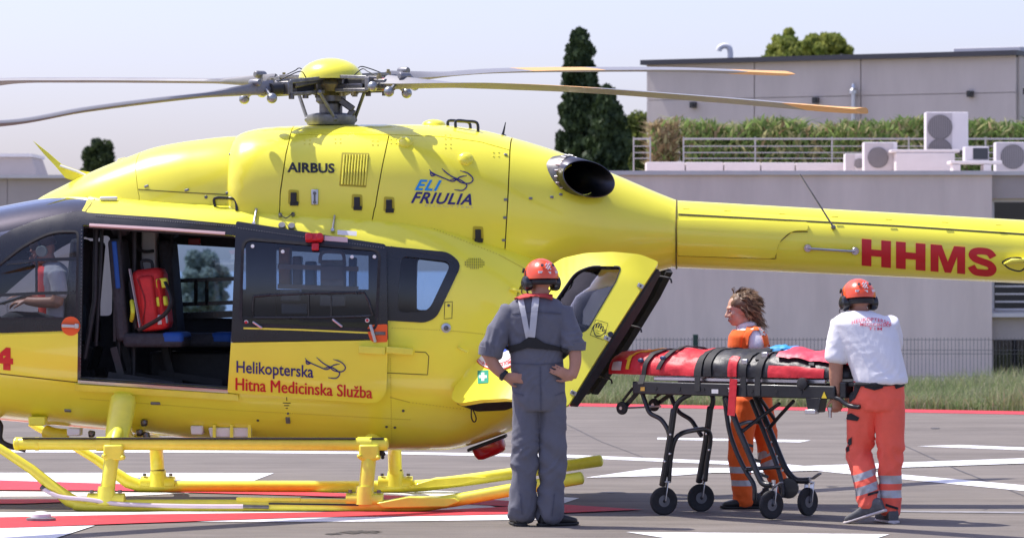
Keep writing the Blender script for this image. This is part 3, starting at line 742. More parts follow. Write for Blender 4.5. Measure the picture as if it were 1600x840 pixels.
def stroke(name, pts, wpx, fn, mat, parent, off=.004):
    q = smooth_path([(a, b, 0) for a, b in pts], 6); V = []; Fc = []
    for i, p in enumerate(q):
        t = (q[min(i + 1, len(q) - 1)] - q[max(0, i - 1)]).normalized(); nn = Vector((-t.y, t.x, 0)) * wpx / 2 * (1 if 2 < i < len(q) - 3 else .6)
        V += [fn(p.x - nn.x, p.y - nn.y, off), fn(p.x + nn.x, p.y + nn.y, off)]
        if i: o = 2 * i; Fc.append((o - 2, o - 1, o + 1, o))
    return MB().add(V, Fc).build(name, mat, parent, None)

# ------------------------------------------------ cabin hull
hull = Loft([(-400, 520, 536, 548, .05, 2.0, 2.0), (-385, 490, 530, 572, .20, 2.0, 2.0), (-340, 452, 522, 602, .42, 2.1, 2.1), (-250, 405, 515, 628, .62, 2.4, 2.3),
             (-120, 356, 508, 645, .75, 2.8, 2.5), (0, 322, 500, 655, .80, 3.1, 2.5), (140, 303, 492, 668, .83, 3.2, 2.6), (380, 304, 494, 690, .84, 3.2, 2.6),
             (600, 314, 500, 702, .84, 3.2, 2.5), (690, 326, 505, 702, .82, 3.1, 2.4), (790, 364, 515, 676, .77, 3.0, 2.3), (860, 395, 520, 640, .69, 2.9, 2.2), (930, 415, 515, 596, .58, 2.6, 2.2)])
HX = lambda a: hp(a, 0, -.8).x
pilot_win = rounded([(-78, 498), (-70, 474), (-35, 444), (0, 413), (38, 383), (82, 362), (122, 362), (120, 497)], [8, 8, 0, 0, 20, 20, 7, 8])
opening = rounded([(129, 352), (371, 369), (360, 606), (124, 591)], [5, 10, 4, 4])
door_hole = rounded([(378.5, 375), (594, 391), (589, 519), (375.5, 508.5)], 12)
aft_win = rounded([(626, 400), (706, 409), (669, 487), (621, 488)], [12, 14, 16, 10])
far_win = rounded([(215, 376), (575, 398), (572, 505), (212, 500)], 10)
def ws_loop():
    near = hull.loop([(-330, 500), (-270, 455), (-180, 408), (-90, 396), (-30, 386), (20, 358), (60, 343), (100, 333), (128, 329), (134, 318)])
    near = near[:near.index(hull.ab(134, 318)) + 1] if hull.ab(134, 318) in near else near
    # keep only the forward run of the loop (drop the closing edge)
    pts = [(-330, 500), (-270, 455), (-180, 408), (-90, 396), (-30, 386), (20, 358), (60, 343), (100, 333), (128, 329), (134, 318)]
    run = []
    for i in range(len(pts) - 1):
        for j in range(5): run.append(hull.ab(pts[i][0] + (pts[i + 1][0] - pts[i][0]) * j / 5, pts[i][1] + (pts[i + 1][1] - pts[i][1]) * j / 5))
    run.append(hull.ab(*pts[-1])); return run
run = ws_loop(); ws = run + [(x, math.pi - a) for x, a in reversed(run)]
e = 1e-4; xr = lambda a: hp(a, 0, 0).x
xs0 = hull.x0; A0, A1 = -math.pi / 2 + e, math.pi * 1.5 - e
rear = []
for k in range(41):
    a = A0 + (A1 - A0) * k / 40; q = math.sin(a); side = abs(math.cos(a))
    rear.append((xr(905 - 95 * side ** 1.5 - (40 if q < 0 else 0) * (-q if q < 0 else 0)), a))
outer = [(xs0 + .003, A0)] + rear + [(xs0 + .003, A1)]
patch('fuselage', hull, outer, [hull.loop(pilot_win), hull.loop(opening), hull.loop(door_hole), hull.loop(aft_win), mirror(hull.loop(pilot_win)), mirror(hull.loop(far_win)), mirror(hull.loop(aft_win)), ws],
      0, .035, [YEL, LINER], heli, .065, 1)
patch('windscreen', hull, ws, [], -.008, .006, GLASSW, heli, .08)
pxpatch('aft_pane', hull, aft_win, [], -.006, .006, GLASS)
pxpatch('aft_pane', hull, aft_win, [], -.006, .006, GLASSB, mir=True)
pxpatch('cabin_pane', hull, far_win, [], -.006, .006, GLASSB, mir=True)
# black window surrounds and door frame
frame_out = [(-96, 520), (-90, 482), (-45, 432), (0, 392), (30, 370), (70, 351), (115, 339), (150, 334), (260, 341), (376, 353), (373, 534), (364, 534), (358, 608), (123, 592), (123, 518), (0, 521)]
op2 = rounded([(133, 354.5), (369, 371), (357, 605), (125.5, 589)], [5, 10, 4, 4])
fr_near = rounded([(-96, 522), (-90, 482), (-88, 397), (-30, 387), (20, 358.8), (60, 343.8), (100, 333.8), (127, 329.8), (137, 333), (150, 334), (260, 341), (379, 352.5), (379, 369), (371, 368.3), (131, 351.8), (128.6, 353), (124.5, 516), (0, 520)], 2, 2)
pxpatch('door_frame', hull, fr_near, [pilot_win], .007, .010, BLK)
pxpatch('door_frame', hull, fr_near, [pilot_win], .007, .010, BLK, mir=True)
aft_sur = rounded([(596, 384), (700, 394), (722, 412), (682, 496), (664, 504), (596, 500)], [2, 10, 14, 14, 8, 2])
pxpatch('window_surround', hull, aft_sur, [aft_win], .006, .010, BLK)
pxpatch('window_surround', hull, aft_sur, [aft_win], .006, .010, BLK, mir=True)
# pilot door
pd = pxpatch('cockpit_door', hull, rounded([(-95, 525), (122, 519), (121, 595), (40, 586), (-80, 572)], [3, 2, 3, 3, 14]), [], .008, .014, YEL)
dw = pxpatch('window', hull, pilot_win, [], -.002, .005, GLASS, pd)
for pp in ([(10, 411), (60, 406), (120, 404)], [(-50, 463), (0, 461), (60, 458), (118, 457)]): ribbon('window_rail', hull, pp, .022, .006, BLK, dw, .008)
ribbon('window_rail', hull, [(57, 405), (57, 459)], .016, .006, BLK, dw, .008)
ribbon('window_seal', hull, pilot_win + [pilot_win[0]], .016, .010, RUB, dw, .004)
hd = MB(); disc(hd, hull, 111, 509, .068, .004, .008, 24); hd.build('handle_patch', ORG, pd)
hd = MB(); stud(hd, hull, 111, 509, .125, .022, .02, .012, -.04); stud(hd, hull, 121, 509, .03, .034, .024, .012); hd.build('handle', STEEL, pd, 38, .004)
lettering('lettering', '4', [(-10, 573), (21, 575), (21, 544), (-10, 541)], lambda a, b, o: hull.at(a, b, o), REDP, pd, .012, .06, 0, 1, 2)
ribbon('lower_seam', hull, [(-150, 568), (-80, 574), (40, 588), (121, 597)], .008, .002, M('seam', (.16, .13, .02), .7))
# far side cockpit pane
pxpatch('cockpit_pane', hull, pilot_win, [], -.002, .005, GLASS, mir=True)
# cabin opening: sill, rails, pillar trims
pxpatch('door_sill', hull, [(123, 591), (358, 606), (357, 611), (123, 595.5)], [], .03, .05, STEEL)
pxpatch('step_rail', hull, [(118, 596.5), (372, 612.5), (374, 622), (118, 606)], [], .035, .05, YELM)
ribbon('door_track', hull, [(140, 352.5), (250, 358.5), (352, 365.5)], .020, .016, M('pink_strip', (.62, .42, .42), .5), None, .004)
ribbon('door_edge', hull, [(370.5, 368), (365.5, 490), (359, 607)], .016, .02, STEEL, None, .03)
ribbon('door_edge', hull, [(127, 352), (125, 490), (122.5, 593)], .03, .004, BLK, None, .03)
# sliding door, pushed back along its rail
dr_out = rounded([(370, 352), (604, 386), (607, 500), (604, 626), (357, 608), (363, 531)], [4, 6, 0, 34, 3, 0], 8)
dr_win = rounded([(381, 377), (594, 394), (589, 516), (377, 506)], [16, 14, 14, 14])
up = [p for p in dr_out if p[1] <= 531]; lo = [p for p in dr_out if p[1] > 531]
dr_up = rounded([(370, 352), (604, 386), (607, 529), (362.5, 533)], [4, 6, 1, 1])
dr_lo = rounded([(362.3, 534.2), (606.8, 530.2), (604, 626), (357, 608)], [1, 1, 30, 3], 8)
sd = pxpatch('sliding_door', hull, dr_lo, [], .055, .038, [YEL, LINER])
fu = pxpatch('upper_frame', hull, dr_up, [dr_win], .055, .038, [BLK, LINER], sd)
pxpatch('pane', hull, dr_win, [], .050, .006, GLASSD, sd)
ribbon('window_seal', hull, dr_win + [dr_win[0]], .020, .060, RUB, fu, -.054)
ribbon('door_stripe', hull, [(382, 512), (470, 514.5), (583, 519.5)], .012, .057, YELM, fu, -.054)
at_h = lambda a, b, o: hull.at(a, b, o)
for (a, b) in ((396, 388), (443, 396), (551, 404), (586, 404)): disc(q := MB(), hull, a, b, .013, .006, .052, 12); q.build('window_stud', WHITEM, fu)
for (a, b) in ((386, 503), (575, 500)):
    disc(q := MB(), hull, a, b, .016, .006, .052, 14); o = q.build('emergency_stud', WHITEM, fu); disc(q := MB(), hull, a, b, .010, .004, .058, 12); q.build('stud_centre', REDP, o)
# vent window rails inside the pane
rt = MB(); loop = [(398, 463), (420, 461), (490, 458), (570, 457), (577, 470), (584, 492), (575, 494), (500, 496), (398, 496), (396, 480), (398, 463)]
rt.tube([hull.at(a, b, .066) for a, b in loop], .009, 8); 
for xx in (484, 519): rt.tube([hull.at(xx, 460, .066), hull.at(xx, 495, .066)], .005, 6)
for a in range(405, 575, 22): disc(rt, hull, a, 462 - (a - 400) * .02, .006, .008, .072, 8)
rt.build('vent_frame', BLK, sd)
for (a0, b0, a1, b1) in ((398, 503, 410, 511), (522, 499, 535, 509)):
    q = MB(); q.tube([hull.at(a0, b0, .07), hull.at(a1, b1, .07)], .009, 8, dome=True); q.build('latch', STEEL, sd)
pxpatch('handle_patch', hull, rounded([(573, 507), (606, 506), (606, 533), (580, 534)], [12, 3, 3, 10]), [], .060, .006, ORG, sd)
q = MB(); stud(q, hull, 584, 520, .022, .13, .022, .060, .28); q.build('handle', STEEL, sd, 38, .005)
q = MB(); stud(q, hull, 595, 520, .075, .024, .006, .060, 0); q.build('lock_slot', DSTEEL, sd, 38, .003)
lettering('lettering', 'Helikopterska', [(371, 578), (491, 586), (491, 567.5), (371, 560)], at_h, NAVY, sd, .0585, .013, 0, 1.0, 1)
lettering('lettering', 'Hitna Medicinska Služba', [(369.5, 604), (582, 616.5), (582, 598.5), (369.5, 585)], at_h, REDP, sd, .0585, 0, 0, 1.0, 1)
lettering('lettering', 'Hitna Medicinska Služba', [(370.5, 604.06), (583, 616.56), (583, 598.56), (370.5, 585.06)], at_h, REDP, sd, .0592, 0, 0, 1.0, 1)
lettering('lettering', 'Hitna Medicinska Služba', [(370, 603.7), (582.5, 616.2), (582.5, 598.2), (370, 584.7)], at_h, REDP, sd, .0588, 0, 0, 1.0, 1)
def swoosh(x, y, k, fn, par, off, wpx):
    T = lambda pts: [(x + a * k, y + b * k) for a, b in pts]
    stroke('emblem_line', T([(0, 1), (4, 7), (8, 9), (3, 10), (2, 5), (10, 9), (22, 14), (34, 18), (44, 12), (54, 10)]), wpx, fn, NAVY, par, off)
    stroke('emblem_line', T([(18, 0), (26, 7), (34, 12), (46, 17), (54, 24), (48, 31), (36, 30)]), wpx, fn, NAVY, par, off + .001)
    stroke('emblem_line', T([(44, 3), (56, 7), (63, 15), (58, 21), (46, 20), (38, 15), (30, 16)]), wpx, fn, NAVY, par, off + .002)
swoosh(478, 556, 1.0, at_h, sd, .0590, 1.7)
# door runner rails, access panels, fittings on the side
q = MB(); q.bar(hull.at(562, 544, .075), hull.at(603, 546, .075), .03, .055); q.build('door_runner', YELM, sd, 38, .006)
q = MB(); q.bar(hull.at(604, 545, .05), hull.at(646, 548, .05), .07, .05); q.build('rear_rail', YELM, heli, 38, .008)
SEAM = MATS['seam']
ribbon('panel_seam', hull, [(605, 582), (668, 585), (670, 556), (665, 550), (648, 549)], .006, .002, SEAM)
ribbon('panel_seam', hull, [(695, 472), (707, 471), (706, 497), (694, 498), (695, 472)], .005, .002, SEAM)
disc(q := MB(), hull, 697, 512, .034, .008, .0, 20); q.build('fuel_cap', STEEL, heli); disc(q := MB(), hull, 697, 512, .018, .005, .008, 16); q.build('cap_centre', DSTEEL, heli)
disc(q := MB(), hull, 701, 477, .010, .004, 0, 10); q.build('lock', DSTEEL, heli)
pxpatch('placard', hull, rounded([(528, 365.5), (558, 367.5), (558, 374), (528, 372)], .5), [], .058, .003, WHITEM)
q = MB(); stud(q, hull, 492, 378, .12, .055, .05, .055); disc(q, hull, 485, 378, .03, .06, .056, 12); disc(q, hull, 501, 378, .028, .06, .056, 12); stud(q, hull, 494, 390, .05, .05, .03, .055); q.build('release_handle', M('red_knob', (.62, .02, .03), .4), sd, 38, .006)
pxpatch('release_placard', hull, [(508, 373.5), (544, 376), (544, 383), (508, 380.5)], [], .0585, .003, M('pale_pink', (.72, .50, .48), .6), sd)
for (a, b) in ((441, 355), (456, 356)): disc(q := MB(), hull, a, b, .026, .035, 0, 16); q.build('sensor', GREYM, heli)
for (a, b) in ((438, 338), (458, 337)): disc(q := MB(), hull, a, b, .013, .025, 0, 12); q.build('fitting', GREYM, heli)
q = MB(); q.tube(smooth_path([hull.at(438, 338, .03), hull.at(447, 345, .03), hull.at(458, 337, .03)], 5), .004, 6); q.build('cable', RUB, heli)
for (a, b, c, d) in ((401, 330, 397, 352), (524, 332, 520, 362)):
    q = MB(); q.tube([hull.at(a, b, .02), hull.at(c, d, .02)], .008, 8); disc(q, hull, a, b, .014, .03); disc(q, hull, c, d, .014, .03); q.build('stay_rod', STEEL, heli)
# roof details
ribbon('roof_seam', hull, [(148, 311), (134, 330), (132, 336)], .008, .002, SEAM)
q = MB(); stud(q, hull, 170, 313, .13, .03, .028); q.build('roof_light', WHITEM, heli, 38, .01)
q = MB(); q.tube(smooth_path([hull.at(336, 322, 0), hull.at(336, 320, .05), hull.at(352, 320, .055), hull.at(368, 322, .05), hull.at(370, 329, 0)], 5), .011, 8); q.build('grab_handle', BLK, heli)
vent = MB()
for i in range(7):
    for j in range(11):
        a = 727 + j * 2.9; b = 404 + i * 2.5
        if ((a - 741) / 16) ** 2 + ((b - 411) / 9) ** 2 < 1: stud(vent, hull, a, b, .006, .006, .003, 0, .4)
o = vent.build('vent_holes', M('vent_dark', (.20, .17, .03), .8), heli, None)
# rivet rows along the black window band
rv = MB()
for i in range(34): disc(rv, hull, 612 + i * 2.9, 385.5 + i * .55 if i < 28 else 401 + (i - 28) * 2, .004, .003, .004, 6)
rv.build('rivet_row', BLKM, heli)
RIV = M('rivet_grey', (.12, .12, .125), .4)
for (pts_, n_) in (([(150, 338), (376, 355.5)], 60), ([(374, 362), (600, 391)], 56), ([(128, 360), (126, 585)], 40)):
    rv = MB()
    for i in range(n_ + 1):
        t = i / n_; disc(rv, hull, pts_[0][0] + (pts_[1][0] - pts_[0][0]) * t, pts_[0][1] + (pts_[1][1] - pts_[0][1]) * t, .0045, .003, .055 if pts_[0][0] == 374 else .008, 6)
    rv.build('rivet_row', RIV, heli)['kind'] = 'stuff'
for (pts_, n_) in (([(613, 512), (700, 516), (760, 522)], 40), ([(126, 622), (360, 640), (640, 655)], 150), ([(735, 640), (640, 628), (610, 620)], 36), ([(610, 560), (612, 690)], 36), ([(390, 328), (560, 336)], 44), ([(665, 352), (780, 398), (830, 425)], 50)):
    rv = MB(); seg = len(pts_) - 1
    for i in range(n_ + 1):
        t = i / n_ * seg; k = min(seg - 1, int(t)); f_ = t - k
        disc(rv, hull, pts_[k][0] + (pts_[k + 1][0] - pts_[k][0]) * f_, pts_[k][1] + (pts_[k + 1][1] - pts_[k][1]) * f_, .0045, .0015, 0, 6)
    rv.build('rivet_row', M('rivet_yellow', (.62, .52, .04), .5), heli)['kind'] = 'stuff'
# lower side fittings
for (a, b, wd, hh) in ((243, 629, .07, .022), (106, 640, .05, .03)):
    q = MB(); stud(q, hull, a, b, wd, hh, .012); q.build('drain_fitting', GREYM, heli, 38, .006)
q = MB(); stud(q, hull, 448, 622, .006, .035, .002); stud(q, hull, 448, 629, .055, .006, .002); stud(q, hull, 448, 633, .036, .006, .002); stud(q, hull, 448, 637, .016, .006, .002); q.build('earth_symbol', INK, heli, None)
q = MB(); stud(q, hull, 450, 655, .03, .05, .015); disc(q, hull, 450, 645, .008, .01); q.build('earth_socket', GREYM, heli)
for (a, b) in ((630, 641), (604, 666), (617, 667), (403, 656), (224, 658)): disc(q := MB(), hull, a, b, .010, .006, 0, 10); q.build('bolt', DSTEEL, heli)
# ------------------------------------------------ front fairing and engine cowling
fair = Loft([(44, 326, 340, 380, .04, 2, 2), (60, 311, 340, 380, .16, 2.1, 2), (100, 290, 340, 380, .30, 2.2, 2), (150, 266, 336, 385, .40, 2.3, 2), (200, 246, 332, 390, .46, 2.4, 2), (250, 229, 330, 390, .51, 2.5, 2),
             (310, 219, 328, 390, .545, 2.6, 2), (372, 213, 326, 390, .56, 2.6, 2), (392, 213, 326, 390, .55, 2.6, 2)])
def lofted(sf, x0, x1, nx, na, a0, a1, mat, name, par=None, off=0.0):
    rings = []
    for i in range(nx + 1):
        x = x0 + (x1 - x0) * i / nx; rings.append([sf.pt(x, a) + sf.nr(x, a) * off for a in [sf.ti(sf.t(a0) + (sf.t(a1) - sf.t(a0)) * k / na) for k in range(na + 1)]])
    return MB().loft(rings, False, 0, False).build(name, mat, par or heli, 60)
GAP = M('joint_dark_yellow', (.09, .075, .015), .8)  # dark yellow of the core seen through the panel gaps
fb = lambda sf, px, py: sf.ab(px, py)
LO, HI = R(-12), R(192)
lofted(fair, fair.x0, fair.x1, 30, 40, LO, HI, GAP, 'fairing_core', None, -.012)
def line(sf, pts, k=8):
    o = []
    for i in range(len(pts) - 1):
        for j in range(k): o.append(sf.ab(pts[i][0] + (pts[i + 1][0] - pts[i][0]) * j / k, pts[i][1] + (pts[i + 1][1] - pts[i][1]) * j / k))
    o.append(sf.ab(*pts[-1])); return o
def xband(sf, xa, xb):  # panel wrapping over the top between two lists of (x, a) running up the near side
    return [(x, LO) for x, a in (xa[0], xb[0])] + xb + mirror(xb)[::-1] + [(xb[0][0], HI), (xa[0][0], HI)] + mirror(xa) + xa[::-1]
fA = [(fair.x0 + .003, R(5)), (fair.x0 + .003, R(60))]
g = .4
f1 = line(fair, [(217, 306), (215, 298), (211, 262)]); f1b = line(fair, [(217.8, 306), (215.8, 298), (211.8, 262)])
patch('nose_fairing', fair, [(fair.x0 + .002, LO), (f1[0][0], LO)] + f1 + mirror(f1)[::-1] + [(f1[0][0], HI), (fair.x0 + .002, HI)], [], 0, .011, YEL, heli, .06)
f2 = line(fair, [(373, 306), (372, 300), (363, 230)]); f2b = line(fair, [(374, 306), (373, 300), (364, 230)])
patch('mid_fairing', fair, [(f1b[0][0], LO), (f2[0][0], LO)] + f2 + mirror(f2)[::-1] + [(f2[0][0], HI), (f1b[0][0], HI)] + mirror(f1b) + f1b[::-1], [], 0, .011, YEL, heli, .06)
patch('rear_fairing', fair, [(f2b[0][0], LO), (fair.x1 - .002, LO), (fair.x1 - .002, HI), (f2b[0][0], HI)] + mirror(f2b) + f2b[::-1], [], 0, .011, YEL, heli, .06)
ribbon('fairing_seam', fair, [(216, 296), (290, 301), (374, 305)], .007, .002, SEAM)
for (a, b) in ((229, 291), (292, 297), (356, 301), (380, 301), (361, 241)): stud(q := MB(), fair, a, b, .032, .016, .008, 0, .3); q.build('latch', GREYM, heli, 38, .003)
disc(q := MB(), fair, 322, 308, .012, .006, 0, 10); q.build('drain_hole', DSTEEL, heli)
cowl = Loft([(370, 216, 322, 420, .56, 2.6, 2), (378, 210, 322, 420, .60, 2.7, 2), (392, 205, 322, 420, .63, 2.8, 2), (420, 200, 322, 420, .65, 2.8, 2), (480, 197, 322, 430, .66, 2.8, 2), (600, 195, 325, 440, .67, 2.8, 2), (690, 196, 330, 450, .66, 2.7, 2),
             (750, 203, 336, 455, .64, 2.6, 2.1), (800, 215, 342, 460, .61, 2.5, 2.1), (870, 236, 350, 462, .54, 2.3, 2.1), (960, 272, 360, 446, .40, 2.1, 2.0), (1030, 302, 363, 424, .29, 2.0, 2.0), (1058, 313, 364, 416, .245, 2.0, 2.0)])
CL, CH_ = R(-13), R(193)
EXH = cowl.loop([(909 + 31 * math.cos(2 * math.pi * k / 20), 279 + 25 * math.sin(2 * math.pi * k / 20)) for k in range(20)])
cy = lambda a, b: cowl.ab(a, b)
lofted(cowl, cowl.x0, xr(655), 44, 44, R(-13), R(193), GAP, 'cowling_core', None, -.014); lofted(cowl, xr(655), xr(845), 24, 44, R(-32), R(212), GAP, 'cowling_core', None, -.014)
s1 = line(cowl, [(436, 335), (437, 300), (446, 240), (453, 211)]); s1b = [(x + .007, a) for x, a in s1]
s2 = line(cowl, [(580, 346), (582, 335), (597, 255), (607, 210)]); s2b = [(x + .008, a) for x, a in s2]
s3 = line(cowl, [(787, 398), (788, 388), (793, 300), (796, 234)]); s3b = [(x + .009, a) for x, a in s3]
tpl = line(cowl, [(453, 211), (530, 209), (607, 210)]); tpr = line(cowl, [(607.5, 210), (690, 213), (750, 221), (796, 234)])
dn = lambda L_: [(x, a - .018) for x, a in L_]
patch('cowling_front', cowl, [(cowl.x0 + .002, CL), (s1[0][0], CL)] + s1 + mirror(s1)[::-1] + [(s1[0][0], CH_), (cowl.x0 + .002, CH_)], [], 0, .012, YEL, heli, .06)
dA = [(s1b[0][0], CL), (s2[0][0], CL)] + dn(s2) + dn(tpl)[::-1][1:-1] + dn(s1b)[::-1]
dB = [(s2b[0][0], CL), (xr(690), R(-16)), (s3[0][0], R(-34))] + dn(s3) + dn(tpr)[::-1][1:-1] + dn(s2b)[::-1]
cA = patch('engine_door', cowl, dA, [], 0, .012, YEL, heli, .06); cB = patch('engine_door', cowl, dB, [], 0, .012, YEL, heli, .06)
patch('engine_door', cowl, mirror(dA), [], 0, .012, YEL, heli, .06); patch('engine_door', cowl, mirror(dB), [], 0, .012, YEL, heli, .06)
tl = [(tpl[0][0] + .007, tpl[0][1])] + tpl[1:]; tt = tl + [(tpr[i][0], tpr[i][1]) for i in range(1, len(tpr))]
patch('cowling_top', cowl, tt + mirror(tt)[::-1], [], 0, .012, YEL, heli, .06)
patch('tail_cone', cowl, [(s3b[0][0], R(-85)), (cowl.x1, R(-85)), (cowl.x1, R(265)), (s3b[0][0], R(265))] + mirror(s3b) + s3b[::-1], [EXH, mirror(EXH)], 0, .012, YEL, heli, .06)
at_c = lambda a, b, o: cowl.at(a, b, o)
lettering('lettering', 'AIRBUS', [(449, 268.5), (523, 270), (523, 255.5), (449, 253.5)], at_c, INK, cA, .004, .035, 0, 1.02, 1)
lettering('lettering', 'ELI', [(648, 296.5), (687, 298), (690.5, 281.5), (651.5, 280)], at_c, CYAN, cB, .004, .030, .28, 1.15, 1)
lettering('lettering', 'FRIULIA', [(642, 316.5), (737, 320), (739, 302.5), (646, 299)], at_c, NAVY, cB, .004, .024, .25, 1.1, 1)
lettering('lettering', 'ELICOTTERI', [(664, 322.5), (738, 325.5), (738, 322.5), (664, 319.5)], at_c, M('faded_letter', (.62, .58, .30), .6), cB, .004, .0, 0, 1.2, 0)
swoosh(671, 264, 1.08, at_c, cB, .006, 1.9)
# louvre
lv = MB()
for i in range(9):
    t_ = i / 8; a = 536.5 + t_ * 36
    pts = [cowl.at(a + 2, 242, .002), cowl.at(a, 266, .010), cowl.at(a - 2, 288 + t_ * 1.5, .002)]
    lv.tube(pts, .0075, 6, flat=1.2)
lv.build('louvre', YELM, cA)
pxpatch('louvre_frame', cowl, rounded([(534, 238.5), (577, 239.5), (572, 293), (530, 290.5)], 2), [], .0012, .004, M('louvre_dark', (.42, .36, .02), .6), cA)
def latch_pocket(a, b, par, k=1.0):
    pxpatch('latch_pocket', cowl, rounded([(a - 8 * k, b - 13 * k), (a + 8 * k, b - 12 * k), (a + 9 * k, b + 10 * k), (a - 9 * k, b + 10 * k)], 3), [], .003, .006, M('pocket_yellow', (.55, .45, .02), .5), par)
    q = MB(); stud(q, cowl, a, b, .042 * k, .075 * k, .016, .003); stud(q, cowl, a + 1, b + 9 * k, .06 * k, .03 * k, .012, .003); q.build('latch', BLKM, par, 38, .004)
for a, b, c in ((459, 309, cA), (558, 316, cA), (608, 320, cB), (747, 366, cB)): latch_pocket(a, b, c)
q = MB(); stud(q, cowl, 492, 308, .05, .11, .01, .002); q.build('inspection_window', STEEL, cA, 38, .01); q = MB(); disc(q, cowl, 492, 302, .012, .008, .012, 10); disc(q, cowl, 492, 316, .012, .008, .012, 10); stud(q, cowl, 492, 309, .012, .05, .006, .012); q.build('window_latch', DSTEEL, cA)
for (a, b, par) in ((790, 242, None), (790, 312, None), (789, 340, None), (787, 375, None), (829, 310, None), (862, 308, None), (876, 304, None)): stud(q := MB(), cowl, a, b, .026, .018, .007, .001); q.build('fastener', GREYM, heli, 38, .003)
for (a, b) in ((728, 248, ), (634, 222)):
    c, u, v, n = axes_at(cowl, a, b); q = MB(); q.ell(c, (.055, .055, .03), 16, 8, Matrix((u, v, n)).transposed()); q.build('blister', YEL, heli)
for (a, b) in ((480, 222), (528, 220), (586, 223), (615, 221), (700, 228), (775, 241), (490, 210), (700, 214)):
    q = MB()
    for dx_, dy_ in ((-4, -3), (4, -3), (-4, 3), (4, 3)): disc(q, cowl, a + dx_, b + dy_, .006, .004, 0, 8)
    q.build('rivet_group', YELM, heli)
# things on the cowling roof
q = MB(); c = hp(678, 196, 0); q.ell(c, (.09, .11, .045), 18, 10); q.build('roof_blister', YEL, heli)
for (a0, a1, dy) in ((700, 734, 0), (712, 746, -.14)):
    q = MB(); z = 3; pts = [hp(a0, 198 + (a0 - 700) * .1, -.1 + dy), hp(a0 + 1, 189, -.1 + dy), hp((a0 + a1) / 2, 189.5, -.1 + dy), hp(a1 - 1, 192, -.1 + dy), hp(a1 + 1, 206, -.1 + dy)]
    q.tube(smooth_path(pts, 4), .011, 8); q.build('lifting_handle', BLK, heli)
q = MB(); q.tube([hp(785, 213, 0), hp(787, 205, 0), hp(790, 191, 0)], [.012, .008, .003], 8); q.ell(hp(785, 212, 0), (.03, .03, .012), 12, 6); q.build('whip_antenna', BLK, heli)
# wire cutter above the cockpit
q = MB(); poly = [(51, 219.5), (75, 238), (97, 257), (122, 266), (142, 269), (146, 276), (128, 280), (112, 282), (102, 278), (85, 258), (68, 240)]
q.prism(poly, -.018, .018, lambda a, b, d: hp(a, b, d)); q.build('wire_cutter', YELM, heli, 30, .003)
q = MB(); q.tube([hp(94, 259, -.03), hp(120, 268, -.06), hp(146, 279, -.11)], .010, 8); q.ell(hp(146, 279, -.11), .02, 10, 6); q.build('cutter_strut', WHITEM, heli)
q = MB(); q.prism([(176, 266), (184, 248), (196, 245), (196, 256)], -.01, .01, lambda a, b, d: hp(a, b, d + .1)); q.build('blade_antenna', WHITEM, heli, 30, .002)
# exhaust pipes
def exhaust(sgn):
    c = cowl.at(893, 277, 0); cen0 = hp(890, 276, c.y + .02); cen1 = hp(920, 279.5, c.y - .10)
    def ring(c, nrm_, ru, rv, tilt=0.0):
        nn = Vector(nrm_).normalized(); u = Vector((0, 0, 1)); u = (u - nn * u.dot(nn)).normalized(); v = u.cross(nn)
        if v.x < 0: v = -v
        u, v = u * math.cos(tilt) + v * math.sin(tilt), v * math.cos(tilt) - u * math.sin(tilt)
        return [Vector((p.x, p.y * sgn, p.z)) for p in [c + u * (math.sin(2 * math.pi * k / 44) * ru) + v * (math.cos(2 * math.pi * k / 44) * rv) for k in range(44)]]
    n0 = (.75, -.62, .12); n1 = (.42, -.88, .20); ax = Vector((.8, -.58, .05)).normalized()
    MB().loft([ring(cen0 - ax * .10, n0, .158, .15), ring(cen0 - ax * .01, n0, .160, .15), ring(cen0 + ax * .03, n0, .150, .14), ring(cen0 + ax * .028, n0, .140, .13)], False).build('exhaust_collar', DSTEEL, heli)
    rings = [ring(cen0 - ax * .05, n0, .142, .135), ring(cen0 + ax * .05, (.65, -.72, .15), .142, .155, .10), ring(cen1, n1, .134, .205, .22), ring(cen1 + Vector(n1).normalized() * .004, n1, .128, .198, .22), ring(cen1 - ax * .05, n1, .124, .19, .2), ring(cen0 + ax * .02, (.65, -.72, .15), .122, .13, .1), ring(cen0 - ax * .10, n0, .12, .11), ring(cen0 - ax * .30, n0, .11, .11), ring(cen0 - ax * .31, n0, .001, .001)]
    ex = MB().loft(rings, False).build('exhaust_pipe', M('heat_steel', (.15, .125, .11), .32, metal=1.0, col2=(.06, .075, .11), vscale=5), heli)
    rb = MB(); ra_, rb_ = ring(cen0 - ax * .008, n0, .161, .151), ring(cen0 + ax * .031, n0, .151, .141)
    for k in range(0, 44, 2): rb.tube([ra_[k], rb_[k]], .005, 5)
    rb.build('collar_ribs', STEEL, heli)
exhaust(1); exhaust(-1)
# ------------------------------------------------ tail boom
boom = Loft([(1040, 312, 366, 418, .25, 2, 2), (1200, 326, 375, 424, .245, 2.1, 2.1), (1400, 338, 386, 433, .235, 2.1, 2.1), (1600, 351, 396, 442.5, .225, 2.1, 2.1), (1900, 366, 408, 452, .20, 2, 2), (2150, 378, 416, 456, .17, 2, 2)])
lofted(boom, boom.x0, boom.x1, 60, 48, -math.pi / 2 + e, A1, YEL, 'tail_boom')
rings = []
for i in range(41):
    a = 1058 + (2150 - 1058) * i / 40; x = hp(a, 0, 0).x; zt = hp(a, 313 + (a - 1058) * .0565, 0).z; zm = boom.sec(x)[1]; wv = .205 - .00003 * (a - 1058)
    rings.append([Vector((x, -wv * math.cos(t) * 1.02, zm + (zt - zm) * max(.36, math.sin(t)) if False else zm + .04 + (zt - zm - .04) * math.sin(t))) for t in [math.pi * k / 18 for k in range(19)]])
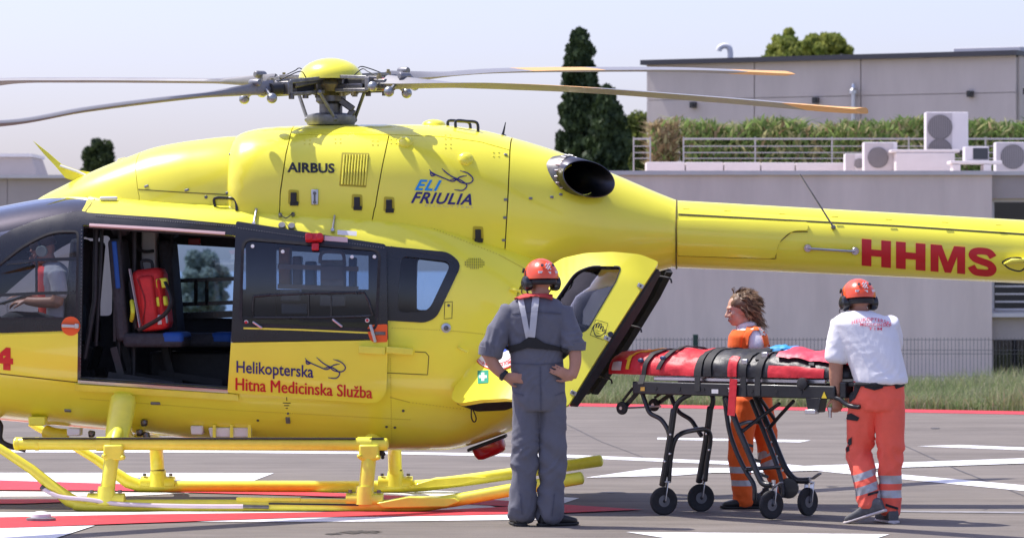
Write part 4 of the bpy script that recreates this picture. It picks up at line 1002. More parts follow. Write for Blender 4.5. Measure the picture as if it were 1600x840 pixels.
MB().loft(rings, False, 0, False).build('drive_shaft_cover', YEL, heli, 60)
bs = lambda a: 336 + (a - 1058) * .0535
ribbon('cover_seam', boom, [(1060, 335), (1200, 342.5), (1400, 353), (1600, 366), (1900, 384)], .012, .004, M('seam_black', (.03, .028, .012), .7), None, .004)
rg = MB(); ring_pts = [boom.pt(hp(1057, 0, 0).x, R(a)) + boom.nr(hp(1057, 0, 0).x, R(a)) * .004 for a in range(-88, 270, 8)]
rg.tube(ring_pts + [ring_pts[0]], .006, 6); rg.build('boom_joint', SEAM, heli)
# raised access cover on the near side of the boom
acc = rounded([(1059, 345), (1262, 349), (1262, 361), (1236, 361), (1216, 378), (1212, 402), (1059, 397)], [2, 4, 4, 22, 22, 10, 4])
pxpatch('access_cover', boom, acc, [], .018, .02, YEL)
ribbon('cover_edge', boom, [(1212, 404), (1213, 392), (1217, 379), (1236, 362.5), (1262, 362)], .006, .003, SEAM)
ribbon('cover_edge', boom, [(1060, 399), (1140, 402), (1211, 404)], .005, .003, SEAM)
def bigletter(ch, x0, x1):
    B = lambda u, v: (lambda px: (px, (414 + (px - 1346) * .0833) + v * ((373 + (px - 1346) * .0786) - (414 + (px - 1346) * .0833))))(x0 + (x1 - x0) * u)
    if ch == 'H': pl = [[(0, 0), (.33, 0), (.33, .38), (.67, .38), (.67, 0), (1, 0), (1, 1), (.67, 1), (.67, .63), (.33, .63), (.33, 1), (0, 1)]]
    elif ch == 'M': pl = [[(0, 0), (.23, 0), (.23, .62), (.41, 0), (.59, 0), (.77, .62), (.77, 0), (1, 0), (1, 1), (.68, 1), (.5, .40), (.32, 1), (0, 1)]]
    else:
        c = smooth_path([(.88, .70, 0), (.74, .86, 0), (.5, .90, 0), (.24, .86, 0), (.15, .72, 0), (.26, .59, 0), (.5, .51, 0), (.75, .43, 0), (.86, .28, 0), (.76, .13, 0), (.5, .10, 0), (.24, .13, 0), (.10, .31, 0)], 5)
        Lf, Rt = [], []
        for i_, p in enumerate(c):
            t = (c[min(i_ + 1, len(c) - 1)] - c[max(i_ - 1, 0)]).normalized(); wv = .125; Lf.append((p.x - t.y * wv * 1.15, p.y + t.x * wv)); Rt.append((p.x + t.y * wv * 1.15, p.y - t.x * wv))
        V = [boom.at(*B(u, v), .004) for u, v in Lf] + [boom.at(*B(u, v), .004) for u, v in Rt]; n = len(Lf)
        return MB().add(V, [(i_, i_ + 1, i_ + 1 + n, i_ + n) for i_ in range(n - 1)]).build('lettering', REDP, heli, None)
    return pxpatch('lettering', boom, [B(u, v) for u, v in pl[0]], [], .004, .003, REDP, heli, .04)
for ch, x0, x1 in (('H', 1346.5, 1392), ('H', 1400, 1446), ('M', 1454, 1508), ('S', 1513, 1557)): bigletter(ch, x0, x1)
q = MB(); q.tube([boom.at(1262, 387, .03), boom.at(1336, 391.5, .03)], .009, 8); q.build('antenna_rod', STEEL, heli)
for a, b in ((1262, 387), (1336, 391.5)): disc(q := MB(), boom, a, b, .028, .022, 0, 16); disc(q, boom, a, b, .016, .036, 0, 12); q.build('antenna_mount', STEEL, heli)
q = MB(); q.tube([hp(1303, 356, -.24), hp(1278, 316, -.31), hp(1250, 272, -.38)], [.007, .006, .004], 7); q.ell(boom.at(1302, 356, .01), .018, 10, 6); q.build('whip_antenna', GREYM, heli)
for a in (1072, 1136, 1222, 1304, 1388, 1476, 1560): stud(q := MB(), boom, a, bs(a) - 5 if a < 1900 else 0, .05, .008, .006, .035); q.build('cover_latch', YELM, heli)
q = MB(); q.tube([boom.at(1568, 409, .05), boom.at(1580, 405, .06), boom.at(1630, 404, .06)], [.01, .035, .04], 10, flat=.6); q.build('position_light_fairing', YELM, heli)
q = MB(); q.tube(smooth_path([boom.at(1566, 408, .02), boom.at(1575, 402, .06), boom.at(1592, 401, .08), boom.at(1600, 406, .09)], 4), .006, 6); q.tube(smooth_path([boom.at(1566, 409, .02), boom.at(1576, 414, .06), boom.at(1592, 416, .08), boom.at(1600, 412, .09)], 4), .006, 6); q.build('fairing_trim', BLKM, heli)
# tail fin beyond the picture edge
q = MB(); fin = [(2080, 385), (2180, 300), (2290, 240), (2370, 240), (2320, 330), (2300, 440), (2260, 500), (2190, 490), (2120, 452)]
q.prism(fin, -.09, .09, lambda a, b, d: hp(a, b, d)); q.build('tail_fin', YEL, heli, 30, .05)
q = MB(); q.lathe([(.42, -.11), (.46, 0), (.42, .11), (.36, .11), (.36, -.11)], hp(2205, 405, 0), (0, 1, 0), 32); q.build('fan_duct', BLKM, heli)
q = MB(); q.prism([(1980, 372), (2080, 376), (2080, 382), (1980, 380)], -1.2, 1.2, lambda a, b, d: hp(a, b, 0) + Vector((0, d, 0))); q.build('tailplane', YEL, heli, 30, .02)
# ------------------------------------------------ rear clamshell doors (open)
def clam_depth(a, b):
    # lateral position of the open near door: hinge side close to the hull, swung out towards the viewer
    k = min(1, max(0, (a - (705 + (622 - b) * .80)) / 130 + .12)); kk = math.sin(k * math.pi / 2); return -.70 - .20 * kk - (.12 + .42 * max(0, min(1.05, (b - 395) / 235))) * kk
class Clam:
    def __init__(s, sgn, shift=0.0, dz=0.0): s.g = sgn; s.sh = shift
    def pt(s, a, b):
        p = hp(a * 200, b * 200, clam_depth(a * 200, b * 200)); return Vector((p.x + s.sh, p.y * s.g, p.z))
    def nr(s, a, b):
        e_ = .01; n = (s.pt(a + e_, b) - s.pt(a - e_, b)).cross(s.pt(a, b + e_) - s.pt(a, b - e_)).normalized()
        return n if n.y * s.g < 0 else -n
cl_out = rounded([(704, 622), (716, 588), (738, 545), (770, 500), (812, 455), (846, 424), (878, 403), (915, 395), (958, 393), (1000, 397), (1030, 409), (985, 478), (935, 556), (887, 634), (840, 630), (790, 622), (750, 624), (716, 630)], [6, 8, 8, 8, 8, 8, 8, 8, 8, 8, 6, 0, 0, 6, 4, 4, 4, 6], 4)
cl_win = rounded([(851, 492), (872, 463), (899, 424), (925, 415), (971, 416), (962, 440), (918, 515), (905, 521), (870, 512)], [10, 8, 14, 8, 7, 4, 8, 6, 6], 4)
def clam(sgn, shift):
    C = Clam(sgn, shift); S = lambda pl: densify([(a / 200, b / 200) for a, b in pl], .04)
    vo, fo = cdt(S(cl_out), [S(cl_win)], .18)
    d = shell('rear_door', C.pt, C.nr, vo, fo, 0, .035, [YEL, LINER], heli)
    vo, fo = cdt(S(cl_win), [], .3); shell('pane', C.pt, C.nr, vo, fo, -.012, .005, glass('rear_glass', (.78, .80, .82), 1.0), d)
    def seal(name, pl, wd, off, mat, th):
        V = []; q = [(a / 200, b / 200) for a, b in pl]; rings = []
        for i, p in enumerate(q):
            c = C.pt(*p); n = C.nr(*p); t = (C.pt(*q[min(i + 1, len(q) - 1)]) - C.pt(*q[max(i - 1, 0)])).normalized(); b_ = t.cross(n) * wd / 2
            rings.append([c - b_ + n * off, c + b_ + n * off, c + b_ + n * (off - th), c - b_ + n * (off - th)])
        MB().loft(rings).build(name, mat, d, 50)
    seal('window_seal', cl_win + [cl_win[0]], .007, .002, BLKM, .045)
    # deep inner frame along the closing edge and bottom (dark trim seen past the yellow skin)
    inner = MB(); V0 = []
    for (a, b, ww) in ((1026, 417, .03), (1000, 458, .05), (960, 520, .055), (925, 575, .055), (893, 626, .04)):
        p = C.pt(a / 200, b / 200); n = C.nr(a / 200, b / 200); dirx = Vector((1, 0, -.15)).normalized()
        V0.append([p - n * .035 - dirx * .03, p - n * .035 + dirx * .012, p - n * .10 + dirx * ww, p - n * .11 + dirx * (ww - .05)])
    inner.loft(V0).build('inner_trim', BLKM, d, 45)
    return d, C
nd, CN = clam(1, 0.0)
fd, CFr = clam(-1, .06)
at_d = lambda a, b, o: CN.pt(a / 200, b / 200) + CN.nr(a / 200, b / 200) * o
# badge, cross sign, hand pictogram on the near door
def dpoly(name, poly, off, mat, par=nd):
    vo, fo = cdt([(a / 200, b / 200) for a, b in poly], [], .1); return shell(name, CN.pt, CN.nr, vo, fo, off, 0, [mat], par)
def ellp(cx, cy, rx, ry, n=36, tilt=0): return [(cx + rx * math.cos(2 * math.pi * k / n), cy + ry * math.sin(2 * math.pi * k / n)) for k in range(n)]
dpoly('badge_rim', ellp(776, 550, 36.5, 28), .003, REDP); dpoly('badge_face', ellp(776, 550, 34.8, 26.5), .0042, WHT); dpoly('badge_ring', ellp(778, 549, 26, 19), .0054, REDP); dpoly('badge_middle', ellp(778, 549, 25, 18.2), .0064, WHT)
dpoly('badge_field', [(776, 540), (792, 530), (800, 545), (784, 552)], .0074, M('badge_blue', (.02, .09, .55), .5))
lettering('lettering', 'HITNA MEDICINSKA POMOC', [(744, 572), (806, 572), (806, 566), (744, 566)], at_d, REDP, nd, .0085, .01, 0, 1, 1, lambda u: -10 * (2 * u - 1) ** 2 + 2)
dpoly('first_aid_sign', [(746.5, 579), (763.5, 578), (763.5, 598), (747, 599)], .003, M('sign_green', (.005, .30, .19), .5))
dpoly('sign_cross', [(753, 582), (757.3, 582), (757.3, 586.4), (761.3, 586.4), (761.3, 590.6), (757.3, 590.6), (757.3, 595), (753, 595), (753, 590.6), (749, 590.6), (749, 586.4), (753, 586.4)], .0045, WHT)
hx = lambda pts: [(922 + a, 500 + b) for a, b in pts]
stroke('pictogram', hx([(9, -.5), (28, 5)]), 1.1, at_d, INK, nd); stroke('pictogram', hx([(28, 5), (21, 31)]), 1.1, at_d, INK, nd); stroke('pictogram', hx([(21, 31), (0, 23)]), 1.1, at_d, INK, nd); stroke('pictogram', hx([(0, 23), (9, -.5)]), 1.1, at_d, INK, nd)
stroke('pictogram', hx([(6, 18), (5, 13), (8, 7), (10, 6), (9, 12), (12, 5), (14, 5), (13, 12), (16, 6), (18, 7), (16, 14), (19, 10), (21, 11), (19, 17), (23, 16), (25, 17), (19, 23), (13, 25), (8, 23), (6, 18)]), 1.2, at_d, INK, nd)
stroke('pictogram', hx([(9, 16), (17, 18)]), 1.0, at_d, INK, nd); stroke('pictogram', hx([(9, 19), (15, 21)]), 1.0, at_d, INK, nd)
q = MB(); c = at_d(954, 522, 0); q.lathe([(.020, -.01), (.020, .004), (.001, .004)], c, CN.nr(954 / 200, 522 / 200), 16); q.build('keyhole', BLK, nd)
for a, b in ((1001, 447), (949, 529), (896, 614)):
    q = MB(); c = at_d(a, b, .008); q.box(c, (.045, .016, .03), rot('Y', 25)); q.build('door_catch', STEEL, nd, 38, .003); q = MB(); q.lathe([(.008, 0), (.008, .012), (.001, .012)], c, (0, -1, 0), 10); q.build('catch_pin', DSTEEL, nd)
for a, b in ((1040, 433), (993, 510), (947, 590)):
    q = MB(); p0 = hp(a, b, -.85); q.tube(smooth_path([p0 + Vector((-.06, .08, .01)), p0, p0 + Vector((.035, -.02, -.012)), p0 + Vector((.042, -.025, -.04))], 4), .007, 6); q.build('hook', BLKM, nd)
# opening behind the door, tool loop, door stop
q = MB(); q.tube(smooth_path([hull.at(736, 634, .02), hull.at(735, 645, .05), hull.at(739, 651, .05), hull.at(742, 645, .05), hull.at(737, 634, .02)], 5), .005, 6); q.build('pull_loop', BLKM, heli)
pxpatch('door_rebate', hull, rounded([(712, 630), (745, 622), (800, 622), (805, 634), (790, 640), (745, 642)], 5), [], .004, .01, BLKM)
for a, b in ((803, 455), (722, 545)): q = MB(); q.tube([hull.at(a - 6, b - 3, .0), hull.at(a, b, .05), hull.at(a + 8, b + 3, .07)], .011, 8); q.build('door_hinge', YELM, heli)
# rear bulkhead and underside of the boom root
MB().box((hp(905, 0, 0).x, 0, hp(0, 418, 0).z), (.30, .9, .06)).build('roof_frame', LINER, heli)

# ------------------------------------------------ cabin interior
fl = hp(0, 606, -.4).z
q = MB(); q.box(((HX(100) + HX(800)) / 2, 0, fl - .03), (HX(800) - HX(100), 1.34, .06)); q.build('cabin_floor', LINER, heli, None)
MB().box(((HX(-200) + HX(100)) / 2, 0, fl - .032), (HX(100) - HX(-200), .86, .056)).build('cockpit_floor', LINER, heli, None)
q = MB(); q.box((HX(-40), 0, hp(0, 505, 0).z - .12), (.5, 1.0, .30)); q.box((HX(-90), 0, hp(0, 500, 0).z - .02), (.3, 1.15, .20)); q.build('instrument_panel', BLKM, heli, 38, .03)
SEATF = M('seat_fabric', (.045, .047, .055), .85, var=.25, vscale=40, bump=.3, bscale=200); SEATB = M('seat_blue', (.012, .085, .35), .7, var=.1, bump=.2, bscale=150)
def seat(x, y, dirn, blue=True):
    """x = back of the seat; dirn +1 faces the tail"""
    z = hp(0, 530, y).z; q = MB()
    bk = MB(); bk.box((x + dirn * .045, y, z + .36), (.09, .44, .74), rot('Y', -5 * dirn)); b = bk.build('seat_back', SEATF, heli, 38, .03)
    if blue:
        MB().box((x + dirn * .035, y - .226, z + .54), (.035, .014, .34), rot('Y', -5 * dirn)).build('bolster', SEATB, b, 38, .008)
    MB().box((x + dirn * .03, y, z + .86), (.11, .26, .22), rot('Y', -4 * dirn)).build('headrest', SEATF, heli, 38, .035)
    c = MB().box((x + dirn * .30, y, z), (.44, .46, .10)).build('seat_cushion', SEATF, heli, 38, .03)
    MB().box((x + dirn * .44, y, z + .012), (.16, .466, .09)).build('cushion_front', SEATB, c, 38, .03)
    for s in (-1, 1):
        MB().bar((x + dirn * .02, y + s * .24, z - .05), (x + dirn * .10, y + s * .24, fl), .03, .05).bar((x + dirn * .45, y + s * .24, fl + .03), (x - dirn * .02, y + s * .24, fl + .10), .025, .05).build('seat_leg', BLKM, heli, None)
    MB().box((x + dirn * .02, y, z + .30), (.02, .40, .62)).build('seat_pan', BLKM, heli, None)
seat(HX(166), -.34, 1); seat(HX(228), .22, 1, False)
seat(HX(112), -.30, -1, False); seat(HX(112), .38, -1, False)
for (x, y) in ((HX(175), -.50), (HX(196), -.42), (HX(238), .10)):
    q = MB(); q.tube([(x, y, fl), (x + .01, y, hp(0, 360, y).z)], .016, 8); q.build('seat_post', BLKM, heli)
q = MB(); z0 = hp(0, 420, -.5).z; q.bar((HX(195), -.56, z0), (HX(213), -.58, hp(0, 515, -.6).z), .035, .006); q.build('harness_strap', M('strap_grey', (.42, .42, .42), .8), heli)
q = MB(); q.tube(smooth_path([(HX(196), -.5, hp(0, 500, -.5).z), (HX(201), -.6, hp(0, 487, -.6).z), (HX(198), -.55, hp(0, 470, -.6).z)], 4), .016, 8); q.build('harness_pad', M('hi_vis_yellow', (.75, .80, .05), .6), heli)
q = MB(); q.tube(smooth_path([hp(258, 440, -.62), hp(268, 468, -.66), hp(256, 492, -.68), hp(216, 516, -.66)], 6), .02, 8, flat=.35); q.build('seat_belt', BLKM, heli)
q = MB(); q.tube(smooth_path([hp(204, 365, -.2), hp(210, 380, -.2), hp(222, 392, -.15), hp(240, 392, -.1)], 5), .012, 8); q.build('hose', BLKM, heli)
MB().box((HX(208), .05, hp(0, 400, 0).z), (.10, .2, .36)).build('equipment_box', M('warm_white', (.62, .60, .58), .6), heli, 38, .01)
# far door rails seen against the light
fy = .80
for (b, h_) in ((437, .030), (474, .030), (492, .05)):
    q = MB(); q.bar(hp(262, b + 2, fy - .06), hp(372, b - 2, fy - .06), .03, h_); q.build('far_window_rail', BLK, heli, None)
for a in (306, 323): q = MB(); q.bar(hp(a, 437, fy - .07), hp(a, 476, fy - .07), .02, .02); q.build('far_window_rail', BLK, heli, None)
q = MB(); q.box(hp(304, 377, .5), (.09, .05, .05)); q.build('roof_marker_light', M('marker_red', (.35, .02, .02), .4), heli, 38, .008)
MB().box((HX(330), .70, hp(0, 555, .7).z), (1.2, .06, .42)).build('far_door_trim', LINER, heli, None)
MB().box((HX(300), .40, hp(0, 575, .4).z), (.9, .4, .26)).build('floor_locker', BLKM, heli, 38, .02)
q = MB(); q.tube([hp(150, 350, -.55), hp(148, 470, -.60), hp(132, 560, -.62)], .02, 8); q.tube([hp(160, 350, -.50), hp(157, 420, -.55), hp(150, 540, -.55)], .014, 8); q.build('door_post', BLKM, heli)
# equipment rack opposite the sliding door window
rk = MB(); xa, xb = hp(434, 0, .45).x, hp(560, 0, .45).x
for b in (416, 447): MB().bar(hp(434, b, .42), hp(560, b + 4, .42), .02, .035).build('rack_rail', M('rack_metal', (.55, .50, .42), .5), heli, None)
EQ = [(437, 386, 455, 446, (.55, .32, .12)), (458, 400, 472, 446, (.25, .26, .28)), (478, 408, 494, 450, (.10, .32, .62)), (502, 406, 540, 448, (.62, .64, .66)), (546, 402, 557, 450, (.05, .26, .66)), (440, 452, 470, 470, (.30, .31, .33))]
for i, (a0, b0, a1, b1, c) in enumerate(EQ):
    p0, p1 = hp(a0, b1, .50), hp(a1, b0, .50); MB().box((p0 + p1) / 2, (p1.x - p0.x, .14, p1.z - p0.z)).build('equipment_case', M('case_%d' % i, c, .5, var=.2, vscale=14), heli, 38, .012)
q = MB(); p0 = hp(519, 405, .40); q.tube(smooth_path([p0 + Vector((-.09, 0, -.03)), p0 + Vector((-.07, 0, .05)), p0 + Vector((.07, 0, .05)), p0 + Vector((.09, 0, -.03))], 5), .014, 8); q.box(p0 + Vector((0, .0, -.10)), (.17, .05, .10)); q.build('monitor', M('monitor_grey', (.45, .47, .50), .4), heli, 38, .01)
MB().box(((hp(384, 0, .55).x + hp(430, 0, .55).x) / 2, .6, hp(0, 440, .5).z), (hp(430, 0, .5).x - hp(384, 0, .5).x, .08, .60)).build('side_panel', LINER, heli, None)
MB().box(((hp(575, 0, .55).x + hp(650, 0, .55).x) / 2, .62, hp(0, 440, .5).z), (hp(650, 0, .5).x - hp(575, 0, .5).x, .06, .55)).build('side_panel', LINER, heli, None)
MB().box((hp(470, 0, 0).x, .3, hp(0, 540, 0).z), (1.0, .5, .42)).build('cabin_locker', LINER, heli, None)
p0, p1 = hp(372, 512, .66), hp(604, 452, .66); MB().box((p0 + p1) / 2, (p1.x - p0.x, .03, p1.z - p0.z)).build('window_blocker', LINER, heli, None)  # added dark panel, blocks the lower far window to darken the view through
for (a0, b0, a1, b1) in ((402, 470, 428, 492), (440, 474, 480, 490), (500, 462, 540, 478)):
    p0, p1 = hp(a0, b1, .60), hp(a1, b0, .60); MB().box((p0 + p1) / 2, (p1.x - p0.x, .05, p1.z - p0.z)).build('wall_unit', M('unit_grey', (.42, .43, .45), .5), heli, 38, .008)

# ------------------------------------------------ landing gear
def skid(y, pts, rad):
    P_ = [hp(a, b, y) for a, b in pts]; return smooth_path(P_, 5)
yn, yf = -1.19, 1.19
r = .045
near = skid(yn, [(118, 787), (150, 789.5), (300, 789.5), (500, 789.5), (640, 789.5), (690, 784), (730, 777.5), (800, 764.5), (908, 746)], r)
far = skid(yf, [(212, 757), (240, 759.5), (400, 759.5), (560, 759.5), (650, 758.5), (700, 753), (760, 745), (850, 732), (938, 719)], r)
MB().tube(near, r, 16, dome=.5).build('skid', YELM, heli); MB().tube(far, r, 16, dome=.5).build('skid', YELM, heli)
def toe(y, pts, ws_):
    rings = []
    Q, fr = frames_along([hp(a, b, y) for a, b in pts])
    for (p, (t, n, b), w_) in zip(Q, fr, ws_):
        rings.append([p + Vector((0, math.cos(k * math.pi / 8) * w_[0], 0)) + n * (math.sin(k * math.pi / 8) * w_[1]) for k in range(16)])
    return MB().loft(rings)
toe(yn, [(128, 789), (108, 780), (85, 762), (50, 733), (0, 700), (-60, 668), (-75, 662)], [(r, r), (r, .05), (.05, .042), (.055, .034), (.06, .03), (.055, .028), (.02, .02)]).build('skid_toe', YELM, heli)
toe(yf, [(222, 759), (200, 752), (180, 738), (150, 717), (110, 693), (60, 668), (46, 661)], [(r, r), (r, .05), (.05, .042), (.055, .034), (.06, .03), (.055, .028), (.02, .02)]).build('skid_toe', YELM, heli)
for (y, cuts) in ((yn, (180, 640)), (yf, (270, 690))):
    pass
def strut(y, base, mid, topx, rr=.052):
    P_ = [hp(base[0], base[1], y), hp(mid[0], mid[1], y * .96), Vector((hp(topx[0], topx[1], y * .8).x, y * .78, hp(topx[0], topx[1], y * .8).z)), Vector((hp(topx[0], topx[1], y * .8).x + .01, y * .4, hp(0, 690, 0).z + .02)), Vector((hp(topx[0], topx[1], y * .8).x + .01, 0, hp(0, 690, 0).z + .02))]
    MB().tube(smooth_path(P_, 6), rr, 16).build('cross_tube', YELM, heli)
    c = hp(base[0], base[1] - 4, y); s = MB(); s.tube([c + Vector((0, 0, -.035)), c + Vector((0, 0, .09))], [rr * 1.5, rr * 1.1], 16); s.tube([c + Vector((-.13, 0, -.01)), c + Vector((.13, 0, -.01))], [.053, .053], 16)
    s.build('skid_saddle', YELM, heli)
    for dx_ in (-.10, .10): MB().lathe([(.014, 0), (.014, .02), (.001, .02)], c + Vector((dx_, -.02, .045)), (0, 0, 1), 8).build('saddle_bolt', DSTEEL, heli)
    b_ = MB(); cc = hp(base[0] + (mid[0] - base[0]) * .25, base[1] - 22, y * .99); b_.lathe([(rr * 1.06, -.006), (rr * 1.06, .006)], cc, (0, .05, 1), 16); b_.build('tube_band', SEAM, heli)
strut(yn, (166, 783), (174, 720), (186, 672)); strut(yn, (570, 783), (576, 720), (578, 690))
strut(yf, (247, 756), (245, 715), (243, 690)); strut(yf, (618, 756), (617, 720), (616, 690))
# leg fairing at the front
rings = []
for (b, w0, w1, dep) in ((684, -20, 16, .12), (672, -21, 18, .13), (650, -20, 21, .13), (630, -19, 22, .12), (620, -18, 19, .10), (615, -13, 10, .06)):
    a0, a1 = hp(186 + w0, b, -.95), hp(186 + w1, b, -.95); yc = -.99 + (684 - b) * .0032
    rings.append([Vector(((a0.x + a1.x) / 2 + math.cos(t) * (a1.x - a0.x) / 2, yc + math.sin(t) * dep * .5, a0.z)) for t in [2 * math.pi * k / 20 for k in range(20)]])
MB().loft(rings).build('leg_fairing', YELM, heli, 50)
# long step along the side
ys = -1.12
st = MB(); st.tube([hp(24, 692.5, ys), hp(604, 693.5, ys)], .044, 14, flat=1.0, dome=.35); st.build('side_step', YELM, heli)
st = MB(); st.bar(hp(36, 684.0, ys), hp(556, 684.6, ys), .085, .010); st.bar(hp(578, 684.6, ys), hp(600, 684.6, ys), .07, .010); st.build('step_grip', RUB, heli, None)
for a in (27, 58, 162, 570):
    b_ = MB(); c = hp(a, 693, ys); b_.tube([c + Vector((-.05 if a > 60 else -.012, 0, 0)), c + Vector((.05 if a > 60 else .012, 0, 0))], .050 if a > 60 else .047, 14); b_.build('step_clamp', YELM, heli)
for a in (178, 577):
    b_ = MB(); b_.box(hp(a, 706, -1.14), (.14, .10, .11)); b_.lathe([(.018, -.03), (.018, .03)], hp(a - 15, 712, -1.18), (0, 1, 0), 10); b_.lathe([(.018, -.03), (.018, .03)], hp(a + 14, 714, -1.18), (0, 1, 0), 10); b_.build('step_bracket', YELM, heli, 38, .015)
b_ = MB(); 
for k in range(9): b_.ell(hp(588 + random.uniform(0, 12), 700 + random.uniform(0, 14), -1.08), .018 * random.uniform(.6, 1.2), 8, 6)
b_.tube(smooth_path([hp(586, 712, -1.1), hp(594, 704, -1.08), hp(602, 700, -1.0), hp(604, 692, -.9)], 4), .014, 7); b_.build('cable_bundle', BLKM, heli)
# skid shoes and wear plates
for (y, a0, a1, b) in ((yn, 370, 470, 778), (yn, 470, 556, 780)):
    b_ = MB(); b_.bar(hp(a0, b + 1, y), hp(a1, b + 2, y), .075, .03); b_.build('skid_plate', YELM, heli, 38, .006)
for (y, pts) in ((yn, [(590, 784), (640, 774), (712, 776), (720, 782), (700, 790), (600, 792)]), (yf, [(640, 758), (680, 746), (735, 742), (762, 744), (720, 756), (645, 762)])):
    b_ = MB(); b_.prism(pts, -.10, .10, lambda a, b, d: hp(a, b, y) + Vector((0, d, 0))); b_.build('tail_shoe', YELM, heli, 30, .008)
b_ = MB(); b_.bar(hp(380, 798.5, yn), hp(620, 798.5, yn), .07, .012); b_.build('wear_strip', RUB, heli, None)
wh = MB(); wh.tube(smooth_path([hp(66, 762, yn - .03), hp(80, 770, yn - .055), (hp(98, 776, yn - .06)), hp(140, 780, yn - .06), hp(190, 787, yn - .055), hp(290, 790, yn - .05), hp(380, 790.5, yn - .05)], 6), .016, 10); wh.build('skid_guard', M('pink_white', (.72, .60, .62), .4), heli)
wh = MB(); wh.tube([hp(380, 790.5, yn - .05), hp(420, 791.5, yn - .05)], .013, 8); wh.build('guard_end', DSTEEL, heli)
MB().tube([hp(64, 760, yn - .03), hp(70, 764, yn - .035)], .018, 8).build('guard_end', DSTEEL, heli)
wb = MB(); wb.bar(hp(420, 786, yn - .045), hp(560, 788, yn - .045), .012, .012); wb.build('ground_wire', BLKM, heli)
# ------------------------------------------------ belly fittings
lt_ = MB(); A_ = hp(732, 701, 0); B_ = hp(790, 679, 0); t_ = (B_ - A_).normalized(); nn = Vector((t_.z, 0, -t_.x)); c = (A_ + B_) / 2
lt_.box(c + nn * .006, (.30, .22, .022), Matrix((t_, Vector((0, 1, 0)), -nn)).transposed()); lt_.build('light_base', BLKM, heli, 38, .006)
rings = []
for (o_, k) in ((.018, 1.0), (.07, .96), (.095, .88), (.108, .70), (.112, .3)):
    rings.append([c + nn * o_ + t_ * (math.copysign(abs(math.cos(a)) ** .6, math.cos(a)) * .125 * k) + Vector((0, 1, 0)) * (math.copysign(abs(math.sin(a)) ** .6, math.sin(a)) * .095 * k) for a in [2 * math.pi * i / 28 for i in range(28)]])
MB().loft(rings).build('anti_collision_light', M('red_lens', (.50, .012, .012), .18, coat=.6), heli, 50)
lb_ = MB(); lb_.bar(hp(730, 689, -.06), hp(762, 677, -.06), .2, .05); lb_.build('light_fairing', YELM, heli, 38, .015)
for (a0, b0, a1, b1, c_, n_) in ((47, 650, 72, 664, YELM, 'belly_bracket'), (107, 668, 127, 680, WHITEM, 'belly_antenna'), (330, 667, 392, 682, WHITEM, 'belly_box'), (300, 664, 318, 678, WHITEM, 'belly_antenna')):
    p0, p1 = hp(a0, b1, -.5), hp(a1, b0, -.5); MB().box((p0 + p1) / 2, (p1.x - p0.x, .12, p1.z - p0.z), None, 0, (1.1, 1)).build(n_, c_, heli, 38, .01)
for a in (335, 362, 390): q = MB(); p = hp(a, 674, -.57); q.box(p, (.022, .03, .10)); q.build('box_clamp', YELM, heli, None)
q = MB(); q.tube(smooth_path([hp(68, 672, -.1), hp(85, 678, -.12), hp(108, 680, -.1)], 4), [.02, .05, .05, .05, .05, .05, .05, .05, .03], 10); q.build('belly_pod', YELM, heli)
q = MB(); q.tube(smooth_path([hp(-5, 655, -.3), hp(1, 665, -.32), hp(0, 684, -.34), hp(10, 694, -.35), hp(40, 702, -.36)], 5), .02, 8); q.build('lower_wire_cutter', BLKM, heli)
for (a, b) in ((222, 657), (140, 674), (225, 676), (215, 672), (226, 680)): q = MB(); q.lathe([(.014, 0), (.03, .03), (.014, .05)], hp(a, b, -.55), (.6, -.5, -.5), 10); q.build('belly_light', DSTEEL, heli)

# ------------------------------------------------ rotor
mast = hp(517, 0, 0).x; hubz = hp(517, 131, 0).z
rot_ = heli
MB().lathe([(.075, 2.45), (.075, hubz - .22), (.085, hubz - .22), (.085, hubz - .15), (.11, hubz - .13), (.11, hubz - .05)], (mast, 0, 0), n=24).build('rotor_mast', DSTEEL, rot_)
cz = hp(517, 123, 0).z; dm = [(.001, .150)] + [(.235 * math.sin(R(a)), -.002 + .152 * math.cos(R(a))) for a in range(8, 86, 7)] + [(.236, -.006), (.228, -.006), (.20, .045), (.12, .07), (.001, .075)]
MB().lathe([(a, b) for a, b in dm], (mast, 0, cz), n=40).build('hub_cap', YEL, rot_)
MB().lathe([(.08, -.10), (.12, -.085), (.17, -.06), (.19, -.01), (.17, .04), (.10, .07)], (mast, 0, hubz), n=24).build('rotor_hub', M('hub_metal', (.20, .17, .09), .4, metal=.8, var=.3, vscale=15), rot_)
MB().lathe([(.11, 0), (.11, .03), (.05, .04)], (mast, 0, hubz + .05), n=20).build('cap_ring', DSTEEL, rot_)
swz = hp(517, 187, 0).z
MB().lathe([(.10, -.05), (.17, -.04), (.185, -.01), (.18, .03), (.13, .045), (.08, .05)], (mast, 0, swz), n=28).build('swashplate', GREYM, rot_)
MB().lathe([(.09, -.10), (.10, -.04)], (mast, 0, swz), n=20).build('mast_base', BLKM, rot_)
sc_ = MB(); sc_.bar((mast + .07, -.05, hubz - .12), (mast + .17, -.05, hubz - .19), .05, .05); sc_.bar((mast + .17, -.05, hubz - .19), (mast + .14, -.05, swz + .02), .04, .05); sc_.build('scissor_link', DSTEEL, rot_, 38, .008)
BG = M('blade_grey', (.24, .235, .24), .45, var=.08, vscale=3); BO = M('blade_orange', (.80, .42, .13), .5, var=.06)
def proj_x(p):
    c, s = math.cos(HY), math.sin(HY); wx_, wy_ = c * p.x - s * p.y - 1.5, s * p.x + c * p.y; return 800 + F * wx_ / (wy_ + D)
